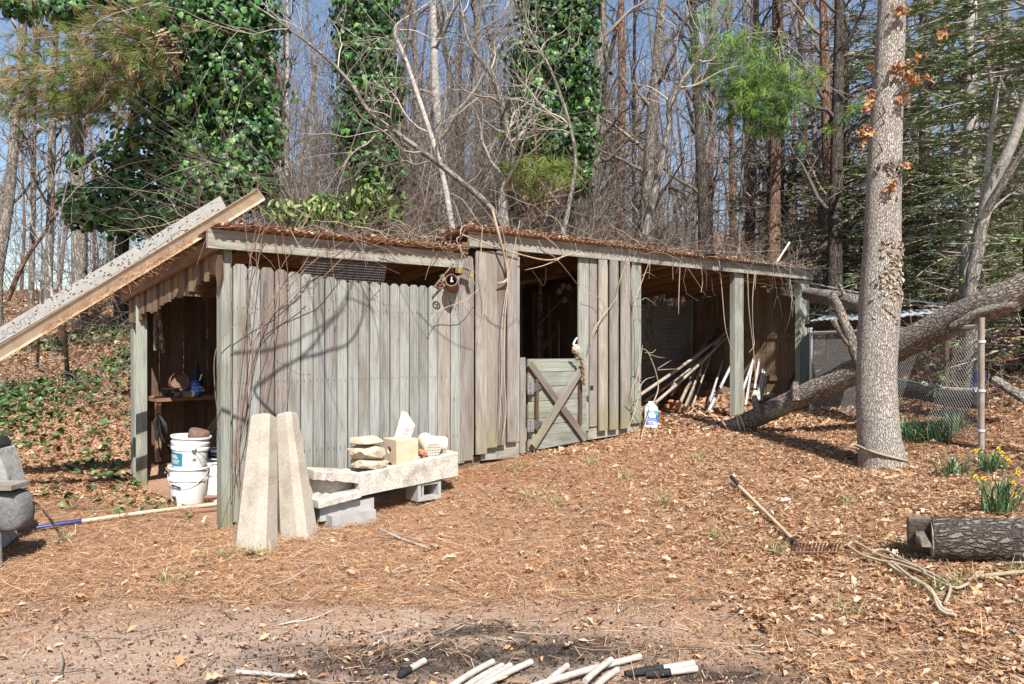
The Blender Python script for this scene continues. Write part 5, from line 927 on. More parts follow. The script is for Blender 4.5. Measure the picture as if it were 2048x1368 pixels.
def ivy_cloud(name, blobs, Y, n, parent, size=(.09, .15), depth=.55, col=None, T=IVY_T, Fa=IVY_F, mat=M_IVY, outw=1.0, **props):
    """blobs: photograph ellipses (cx, cy, rx, ry, weight); leaves hang on the shells, facing out"""
    w = np.array([b[4] * b[2] * b[3] for b in blobs], float); k = rng.choice(len(blobs), n, p=w / w.sum()); B = np.array([b[:4] for b in blobs], float)[k]
    d = rng.normal(0, 1, (n, 3)); d /= np.linalg.norm(d, axis=1, keepdims=True); rad = rng.uniform(.45, 1.08, n) ** .6
    lump = 1 + .34 * np.sin(d[:, 0] * 9 + k * 1.7) * np.sin(d[:, 2] * 8 + k) + np.where(rng.uniform(0, 1, n) < .07, rng.uniform(.1, .6, n), 0)
    sc = Y / F; c = np.stack([(B[:, 0] - 1024) * sc, np.full(n, Y), CAMZ - (B[:, 1] - 684) * sc], 1)
    pos = c + d * (rad * lump)[:, None] * np.stack([B[:, 2] * sc, np.minimum(B[:, 2] * sc, depth * 1.6) * depth / .55, B[:, 3] * sc], 1)
    nrm = d * outw + rng.normal(0, .45, (n, 3)) + np.array([[0, -.35, .25]]); sp = rng.normal(math.pi, .6, n)
    return scatter(name, T, Fa, pos, rot_from(nrm, sp), rng.uniform(size[0], size[1], n), ivy_colors(n) if col is None else col, mat, parent, **props)
def tufts(pos, dirs, per, L, w, cols, spread=.7):
    n = len(pos); pp = np.repeat(pos, per, 0); dd = np.repeat(dirs / np.linalg.norm(dirs, axis=1, keepdims=True), per, 0) + rng.normal(0, spread, (n * per, 3)); m = n * per
    sc = np.stack([np.full(m, w), rng.uniform(L * .7, L * 1.15, m), np.ones(m)], 1); return pp, rot_along(dd, rng.normal(0, 1, (m, 3))), sc, np.repeat(cols, per, 0)
# --- the oak in front
path = [Vector(p) for p in (P(1768, 962, 8.5), P(1765, 925, 8.5), P(1757, 860, 8.5), P(1753, 750, 8.5), P(1760, 600, 8.5), P(1765, 470, 8.5), P(1770, 300, 8.5), P(1780, 100, 8.5), P(1786, -60, 8.5), P(1796, -420, 8.5), P(1800, -900, 8.5))]
oak = thing('oak_tree', P(1768, 935, 8.5), 'stout pale barked oak trunk with rope round its foot', 'tree'); orad = [.265, .235, .21, .195, .205, .18, .165, .142, .132, .12, .08]
curve_tube('trunk', path, orad, M_OAK, oak, 32, 10, .018)
stems_mesh('branches', limbs_on(path[-3:], orad[-3:], 9, 60, 'grey', .1, (1.5, 3.0), .5), oak)
for nm, nP, y0_, y1_, cl in (('bark_scar', 120, 505, 615, [(.38, .30, .22), (.30, .225, .16), (.42, .36, .29), (.22, .17, .13)]), ('bark_scar', 50, 330, 350, [(.30, .25, .2), (.2, .16, .13)])):
    yy = rng.normal((y0_ + y1_) / 2, (y1_ - y0_) * .3, nP); an = rng.normal(-math.pi / 2 + .25, .42, nP); rr_ = np.interp(yy, [100, 300, 470, 600, 750], [.145, .168, .18, .196, .19]); cx_ = np.interp(yy, [100, 300, 470, 600, 750], [1780, 1770, 1765, 1760, 1753]); cx_ = (cx_ - 1024) / F * 8.5; pos = np.stack([cx_ + (rr_ + .004) * np.cos(an), 8.5 + (rr_ + .004) * np.sin(an), CAMZ - (yy - 684) / F * 8.5], 1)
    scatter(nm, LEAF_T, LEAF_F, pos, rot_from(np.stack([np.cos(an), np.sin(an), np.full(nP, .2)], 1) + rng.normal(0, .25, (nP, 3))), np.stack([rng.uniform(.04, .09, nP), rng.uniform(.04, .10, nP), rng.uniform(.1, .25, nP)], 1), palette(cl, nP), M_LITTER, oak, kind='stuff')
tw = []
for x, y, dx, dy, n in ((1806, 22, 26, 16, 24), (1800, 140, 30, 22, 34), (1822, 160, 18, 14, 26), (1812, 196, 16, 12, 16), (1855, 160, 10, 10, 10), (1741, 190, 12, 16, 14), (1736, 212, 12, 14, 16), (1730, 268, 16, 18, 34), (1786, 372, 14, 10, 18), (1812, 330, 12, 10, 10), (1740, 136, 6, 6, 5), (1838, 115, 8, 12, 8), (1880, 66, 14, 14, 18)):
    c0 = P(x, y, 8.28); pos = np.array(c0)[None] + rng.normal(0, .5, (n, 3)) * np.array([[dx, 14, dy]]) * 8.3 / F; scatter('dead_leaves', OAK_T, OAK_F, pos, rot_from(rng.normal(0, 1, (n, 3)) + np.array([[0, -.6, .2]])), rng.uniform(.05, .095, n), palette([(.40, .20, .09), (.48, .27, .13), (.30, .13, .06)], n), M_LITTER, oak, kind='stuff'); axis_x = 1768 + (300 - y) * .045; tw.append((c0, P(axis_x, y + 45, 8.4)))
for a, b in tw: curve_tube('twig', [b, (a + b) / 2 + Vector((0, -.05, .03)), a], [.008, .006, .003], M_GBARK, oak, 5, 4)
ac = P(1763, 905, 8.5); o = curve_tube('trunk_rope', [P(1700, 894, 8.2), P(1708, 889, 8.22)] + [Vector((ac.x + .243 * math.cos(a), ac.y + .243 * math.sin(a), ac.z + .065 - .06 * (a + 2.9))) for a in np.linspace(-2.75, .4, 9)] + [Vector((ac.x + .243 * math.cos(a), ac.y + .243 * math.sin(a), ac.z - .10 + .05 * (a - .4))) for a in np.linspace(.8, 3.2, 6)], .012, M_ROPE, None, 7, 5); tag(o, 'weathered rope slung round the foot of the oak', 'rope')
# --- ivy-clad trees
t, pa = tree('large tree buried in glossy ivy behind the left end of the shed', [(420, 0), (405, 250), (392, 480), (385, 600)], 12.4, .22, M_DBARK, name='ivy_tree', nl=16, nt_=90, tmin=.3)
ivy_cloud('ivy', [(440, 50, 110, 80, 1), (460, 160, 85, 85, 1), (350, 215, 75, 60, .9), (470, 290, 70, 85, .9), (300, 300, 75, 55, .7), (430, 380, 100, 60, 1), (260, 395, 75, 45, .9), (175, 430, 55, 30, .7), (330, 440, 55, 30, .7), (500, 80, 40, 110, 1), (320, 40, 60, 40, .8), (240, 10, 60, 25, .9), (510, 350, 40, 60, .9), (220, 330, 45, 35, .35), (420, -80, 160, 80, .8), (150, 325, 25, 20, .4), (130, 20, 60, 30, .8), (30, 15, 45, 25, .7), (160, 400, 45, 30, .8), (540, 260, 25, 60, .6), (365, 120, 55, 45, .6), (250, 440, 70, 35, .9), (390, 300, 70, 50, .8)], 12.2, 21000, t, (.05, .13), .5)
t, pa = tree('straight trunk wrapped in dark ivy behind the middle of the left roof', [(735, 0), (735, 250), (738, 480)], 13.2, .26, M_DBARK, name='ivy_tree', nl=8, nt_=30, tmin=.55)
ivy_cloud('ivy', [(728, 20, 62, 80, 1), (735, 120, 62, 70, 1), (742, 200, 58, 60, 1), (735, 275, 62, 50, 1), (748, 340, 62, 45, .9), (740, 400, 50, 40, .7), (700, 90, 30, 60, .7), (775, 300, 25, 40, .5), (725, -90, 70, 70, 1)], 13.0, 10500, t, (.05, .115), .6)
t, pa = tree('thick trunk wrapped in sunlit ivy behind the doorway', [(1150, 0), (1150, 250), (1165, 480)], 13.6, .27, M_DBARK, name='ivy_tree', nl=8, nt_=30, tmin=.55)
ivy_cloud('ivy', [(1085, 30, 55, 60, 1), (1150, 30, 50, 80, 1), (1060, 120, 50, 60, 1), (1130, 130, 62, 70, 1), (1165, 190, 38, 70, 1), (1080, 210, 62, 60, 1), (1110, 280, 70, 50, .9), (1175, 290, 24, 50, .7), (1045, 270, 30, 50, .6), (1150, 350, 40, 40, .5), (1110, -70, 90, 60, 1), (1060, 340, 40, 45, .4)], 13.4, 9000, t, (.045, .11), .6, col=palette([(.028, .085, .02), (.048, .125, .028), (.015, .045, .014), (.11, .20, .045)], 9000, [4, 4, 4, 2], .3))
# --- pines
def needle_part(name, ell, Y, n, per, L, cols, parent, droop=-.15, lat=(-.5, .5), w=.0042, spread=.6):
    wts = np.array([e[2] * e[3] * e[4] for e in ell], float); k = rng.choice(len(ell), n, p=wts / wts.sum()); E = np.array([e[:4] for e in ell], float)[k]; q = rng.normal(0, .5, (n, 2)); sc = Y / F
    pos = np.stack([(E[:, 0] + q[:, 0] * E[:, 2] - 1024) * sc, Y + rng.normal(0, .45, n), CAMZ - (E[:, 1] + q[:, 1] * E[:, 3] - 684) * sc], 1); d = np.stack([rng.uniform(*lat, n), rng.uniform(-.9, .2, n), np.full(n, droop) + rng.normal(0, .3, n)], 1)
    o = scatter(name, NEED_T, NEED_F, *tufts(pos, d, per, L, w, cols, spread), M_NEEDLE, parent); return pos, d
def bough_stems(pos, d, root, parent, col='grey', n=60):
    i = rng.choice(len(pos), min(n, len(pos)), replace=False); a = pos[i]; b = np.array(root)[None] + rng.normal(0, .12, (len(i), 3)); u = np.linspace(0, 1, 7)[None, :, None]; Ps = b[:, None] * (1 - u) + a[:, None] * u; Ps = Ps + np.sin(u * math.pi) * rng.normal(0, .12, (len(i), 1, 3)); Rs = np.linspace(.016, .003, 7)[None].repeat(len(i), 0); stems_mesh('boughs', [(Ps, Rs, col, 4)], parent)
PG = [(.09, .17, .035), (.14, .22, .05), (.06, .12, .03), (.20, .26, .07)]; PB = [(.27, .20, .09), (.22, .155, .07), (.33, .25, .12), (.17, .18, .06)]
t, pa = tree('pine with browning needle boughs at the upper left', [(148, 0), (152, 250), (158, 480), (160, 640)], 13.6, .13, M_GBARK, 'pine', 'pine_tree', nl=8, nt_=30)
pos, d = needle_part('needles', [(215, 160, 110, 50, 1), (110, 170, 90, 55, .8), (290, 120, 60, 40, .8), (60, 215, 60, 35, .8), (250, 60, 80, 45, .9), (190, 200, 80, 35, .9), (150, 90, 80, 40, .6), (300, 20, 60, 30, .6), (30, 160, 50, 40, .4)], 10.6, 620, 34, .17, np.concatenate([palette(PB, 330), palette(PG, 290)]), t, -.2, (-.9, .2), .0042, .42); bough_stems(pos, d, P(330, 90, 11.6), t, 'tan', 90)
t, pa = tree('pine with bright green feathery boughs left of the oak', [(1555, 0), (1552, 200), (1548, 480)], 19.0, .17, M_PBARK, 'pine', 'pine_tree', nl=10, nt_=40, col='red')
pos, d = needle_part('needles', [(1520, 170, 60, 40, 1), (1560, 205, 50, 38, 1), (1490, 215, 50, 34, 1), (1440, 110, 55, 45, .6), (1470, 160, 50, 40, .8), (1590, 170, 35, 30, .6), (1540, 250, 40, 25, .8), (1410, 40, 30, 25, .5), (1510, 100, 40, 30, .5), (1702, 215, 18, 14, .9), (1640, 262, 16, 10, .6)], 14.0, 620, 26, .19, palette([(.17, .29, .05), (.24, .35, .07), (.11, .20, .05), (.09, .19, .07)], 620), t, -.35, (-.7, .3), .006, .5); bough_stems(pos, d, P(1552, 90, 15), t, 'grey', 70)
t, pa = tree('young pine with yellow green needles in the thicket over the doorway', [(1070, 280), (1075, 380), (1080, 470)], 11.6, .04, M_PBARK, 'pine', 'pine_tree', top=4.8, nl=6, nt_=10)
pos, d = needle_part('needles', [(1045, 350, 30, 22, 1), (1095, 345, 30, 22, 1), (1140, 355, 22, 16, .8), (1070, 375, 40, 15, .7), (995, 305, 8, 10, .5)], 11.2, 110, 30, .17, palette([(.20, .26, .05), (.14, .22, .045), (.28, .30, .09)], 110), t, .0, (-.6, .6)); bough_stems(pos, d, P(1075, 400, 11.5), t, 'tan', 30)
# --- hemlocks on the right: flat sprays of short needles on drooping limbs
def hemlock(label, x, ybase, Y, r, tiers, n, spread, mat=M_GBARK, top=11.0, dark=1.0, y0=-200):
    t, pa = tree(label, [(x, y0), (x + 3, 300), (x - 2, ybase)], Y, r, mat, 'hemlock', 'hemlock_tree', top=top, nl=0); b = pa[0]; h = np.array(tiers)
    nb = n // 150; zz = rng.uniform(tiers[0], tiers[1], nb); az = rng.uniform(0, 2 * np.pi, nb); L = spread * (1.15 - .55 * (zz - tiers[0]) / (tiers[1] - tiers[0])) * rng.uniform(.6, 1.1, nb); p0 = np.stack([np.interp(zz, [p.z for p in pa], [p.x for p in pa]), np.interp(zz, [p.z for p in pa], [p.y for p in pa]), zz], 1)
    L1, R1 = grow(p0, np.stack([np.cos(az), np.sin(az), rng.normal(.12, .1, nb)], 1), L, .022, 9, .09, -.045, .15); p, d, rr, _ = spawn(L1, R1, nb * 9, .15, 1, .9); d[:, 2] *= .35; L2, R2 = grow(p, d, rng.uniform(.25, .7, nb * 9), .006, 3, .12, -.07, .4); stems_mesh('limbs', [(L1, R1, 'pale', 4), (L2, R2, 'pale', 3)], t)
    p, d, rr, i = spawn(L2, R2, n, .05, 1, 1.0); d[:, 2] *= .25; d[:, 2] -= .12; sc = np.stack([rng.uniform(.016, .028, n), rng.uniform(.07, .15, n), np.ones(n)], 1)
    scatter('foliage', NEED_T, NEED_F, p, rot_along(d, np.array([[0, 0, 1.]]) + rng.normal(0, .4, (n, 3))), sc, palette([(.12, .19, .065), (.17, .25, .085), (.075, .13, .05), (.23, .30, .11), (.30, .26, .17)], n, [4, 4, 3, 2, 2]) * dark, M_NEEDLE, t)
hemlock('hemlock with mottled pale trunk right of the oak', 1940, 470, 15.5, .17, (1.8, 8.2), 22000, 2.6, M_WBARK)
hemlock('hemlock filling the space just right behind the oak', 1845, 470, 18.0, .14, (1.7, 9.6), 24000, 2.7)
hemlock('dark hemlock with pointed crown left behind the oak', 1690, 480, 21.0, .14, (2.2, 9.6), 26000, 2.5, M_DBARK, 10.0, .75, 90)
hemlock('low spreading hemlock beyond the fence at the picture edge', 2060, 560, 11.5, .10, (.9, 6.5), 19000, 2.3, M_DBARK, 7.5, .9)
hemlock('shaded hemlock sapling low behind the kennel', 1780, 560, 17.0, .08, (1.4, 5.2), 14000, 2.1, M_DBARK, 5.6, .9)
hemlock('hemlock of lighter green filling the right picture edge', 2010, 520, 19.0, .14, (1.9, 8.6), 17000, 2.8, M_GBARK, 9.5)
hemlock('dark hemlock low between the reddish pines', 1560, 520, 22.0, .10, (2.6, 6.5), 14000, 2.3, M_DBARK, 7.5, .65)
# --- single trunks one can tell apart
TR = [('leaning grey trunk at the far left picture edge', [(30, 250), (18, 400), (-6, 560)], 14.0, .10, M_GBARK, 'grey'), ('slender grey trunk between the leaning one and the browning pine', [(112, 0), (104, 300), (97, 560)], 14.5, .075, M_GBARK, 'grey'), ('dark trunk showing beneath the ivy tree beside the channel', [(255, 380), (250, 440), (243, 520)], 13.2, .11, M_DBARK, 'grey'),
      ('pale straight trunk between the two left ivy trees', [(530, 0), (548, 200), (562, 430)], 15.5, .135, M_WBARK, 'pale'), ('thin pale trunk close beside the pale straight one', [(575, 0), (574, 230), (572, 430)], 15.0, .05, M_WBARK, 'pale'), ('pale mottled trunk right of the dark ivy column', [(865, 0), (872, 200), (888, 420)], 15.5, .11, M_WBARK, 'pale'), ('slim grey trunk behind the pale mottled one', [(835, 250), (838, 330), (842, 420)], 18, .09, M_GBARK, 'grey'),
      ('mottled brown trunk with forked top over the open bay', [(1325, 0), (1312, 150), (1300, 300), (1292, 460)], 15.2, .14, M_GBARK, 'grey'), ('reddish pine trunk left of the mottled forked trunk', [(1242, 0), (1244, 200), (1240, 460)], 19, .13, M_PBARK, 'red'), ('dark trunk over the middle of the open bay', [(1385, 0), (1395, 200), (1408, 460)], 18, .15, M_DBARK, 'dark'),
      ('reddish pine trunk left of the green boughs', [(1420, 0), (1422, 300), (1420, 470)], 24, .10, M_PBARK, 'red'), ('orange flaked pine trunk below the green boughs', [(1512, 0), (1508, 220), (1500, 480)], 23, .16, M_PBARK, 'red'), ('tall pine trunk with clean bark left of the oak', [(1646, 0), (1652, 200), (1658, 400), (1662, 560)], 18.5, .165, M_PBARK, 'red'), ('thin dark trunk under the green pine boughs', [(1545, 230), (1543, 330), (1540, 480)], 22, .13, M_DBARK, 'dark'), ('pine trunk with orange flakes behind the dark one', [(1455, 0), (1462, 220), (1466, 480)], 26, .13, M_PBARK, 'red'),
      ('dark slanting trunk crossing behind the oak', [(1790, 300), (1720, 430), (1640, 500), (1590, 560)], 17, .07, M_DBARK, 'dark'), ('grey trunk beyond the fence left of the oak', [(1672, 380), (1670, 480), (1668, 690)], 16.2, .16, M_DBARK, 'dark'), ('tall thin trunk rising behind the ivy column', [(812, 0), (806, 200), (800, 430)], 20, .08, M_GBARK, 'grey'), ('brown trunk just right of the sunlit ivy', [(1195, 150), (1185, 330), (1178, 480)], 15, .13, M_GBARK, 'grey'), ('thin straight trunk in the gap left of the sunlit ivy', [(950, 0), (955, 220), (958, 440)], 21, .10, M_GBARK, 'grey'), ('slender trunk right of the leaning grey one by the channel', [(68, 250), (66, 420), (62, 600)], 16, .06, M_GBARK, 'grey')]
for lab, px, Y, r, m, col in TR: tree(lab, px, Y, r, m, 'tree', 'bare_tree' if m is not M_PBARK else 'pine_tree', top=10.5 if Y < 19 else 12.5, nl=(6 if 'slanting' in lab else 16), nt_=110, col=col, nt2=150, Ll=(.8, 2.6), up=.25)
# leaning pale birch and its scaly stem at the right
t = thing('leaning_birch', P(1945, 640, 10.6), 'pale forked birch leaning right above the fence', 'tree'); b0 = P(1940, 640, 10.6); b0.z = gz(b0.x, b0.y) - .1
curve_tube('trunk', [b0, P(1942, 600, 10.6), P(1955, 500, 10.6), P(1968, 430, 10.6)], [.10, .09, .08, .07], M_GBARK, t, 12, 6, .06); curve_tube('limb', [P(1966, 440, 10.6), P(1985, 370, 10.5), P(2022, 290, 10.3), P(2060, 180, 10.1), P(2100, 20, 10), P(2120, -200, 10)], [.075, .075, .068, .06, .05, .03], M_WBARK, t, 10, 5); curve_tube('limb', [P(1964, 430, 10.6), P(1975, 330, 10.7), P(1988, 230, 10.8), P(1996, 180, 10.8), P(2005, 150, 10.9)], [.045, .04, .03, .022, .012], M_WBARK, t, 8, 5); curve_tube('limb', [P(1975, 420, 10.5), P(2010, 360, 10.3), P(2060, 280, 10.1)], [.055, .045, .04], M_GBARK, t, 8, 5, .05)
for a, b, c_ in (((1985, 250), (2000, 235), (2018, 228)), ((2022, 290), (2038, 262), (2052, 255)), ((1975, 430), (2005, 400), (2048, 370)), ((2000, 160), (2020, 190), (2045, 215))): curve_tube('twig', [P(*a, 10.6), P(*b, 10.5), P(*c_, 10.4)], [.02, .014, .006], M_WBARK, t, 6, 4)
o = curve_tube('broken_branch', [P(1990, 760, 8.3), P(2020, 780, 8.1), P(2060, 805, 7.9), P(2110, 850, 7.7)], [.045, .05, .05, .05], M_LOG, None, 9, 4, .08); tag(o, 'broken dead branch poking in beside the fence corner', 'branch')
# --- bare saplings leaning over the roof (each its own thing)
def sapling(label, pts, r, mat, side=10, col='pale'):
    t = thing('bare_sapling', pts[0], label, 'sapling'); n = len(pts); rr = [r * (1 - .8 * k / (n - 1)) for k in range(n)]; curve_tube('stem', pts, rr, mat, t, 8, 6); stems_mesh('twigs', limbs_on(pts, rr, side, side * 5, col, .2, (.5, 1.6), .15), t); return t
sapling('long bare sapling slanting up left across the dark ivy column', [P(1012, 466, 10.2), P(975, 410, 10.0), P(900, 345, 9.8), P(820, 285, 9.6), P(740, 225, 9.4), P(700, 165, 9.3), P(640, 105, 9.2), P(560, 45, 9.1), P(500, 5, 9.0)], .045, M_GBARK, 12)
sapling('curved grey sapling rising behind the doorway roof', [P(1010, 462, 10.9), P(1005, 400, 11), P(1018, 330, 11), P(1010, 240, 11), P(985, 150, 11), P(940, 90, 11.2), P(920, 0, 11.3)], .075, M_GBARK, 14)
sapling('bent pale vine trunk rising over the left roof', [P(905, 460, 11.5), P(880, 330, 11.5), P(815, 130, 11.6), P(790, 60, 11.6), P(830, 25, 11.6), P(900, -20, 11.6)], .045, M_WBARK, 10)
sapling('arching sapling leaning from the roof towards the bay', [P(1125, 470, 10.6), P(1140, 400, 10.6), P(1150, 300, 10.5), P(1110, 160, 10.4), P(1060, 60, 10.3), P(1040, -30, 10.3)], .038, M_GBARK, 12)
sapling('forked bare sapling over the open bay', [P(1290, 470, 12.8), P(1310, 380, 12.8), P(1335, 270, 12.8), P(1350, 190, 12.9), P(1400, 110, 13), P(1460, 20, 13)], .07, M_GBARK, 16)
sapling('thin sapling on the ivy bank below the channel', [gp(135, 755), P(128, 650, 9.9), P(118, 560, 9.9), P(122, 430, 9.9), P(150, 300, 9.9)], .03, M_GBARK, 6, 'grey'); sapling('thin paired sapling left on the ivy bank', [gp(75, 740), P(78, 650, 10.5), P(84, 520, 10.5), P(80, 330, 10.5)], .022, M_GBARK, 6, 'grey'); sapling('pale crooked sapling under the channel on the bank', [gp(128, 690), P(115, 640, 11.4), P(105, 600, 11.4), P(98, 480, 11.4), P(112, 330, 11.4)], .035, M_WBARK, 5, 'pale')
sapling('brown bent branch reaching up left of the ivy tree', [P(15, 600, 10.5), P(50, 520, 10.4), P(95, 455, 10.3), P(112, 390, 10.3)], .035, M_PBARK, 3, 'tan')
# --- wood behind: countable copies, then the far mass
protos = []
for k, (m, col, nl, nt_) in enumerate(((M_GBARK, 'grey', 22, 170), (M_PBARK, 'red', 26, 160), (M_DBARK, 'dark', 24, 170), (M_GBARK, 'pale', 22, 170))):
    base_ = Vector((0, 0, 0)); H_ = 12; pts = [Vector((.25 * math.sin(z * .4 + k), .2 * math.cos(z * .5 + k * 2) - .2 * math.cos(k * 2), z)) for z in np.linspace(0, H_, 9)]; rr = [.12 * (1 - .7 * z / H_) for z in np.linspace(0, H_, 9)]
    a = MB(); tube_pts = pts; tr = MB().tube(pts, rr, 9, True, .04).mesh('trunk', m, True); out = limbs_on(pts, rr, nl, nt_, col, .12, (.8, 2.8), .3, 260)
    parts = [(tubes(Ps, Rs, sd)[0], tubes(Ps, Rs, sd)[1], np.repeat(palette(CT[cl], len(Ps)), Ps.shape[1] * sd, axis=0)) for Ps, Rs, cl, sd in out]; V, Fq, c = merge(parts); protos.append((tr, new_mesh('branches', V, Fq, M_STEM, c, True)))
KL = ['grey barked bare tree', 'red brown pine trunk', 'dark bare tree', 'pale twigged bare tree']
ZN = [(330, 'over the metal channels'), (600, 'behind the large ivy tree'), (830, 'beside the dark ivy column'), (1010, 'between the two ivy columns'), (1200, 'behind the sunlit ivy'), (1420, 'over the open bay'), (1700, 'among the green pine boughs'), (4000, 'beyond the oak')]
WT = {}
for k in range(44):
    Y = 17 + 15 * (k / 44) + random.uniform(-.6, .6); px = ((k * 0.618034) % 1) * 2150 - 50
    if px < 300 and k % 3: px = 900 + k * 9
    x = (px - 1024) / F * Y; kd = (0, 2, 3, 1)[k % 4] if x < 2.5 else (1, 2, 0, 3)[k % 4]; pos_ = int((px % 100) // 34); q = (.75, .7, .42)[pos_] * random.uniform(.9, 1.15); M = Matrix.Translation((x, Y, gz(x, Y) - .1)) @ Matrix.Rotation((0, random.choice((-.16, .16)), 0)[pos_] + random.uniform(-.02, .02), 4, 'Y') @ Matrix.Rotation(random.uniform(0, 6.28), 4, 'Z') @ Matrix.Diagonal((q, q, random.uniform(.85, 1.15), 1))
    zone = next(n for m, n in ZN if px < m); lab = ('', 'leaning ', 'slender ')[pos_] + KL[kd] + (' farther back' if k > 22 else '') + ' ' + zone; t = link('wood_tree', None, None, M); tag(t, lab, 'tree', 'bare trees of the wood ' + zone); WT.setdefault(lab, []).append((px, t))
    for nm, me in zip(('trunk', 'branches'), protos[kd]): o = bpy.data.objects.new(nm, me); C.objects.link(o); o.parent = t
for lab, l in WT.items():
    if len(l) > 1:
        for q, (px, t) in enumerate(sorted(l, key=lambda e: e[0])): t['label'] = lab + (', leftmost of its kind' if q == 0 else (', rightmost of its kind' if q == len(l) - 1 else ', between its twins'))
N_ = 380; Y = rng.uniform(28, 75, N_); ux = rng.uniform(-.68, .72, N_); ux = np.where((ux < -.3) & (rng.uniform(0, 1, N_) < .7), rng.uniform(-.1, .6, N_), ux); x = ux * Y; p0 = np.stack([x, Y, GZ(x, Y)], 1); L1, R1 = grow(p0, np.array([[0, 0, 1.]]) + rng.normal(0, .05, (N_, 3)), rng.uniform(8, 15, N_), rng.uniform(.045, .12, N_), 8, .04, .02, .25)
p, d, r, _ = spawn(L1, R1, 4200, .12, 1, 1.2); d[:, 2] += .3; L2, R2 = grow(p, d, rng.uniform(1, 3.2, 4200), np.clip(r * .4, .012, .04), 5, .22, .03, .2); p, d, r, _ = spawn(L2, R2, 14000, .1, 1, 1.0); L3, R3 = grow(p, d, rng.uniform(.5, 1.7, 14000), np.clip(r * .7, .008, .016), 3, .2, .02, .5)
stems_mesh('far_wood', [(L1[::2], R1[::2], 'grey', 5), (L1[1::2], R1[1::2], 'red', 5), (L2, R2, 'grey', 3), (L3, R3, 'grey', 3)], kind='stuff', label='far bare wood reading as one mass beyond the shed', category='wood')
# --- thicket on and behind the roof
def over_roof(A_):
    x, y = A_[..., 0] - OX, A_[..., 1] - OY; s = x * ES[0] + y * ES[1]; d = x * ED[0] + y * ED[1]; zr = np.where(s < 2.66, 2.62 - .155 * (d + .06), 2.872 - .116 * (d + .06)) + .02
    A_[..., 2] = np.where((s > -.25) & (s < 10.7) & (d > -.18) & (d < 2.75), np.maximum(A_[..., 2], zr + rng.uniform(0, .03, zr.shape)), A_[..., 2])
def thicket(name, n, sfun, L, r, wob, grav, cl, label, up=1.0, K=9, twigs=0, tl=(.2, .6)):
    p0, d0 = sfun(n); L1, R1 = grow(p0, d0, rng.uniform(*L, n), rng.uniform(*r, n), K, wob, grav, .3); over_roof(L1); parts = [(L1[q::len(cl)], R1[q::len(cl)], c, 3) for q, c in enumerate(cl)]
    if twigs: p, d, rr, _ = spawn(L1, R1, twigs, .15, 1, 1.0); L2, R2 = grow(p, d, rng.uniform(*tl, twigs), np.clip(rr * .6, .0025, .006), 4, .3, 0, .4); over_roof(L2); parts += [(L2[q::len(cl)], R2[q::len(cl)], c, 3) for q, c in enumerate(cl)]
    return stems_mesh(name, parts, kind='stuff', label=label, category='thicket')
def on_roof(n):
    s = rng.uniform(.2, 10.6, n); d = np.where(rng.uniform(0, 1, n) < .3, rng.uniform(-.05, .6, n), rng.uniform(.5, 3.6, n)); x = OX + ES[0] * s + ED[0] * d; y = OY + ES[1] * s + ED[1] * d; z = np.where(d < 2.6, np.where(s < 2.65, 2.55, 2.78) - .13 * d, GZ(x, y)); dr = rng.normal(0, .8, (n, 3)); dr[:, 2] = rng.uniform(0, .8, n); return np.stack([x, y, z], 1), dr
thicket('roof_bramble', 1800, on_roof, (.3, 1.3), (.003, .0065), .28, -.10, ['tan', 'pale', 'red'], 'tangled dry bramble canes matted over the shed roof', twigs=2400)
def behind(n):
    d = rng.uniform(2.8, 6, n); s = rng.uniform(.5 * d + .5, 11); x = OX + ES[0] * s + ED[0] * d; y = OY + ES[1] * s + ED[1] * d; dr = rng.normal(0, .45, (n, 3)); dr[:, 2] = rng.uniform(.6, 1.5, n); return np.stack([x, y, GZ(x, y)], 1), dr
thicket('tall_thicket', 1400, behind, (1.6, 4.6), (.003, .008), .24, -.03, ['red', 'pale', 'red', 'dark', 'grey', 'tan'], 'tall bare stems and hanging vines rising behind the roof', twigs=11500, tl=(.3, 1.3))
def vinewall(n):
    d = rng.uniform(3.0, 7.5, n); s = rng.uniform(.5 * d + .6, 11); x = OX + ES[0] * s + ED[0] * d; y = OY + ES[1] * s + ED[1] * d; dr = rng.normal(0, .28, (n, 3)); dr[:, 2] = rng.uniform(.8, 1.5, n); return np.stack([x, y, GZ(x, y)], 1), dr
thicket('vine_tangle', 620, vinewall, (4.0, 8.0), (.004, .009), .26, -.005, ['red', 'grey', 'dark', 'pale'], 'high tangle of thin vines and twigs through the wood behind the roof', twigs=11000, tl=(.3, 1.5), K=12)
def bank(n):
    x = rng.uniform(-13, -4.3, n); y = np.where(rng.uniform(0, 1, n) < .3, rng.uniform(9.6, 12, n), rng.uniform(12, 19, n)); dr = rng.normal(0, .7, (n, 3)); dr[:, 2] = rng.uniform(.2, 1.4, n); return np.stack([x, y, GZ(x, y)], 1), dr
thicket('bank_undergrowth', 1500, bank, (.35, 1.05), (.003, .007), .22, -.09, ['tan', 'grey', 'red'], 'dry brown undergrowth covering the bank left of the shed', twigs=2200)
def rightside(n):
    x = rng.uniform(5.3, 10, n); y = rng.uniform(8.6, 18, n); dr = rng.normal(0, .7, (n, 3)); dr[:, 2] = rng.uniform(.3, 1.4, n); return np.stack([x, y, GZ(x, y)], 1), dr
thicket('fence_undergrowth', 520, rightside, (.5, 1.9), (.003, .008), .2, -.06, ['tan', 'grey', 'red'], 'dry tangled undergrowth beyond the fence and to its right', twigs=1200)
def backwood(n):
    x = rng.uniform(-13, 16, n); y = rng.uniform(16, 30, n); dr = rng.normal(0, .5, (n, 3)); dr[:, 2] = rng.uniform(.6, 1.4, n); return np.stack([x, y, GZ(x, y)], 1), dr
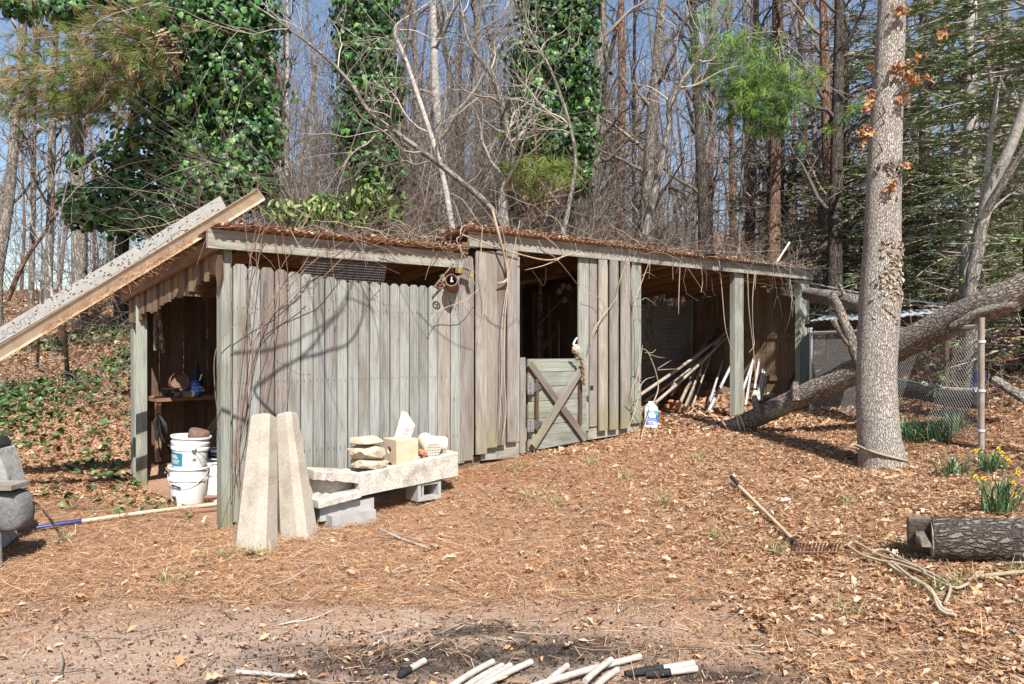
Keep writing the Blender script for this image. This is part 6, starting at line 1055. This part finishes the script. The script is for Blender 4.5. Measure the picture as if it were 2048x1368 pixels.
thicket('wood_understorey', 1250, backwood, (1.5, 5.5), (.005, .013), .18, -.02, ['red', 'grey', 'dark'], 'thin bare understorey stems through the wood', twigs=11000, tl=(.4, 1.7))
# --- broad-leaved evergreen bush on the left roof
t = thing('laurel_bush', W(1.2, 3, 1.4), 'yellow green broad leaved bush growing over the left roof', 'bush'); p0 = np.stack([np.array(W(rng.uniform(.6, 2.3), 3.0, 1.3)) for _ in range(14)]); L1, R1 = grow(p0, rng.normal(0, .25, (14, 3)) + np.array([[0, -.4, 1.]]), 2.0, .012, 8, .15, 0, .3); stems_mesh('stems', [(L1, R1, 'grey', 5)], t)
ivy_cloud('foliage', [(600, 430, 45, 28, 1), (660, 425, 45, 28, 1), (735, 395, 40, 40, .9), (560, 420, 30, 25, .6), (640, 405, 40, 22, .7), (790, 410, 25, 40, .4), (700, 440, 40, 18, .8)], 10.2, 620, t, (.11, .18), .3, palette([(.10, .17, .04), (.17, .24, .06), (.055, .11, .025), (.25, .29, .10)], 620), LAUR_T, LAUR_F)
# --- canes and vines on the front of the shed
t = thing('bramble_canes', WP(470, 1050, -.3), 'thin reddish bramble canes arching down over the left pickets', 'bramble')
def cane(pts, d=-.22, r=.0055, mat=None): return curve_tube('cane', [WP(x, y, d + random.uniform(-.05, .05)) for x, y in pts], [r] * (len(pts) - 1) + [r * .4], mat or M_CANE, t, 5, 5)
M_CANE = flecked('red_cane', (.15, .08, .058), (.23, .14, .10), 40, .8, .2, .002); M_VINE = flecked('tan_vine', (.33, .25, .18), (.44, .35, .26), 40, .85, .4, .003)
for q in (((515, 445), (500, 520), (490, 640), (478, 760), (470, 900), (465, 1040)), ((530, 440), (517, 520), (500, 650), (485, 780), (478, 900), (500, 1060)), ((560, 440), (575, 540), (583, 660), (577, 760), (560, 860), (535, 990), (470, 1045)), ((640, 470), (600, 540), (545, 600), (510, 700), (490, 860), (440, 1010)), ((690, 480), (630, 520), (560, 590), (470, 650), (432, 700), (430, 780), (440, 860)), ((545, 440), (505, 500), (497, 600), (505, 720), (478, 840)), ((615, 560), (520, 660), (497, 760), (462, 930)), ((565, 1010), (580, 990), (620, 970), (640, 955)), ((500, 1110), (480, 1050), (478, 960), (466, 880)), ((465, 1065), (500, 1035), (545, 930), (560, 850)), ((655, 480), (668, 560), (672, 650), (665, 740)), ((700, 500), (640, 560), (585, 600), (525, 640), (500, 700)), ((720, 470), (690, 500), (640, 515), (590, 560), (560, 620)), ((548, 460), (560, 560), (545, 700), (520, 820), (508, 900)), ((612, 470), (560, 540), (540, 640), (500, 760), (480, 850)), ((790, 520), (770, 500), (735, 505), (700, 520)), ((880, 500), (860, 530), (850, 560)), ((760, 480), (800, 500), (870, 516), (930, 505))): cane(q, -.16, random.uniform(.0026, .0042))
t = thing('woody_vine', WP(1005, 640, -.1), 'twisting woody vine hanging down the boards left of the door', 'vine')
for q, r in ((((985, 420), (998, 470), (1010, 520), (1016, 550), (1010, 563), (995, 566)), .014), (((1000, 440), (1012, 500), (1015, 570), (1010, 640), (1008, 740), (1012, 820), (1005, 880)), .006), (((1040, 440), (1020, 540), (1005, 640), (1003, 760), (998, 860)), .005), (((860, 640), (880, 620), (930, 600), (960, 575)), .004), (((965, 450), (962, 520), (968, 600), (955, 680)), .004), (((925, 470), (1010, 500), (1090, 520), (1130, 512), (1160, 500)), .008), (((1085, 470), (1110, 490), (1125, 512), (1090, 530), (1050, 540)), .006)): cane(q, -.16, r, M_VINE)
t = thing('woody_vine', WP(1230, 640, -.1), 'thin dark vine climbing the boards right of the door', 'vine')
for q, r in ((((1255, 860), (1275, 800), (1279, 720), (1274, 640), (1262, 560), (1272, 500)), .006), (((1180, 690), (1200, 640), (1230, 600), (1240, 560), (1255, 520)), .005), (((1177, 705), (1187, 660), (1210, 620), (1192, 590), (1168, 585)), .004), (((1283, 830), (1262, 790), (1278, 740), (1285, 690)), .006), (((1255, 800), (1265, 815), (1282, 830), (1290, 860)), .006), (((1300, 520), (1285, 560), (1268, 610), (1266, 650)), .005)): cane(q, -.13, r, M_VINE)
t = thing('eave_vines', WP(1450, 540, -.12), 'bare vine ends dangling from the eave of the open bay', 'vine')
for q in (((1438, 520), (1444, 580), (1450, 650), (1460, 690), (1468, 710), (1464, 728)), ((1495, 545), (1498, 620), (1507, 700), (1512, 760), (1518, 800)), ((1510, 540), (1505, 600), (1506, 660), (1508, 690), (1498, 705)), ((1400, 515), (1405, 560), (1402, 585)), ((1408, 520), (1413, 555), (1412, 582)), ((1360, 530), (1358, 580), (1357, 628)), ((1345, 525), (1346, 560)), ((1300, 525), (1298, 557)), ((1580, 560), (1584, 590), (1582, 620)), ((1512, 545), (1510, 580))): cane(q, -.13, .0055, M_VINE)
t = thing('bare_shrub', gp(1290, 870), 'small bare shrub with crooked pale twigs beside the white jug', 'shrub')
for q, r in ((((1282, 875), (1300, 820), (1316, 780), (1312, 745), (1296, 705), (1283, 697)), .008), (((1315, 740), (1330, 739), (1356, 738)), .005), (((1316, 737), (1335, 725), (1343, 720)), .004), (((1290, 705), (1305, 705), (1312, 698)), .004), (((1298, 708), (1315, 714), (1330, 716)), .004), (((1276, 780), (1290, 760), (1310, 753)), .005), (((1284, 600), (1292, 596), (1308, 607)), .003), (((1282, 552), (1296, 545), (1310, 553)), .003)): cane(q, -.3, r, M_VINE)
# --- overhanging tree in front of the shed, outside the view: its limbs throw the crooked shadows on the pickets
t = thing('overhanging_tree', (-7.2, 1.6, gz(-7.2, 1.6)), 'bare tree standing left of the view whose limbs shade the pickets', 'tree'); tk = [Vector((-7.2, 1.6, -.2)), Vector((-7.0, 1.8, 2.5)), Vector((-6.6, 2.2, 5.0)), Vector((-6.2, 2.6, 8.0))]; curve_tube('trunk', tk, [.22, .18, .15, .08], M_GBARK, t, 12, 6, .04)
def shade(q, r, t_=4.5, start=None): pts = [WP(x, y, -.02) - sund * t_ for x, y in q]; return curve_tube('limb', ([start] if start else []) + pts, ([r * 1.1] if start else []) + [r * (1 - .6 * k / (len(pts) - 1)) for k in range(len(pts))], M_GBARK, t, 7, 6)
shade(((470, 830), (507, 775), (560, 735), (615, 700), (645, 660), (685, 615), (700, 575), (712, 540)), .014, start=tk[2]); shade(((466, 702), (530, 697), (585, 680), (640, 650), (670, 625), (690, 590), (697, 560)), .011); shade(((600, 715), (660, 697), (700, 680), (722, 640), (727, 590), (720, 550), (716, 500)), .012)
for q in (((610, 550), (630, 620), (640, 680), (655, 760), (690, 860)), ((637, 545), (640, 600), (648, 640), (635, 690)), ((720, 560), (745, 620), (758, 680), (752, 720)), ((530, 560), (525, 640), (535, 720), (520, 790)), ((690, 590), (740, 610), (760, 640)), ((835, 620), (870, 655), (920, 690), (960, 700)), ((965, 640), (985, 660), (1010, 665), (1040, 640))): shade(q, .007, 4.6)
# ------------------------------------------------------------------ leaf litter, pine straw, ivy, daffodils, grass
def ground_pts(n, x0, x1, y0, y1, dens=None, send=5.8):
    """points in view on the ground, by rejection"""
    x = rng.uniform(x0, x1, n); y = rng.uniform(y0, y1, n); keep = (np.abs(x) < y * .66 + .3)
    ds, dd = (x - OX) * ES[0] + (y - OY) * ES[1], (x - OX) * ED[0] + (y - OY) * ED[1]; inside = (ds > -.05) & (ds < send) & (dd > -.02) & (dd < 2.5); keep &= ~inside
    if dens is not None: keep &= rng.uniform(0, 1, n) < dens(x, y)
    x, y = x[keep], y[keep]; return np.stack([x, y, GZ(x, y) + micro(x, y)], 1)
LEAFC = [(.48, .325, .205), (.44, .265, .15), (.56, .42, .29), (.36, .18, .098), (.22, .125, .08), (.40, .325, .26), (.48, .265, .135)]
LW = [5, 6, 2.6, 4, 2.6, 1.2, 3]
patch = lambda x, y: vnoise(x + 40, y + 40, .9, 11) * .5 + vnoise(x + 40, y + 40, 2.3, 12) * .35
def leaf_d(x, y):
    r = 1 / (1 + np.exp(-(x - .75 - .30 * (y - 4.2)) * 1.5)) * .95 + .05; r = np.maximum(r, np.where(y > 9.6, .6, 0)); r = np.where((x < -3.0) & (y > 7.8), .9, r); r = np.where((y < 5.4) & (x > -3.4) & (x < 1.3), .045, r); r = np.where((y < 4.6) & (x < 2.2), r * .4, r)
    return np.clip(r * (.85 + .8 * patch(x, y)), .03, 1)
def lay(name, p, T, Fa, size, cols, lift, label, cat, tilt=.34, mat=M_LITTER):
    n = len(p); p = p + np.stack([np.zeros(n), np.zeros(n), lift * (1 + rng.uniform(0, 1.6, n))], 1); sc = rng.uniform(*size, n); s3 = np.stack([sc * rng.uniform(.5, 1.1, n), sc, sc * rng.uniform(.5, 2.8, n)], 1)
    return scatter(name, T, Fa, p, rot_from(rng.normal(0, tilt, (n, 3)) + np.array([[0, 0, 1.]])), s3, cols(n), mat, kind='stuff', label=label, category=cat)
p = ground_pts(200000, -7, 7.5, 3.2, 12.5, leaf_d)
lay('leaf_litter', p, CHIP_T, CHIP_F, (.02, .068), lambda n: palette(LEAFC, n, LW), .008, 'brown and tan fallen leaves covering the yard', 'leaf litter')
p = ground_pts(8000, -6, 7, 3.4, 11.5, lambda x, y: leaf_d(x, y) * .8 + .02)
lay('oak_leaf_litter', p, OAK_T, OAK_F, (.055, .11), lambda n: palette(LEAFC, n, [6, 4, 6, 2, 1, 1, 2]), .014, 'larger lobed oak leaves lying over the litter', 'leaf litter')
p = ground_pts(60000, -14, 14, 11.5, 24, lambda x, y: .8 + 0 * x)
lay('bank_litter', p, [(0, -.5, 0), (.3, .05, .1), (0, .5, .04), (-.3, -.05, .12)], [(0, 1, 2), (0, 2, 3)], (.06, .15), lambda n: palette(LEAFC, n, [4, 4, 3, 3, 4, 1, 2]), .012, 'fallen leaves over the bank and wood floor', 'leaf litter')
def straw_d(x, y): return np.clip(1.0 - .35 * leaf_d(x, y) + .4 * patch(x, y) - np.where((y < 5.1 + .3 * patch(x, y)) & (x < 1.4), .86, 0), .03, 1)
p = ground_pts(330000, -5.5, 6.5, 3.3, 10.5, straw_d); n = len(p); dr = rng.normal(0, 1, (n, 3)); dr[:, 2] *= .16
scatter('pine_straw', NEED_T, NEED_F, p + np.stack([np.zeros(n), np.zeros(n), rng.uniform(.003, .034, n)], 1), rot_along(dr, np.array([[0, 0, 1.]]) + rng.normal(0, .3, (n, 3))), np.stack([rng.uniform(.0016, .0034, n), rng.uniform(.05, .13, n), np.ones(n)], 1), palette([(.44, .225, .11), (.52, .315, .17), (.33, .15, .075), (.60, .44, .28), (.19, .10, .06)], n, [4, 4, 3, 3, 1.5]), M_LITTER, kind='stuff', label='orange pine straw matted over the yard', category='pine straw')
# crumbs of bark and char on the bare dirt
p = ground_pts(13000, -3.2, 3.2, 3.4, 5.4); n = len(p); ch = np.exp(-((p[:, 0] + .35) ** 2 / 1.5 + (p[:, 1] - 4.22) ** 2 / .16)) * 1.15 > rng.uniform(0, 1, n)
lay('ground_crumbs', p, [(0, -.5, 0), (.3, .05, .1), (0, .5, .04), (-.3, -.05, .12)], [(0, 1, 2), (0, 2, 3)], (.010, .028), lambda n: np.where(ch[:, None], palette([(.02, .018, .018), (.05, .04, .035)], n), palette([(.26, .15, .09), (.36, .24, .16), (.22, .14, .10), (.45, .33, .23), (.18, .115, .08)], n)), .004, 'small crumbs of bark and charcoal on the bare dirt', 'debris', .8)
p = ground_pts(900, -5, 6, 3.6, 9.5); n = len(p); dr = rng.normal(0, 1, (n, 3)); dr[:, 2] = 0; L1, R1 = grow(p + np.array([[0, 0, .015]]), dr, rng.uniform(.08, .4, n), rng.uniform(.002, .005, n), 5, .15, 0, .5); stems_mesh('fallen_twigs', [(L1[::2], R1[::2], 'pale', 4), (L1[1::2], R1[1::2], 'dark', 4)], kind='stuff', label='small fallen twigs strewn over the yard', category='twigs')
# litter on the roofs
n = 11000; s = rng.uniform(-.1, 10.5, n); d = rng.uniform(-.10, 2.6, n) ; d = np.where(rng.uniform(0, 1, n) < .45, rng.uniform(-.12, .5, n), d); z = np.where(s < 2.66, 2.62 - .155 * (d + .06), 2.872 - .116 * (d + .06)) + rng.uniform(.012, .05, n); keep = vnoise(s + 9, d + 9, 1.6, 21) + .35 > rng.uniform(-.7, .7, n)
p = np.stack([OX + ES[0] * s + ED[0] * d, OY + ES[1] * s + ED[1] * d, z], 1)[keep]
lay('roof_litter', p, CHIP_T, CHIP_F, (.04, .10), lambda n: palette([(.33, .18, .10), (.42, .27, .17), (.24, .115, .06), (.5, .36, .24), (.16, .09, .06)], n), .004, 'rusty fallen leaves caught on the corrugated roof', 'leaf litter', .6)
n = 7000; s = rng.uniform(-.1, 10.5, n); d = rng.uniform(-.13, 2.4, n); p = np.stack([OX + ES[0] * s + ED[0] * d, OY + ES[1] * s + ED[1] * d, np.where(s < 2.66, 2.62 - .155 * (d + .06), 2.872 - .116 * (d + .06)) + rng.uniform(.01, .05, n)], 1); dr = rng.normal(0, 1, (n, 3)); dr[:, 2] *= .3
scatter('roof_straw', NEED_T, NEED_F, p, rot_along(dr, rng.normal(0, .4, (n, 3)) + np.array([[0, 0, 1.]])), np.stack([np.full(n, .003), rng.uniform(.08, .16, n), np.ones(n)], 1), palette([(.36, .17, .08), (.46, .27, .14)], n), M_LITTER, kind='stuff', label='pine straw lying on the corrugated roof', category='pine straw')
# ivy on the bank, on the ground behind the fence
def bank_d(x, y): return np.clip((vnoise(x + 40, y + 40, .8, 31) + .35) * 1.1, 0, 1) * np.where(y < 8.7, .12, 1)
p = ground_pts(15000, -9, -2.9, 7.4, 13, bank_d); q = ground_pts(5000, 5.0, 10, 12.5, 19, lambda x, y: np.clip(vnoise(x + 40, y + 40, .6, 32) + .3, 0, 1)); q2 = ground_pts(5000, -4, 5, 13.0, 17, lambda x, y: .8 + 0 * x, 10.8); p = np.concatenate([p, q, q2])
lay('ground_ivy', p, IVY_T, IVY_F, (.05, .10), lambda n: palette([(.04, .09, .025), (.07, .135, .04), (.15, .21, .075), (.03, .06, .02), (.24, .26, .13)], n, [3, 4, 3, 3, 1]), .03, 'green ivy leaves creeping through the litter on the bank', 'ivy', .6, M_IVY)
# daffodils
M_DAFF = vcol('daffodil_leaf', .45, .4, .15)
def flower(p, parent, face):
    m = MB(); Rm = Vector(face).to_track_quat('Z', 'Y').to_matrix() * .5
    for k in range(6): a = k * math.pi / 3; m.add([Rm @ Vector(v) for v in ((0, 0, 0), (.028 * math.cos(a - .4), .028 * math.sin(a - .4), .004), (.045 * math.cos(a), .045 * math.sin(a), -.002), (.028 * math.cos(a + .4), .028 * math.sin(a + .4), .004))], [(0, 1, 2, 3)])
    m.lathe([(.012, 0), (.014, .02), (.021, .032)], 10, Rm); m.build('flower', M_DAFFY, parent, Matrix.Translation(p))
M_DAFFY, _nt, _b = base('daffodil_yellow', .5, .3, (.75, .48, .02))
DC = [(1808, 884, 20, 40, .34, 'narrow daffodil clump close beside the oak', [(1836, 848)]), (1842, 886, 22, 44, .26, 'left half of the broad daffodil clump right of the oak', []), (1878, 886, 36, 95, .34, 'broad leafy daffodil clump below the fence', []), (1912, 862, 22, 45, .30, 'upright daffodil clump nearest the fence post', [(1926, 843)]), (1908, 955, 30, 40, .26, 'sparse dark daffodil clump below the fence', [(1952, 901)]), (1980, 948, 36, 60, .27, 'daffodil clump topped with yellow blooms at the right', [(1996, 897), (2004, 905), (2013, 917), (2018, 922)]), (2000, 1028, 44, 80, .34, 'largest daffodil clump just above the cut log', [(1951, 953), (1968, 957), (2027, 966), (2030, 990), (2036, 946)])]
for x, y, w, n, h, lab, fl in DC:
    c0 = gp(x, y); t = thing('daffodil_clump', c0, lab, 'daffodils', 'daffodil clumps along the bank'); wr = w * c0.y / F; b = np.array(c0)[None] + np.stack([rng.normal(0, wr * .45, n), rng.normal(0, wr * .3, n), np.full(n, -.01)], 1); dr = np.stack([(b[:, 0] - c0.x) * 3.2 + rng.normal(0, .18, n), (b[:, 1] - c0.y) * 2 + rng.normal(0, .2, n), np.ones(n)], 1); out = dr * np.array([[1, 1, -.3]]) + rng.normal(0, .2, (n, 3)) + 1e-3
    scatter('leaves', BLADE_T, BLADE_F, b, rot_along(dr, -out), np.stack([rng.uniform(.010, .016, n), rng.uniform(.6, 1.05, n) * h, rng.uniform(.15, .5, n)], 1), palette([(.06, .14, .06), (.09, .19, .08), (.045, .10, .05), (.15, .24, .10)], n), M_DAFF, t)
    for fx, fy in fl:
        q = P(fx, fy, c0.y - .05); curve_tube('stalk', [c0 + Vector(((q.x - c0.x) * .2, 0, 0)), c0.lerp(q, .6) + Vector((0, 0, .05)), q], .004, M_STALK if 'M_STALK' in globals() else globals().setdefault('M_STALK', flecked('green_stalk', (.08, .18, .06), (.12, .22, .08), 30)), t, 5, 4); flower(q, t, (random.uniform(-.6, .4), -.9, .15))
# grass tufts
gt = [(870, 985), (1030, 945), (1070, 1000), (1330, 1010), (1440, 1080), (1560, 1110), (1700, 1010), (1860, 1190), (1905, 1180), (1950, 1165), (450, 1120), (520, 1115), (120, 1090), (1110, 1010), (1250, 960), (1690, 1230), (1800, 1100), (2030, 1150), (330, 1170), (1180, 930), (1400, 920)]
B = []; Dn = []; CL = []
for x, y in gt:
    c0 = np.array(gp(x, y)); n = 34; B.append(c0[None] + rng.normal(0, .045, (n, 3)) * np.array([[1, 1, 0]])); Dn.append(np.stack([rng.normal(0, .6, n), rng.normal(0, .6, n), np.ones(n)], 1)); CL.append(palette([(.16, .24, .07), (.42, .36, .18), (.50, .42, .24), (.10, .18, .05)], n, [3, 3, 2, 2]))
B = np.concatenate(B); Dn = np.concatenate(Dn); n = len(B); scatter('grass_tufts', BLADE_T, BLADE_F, B, rot_along(Dn, rng.normal(0, 1, (n, 3))), np.stack([np.full(n, .005), rng.uniform(.05, .13, n), np.full(n, .4)], 1), np.concatenate(CL), M_DAFF, kind='stuff', label='small tufts of grass growing through the litter', category='grass')
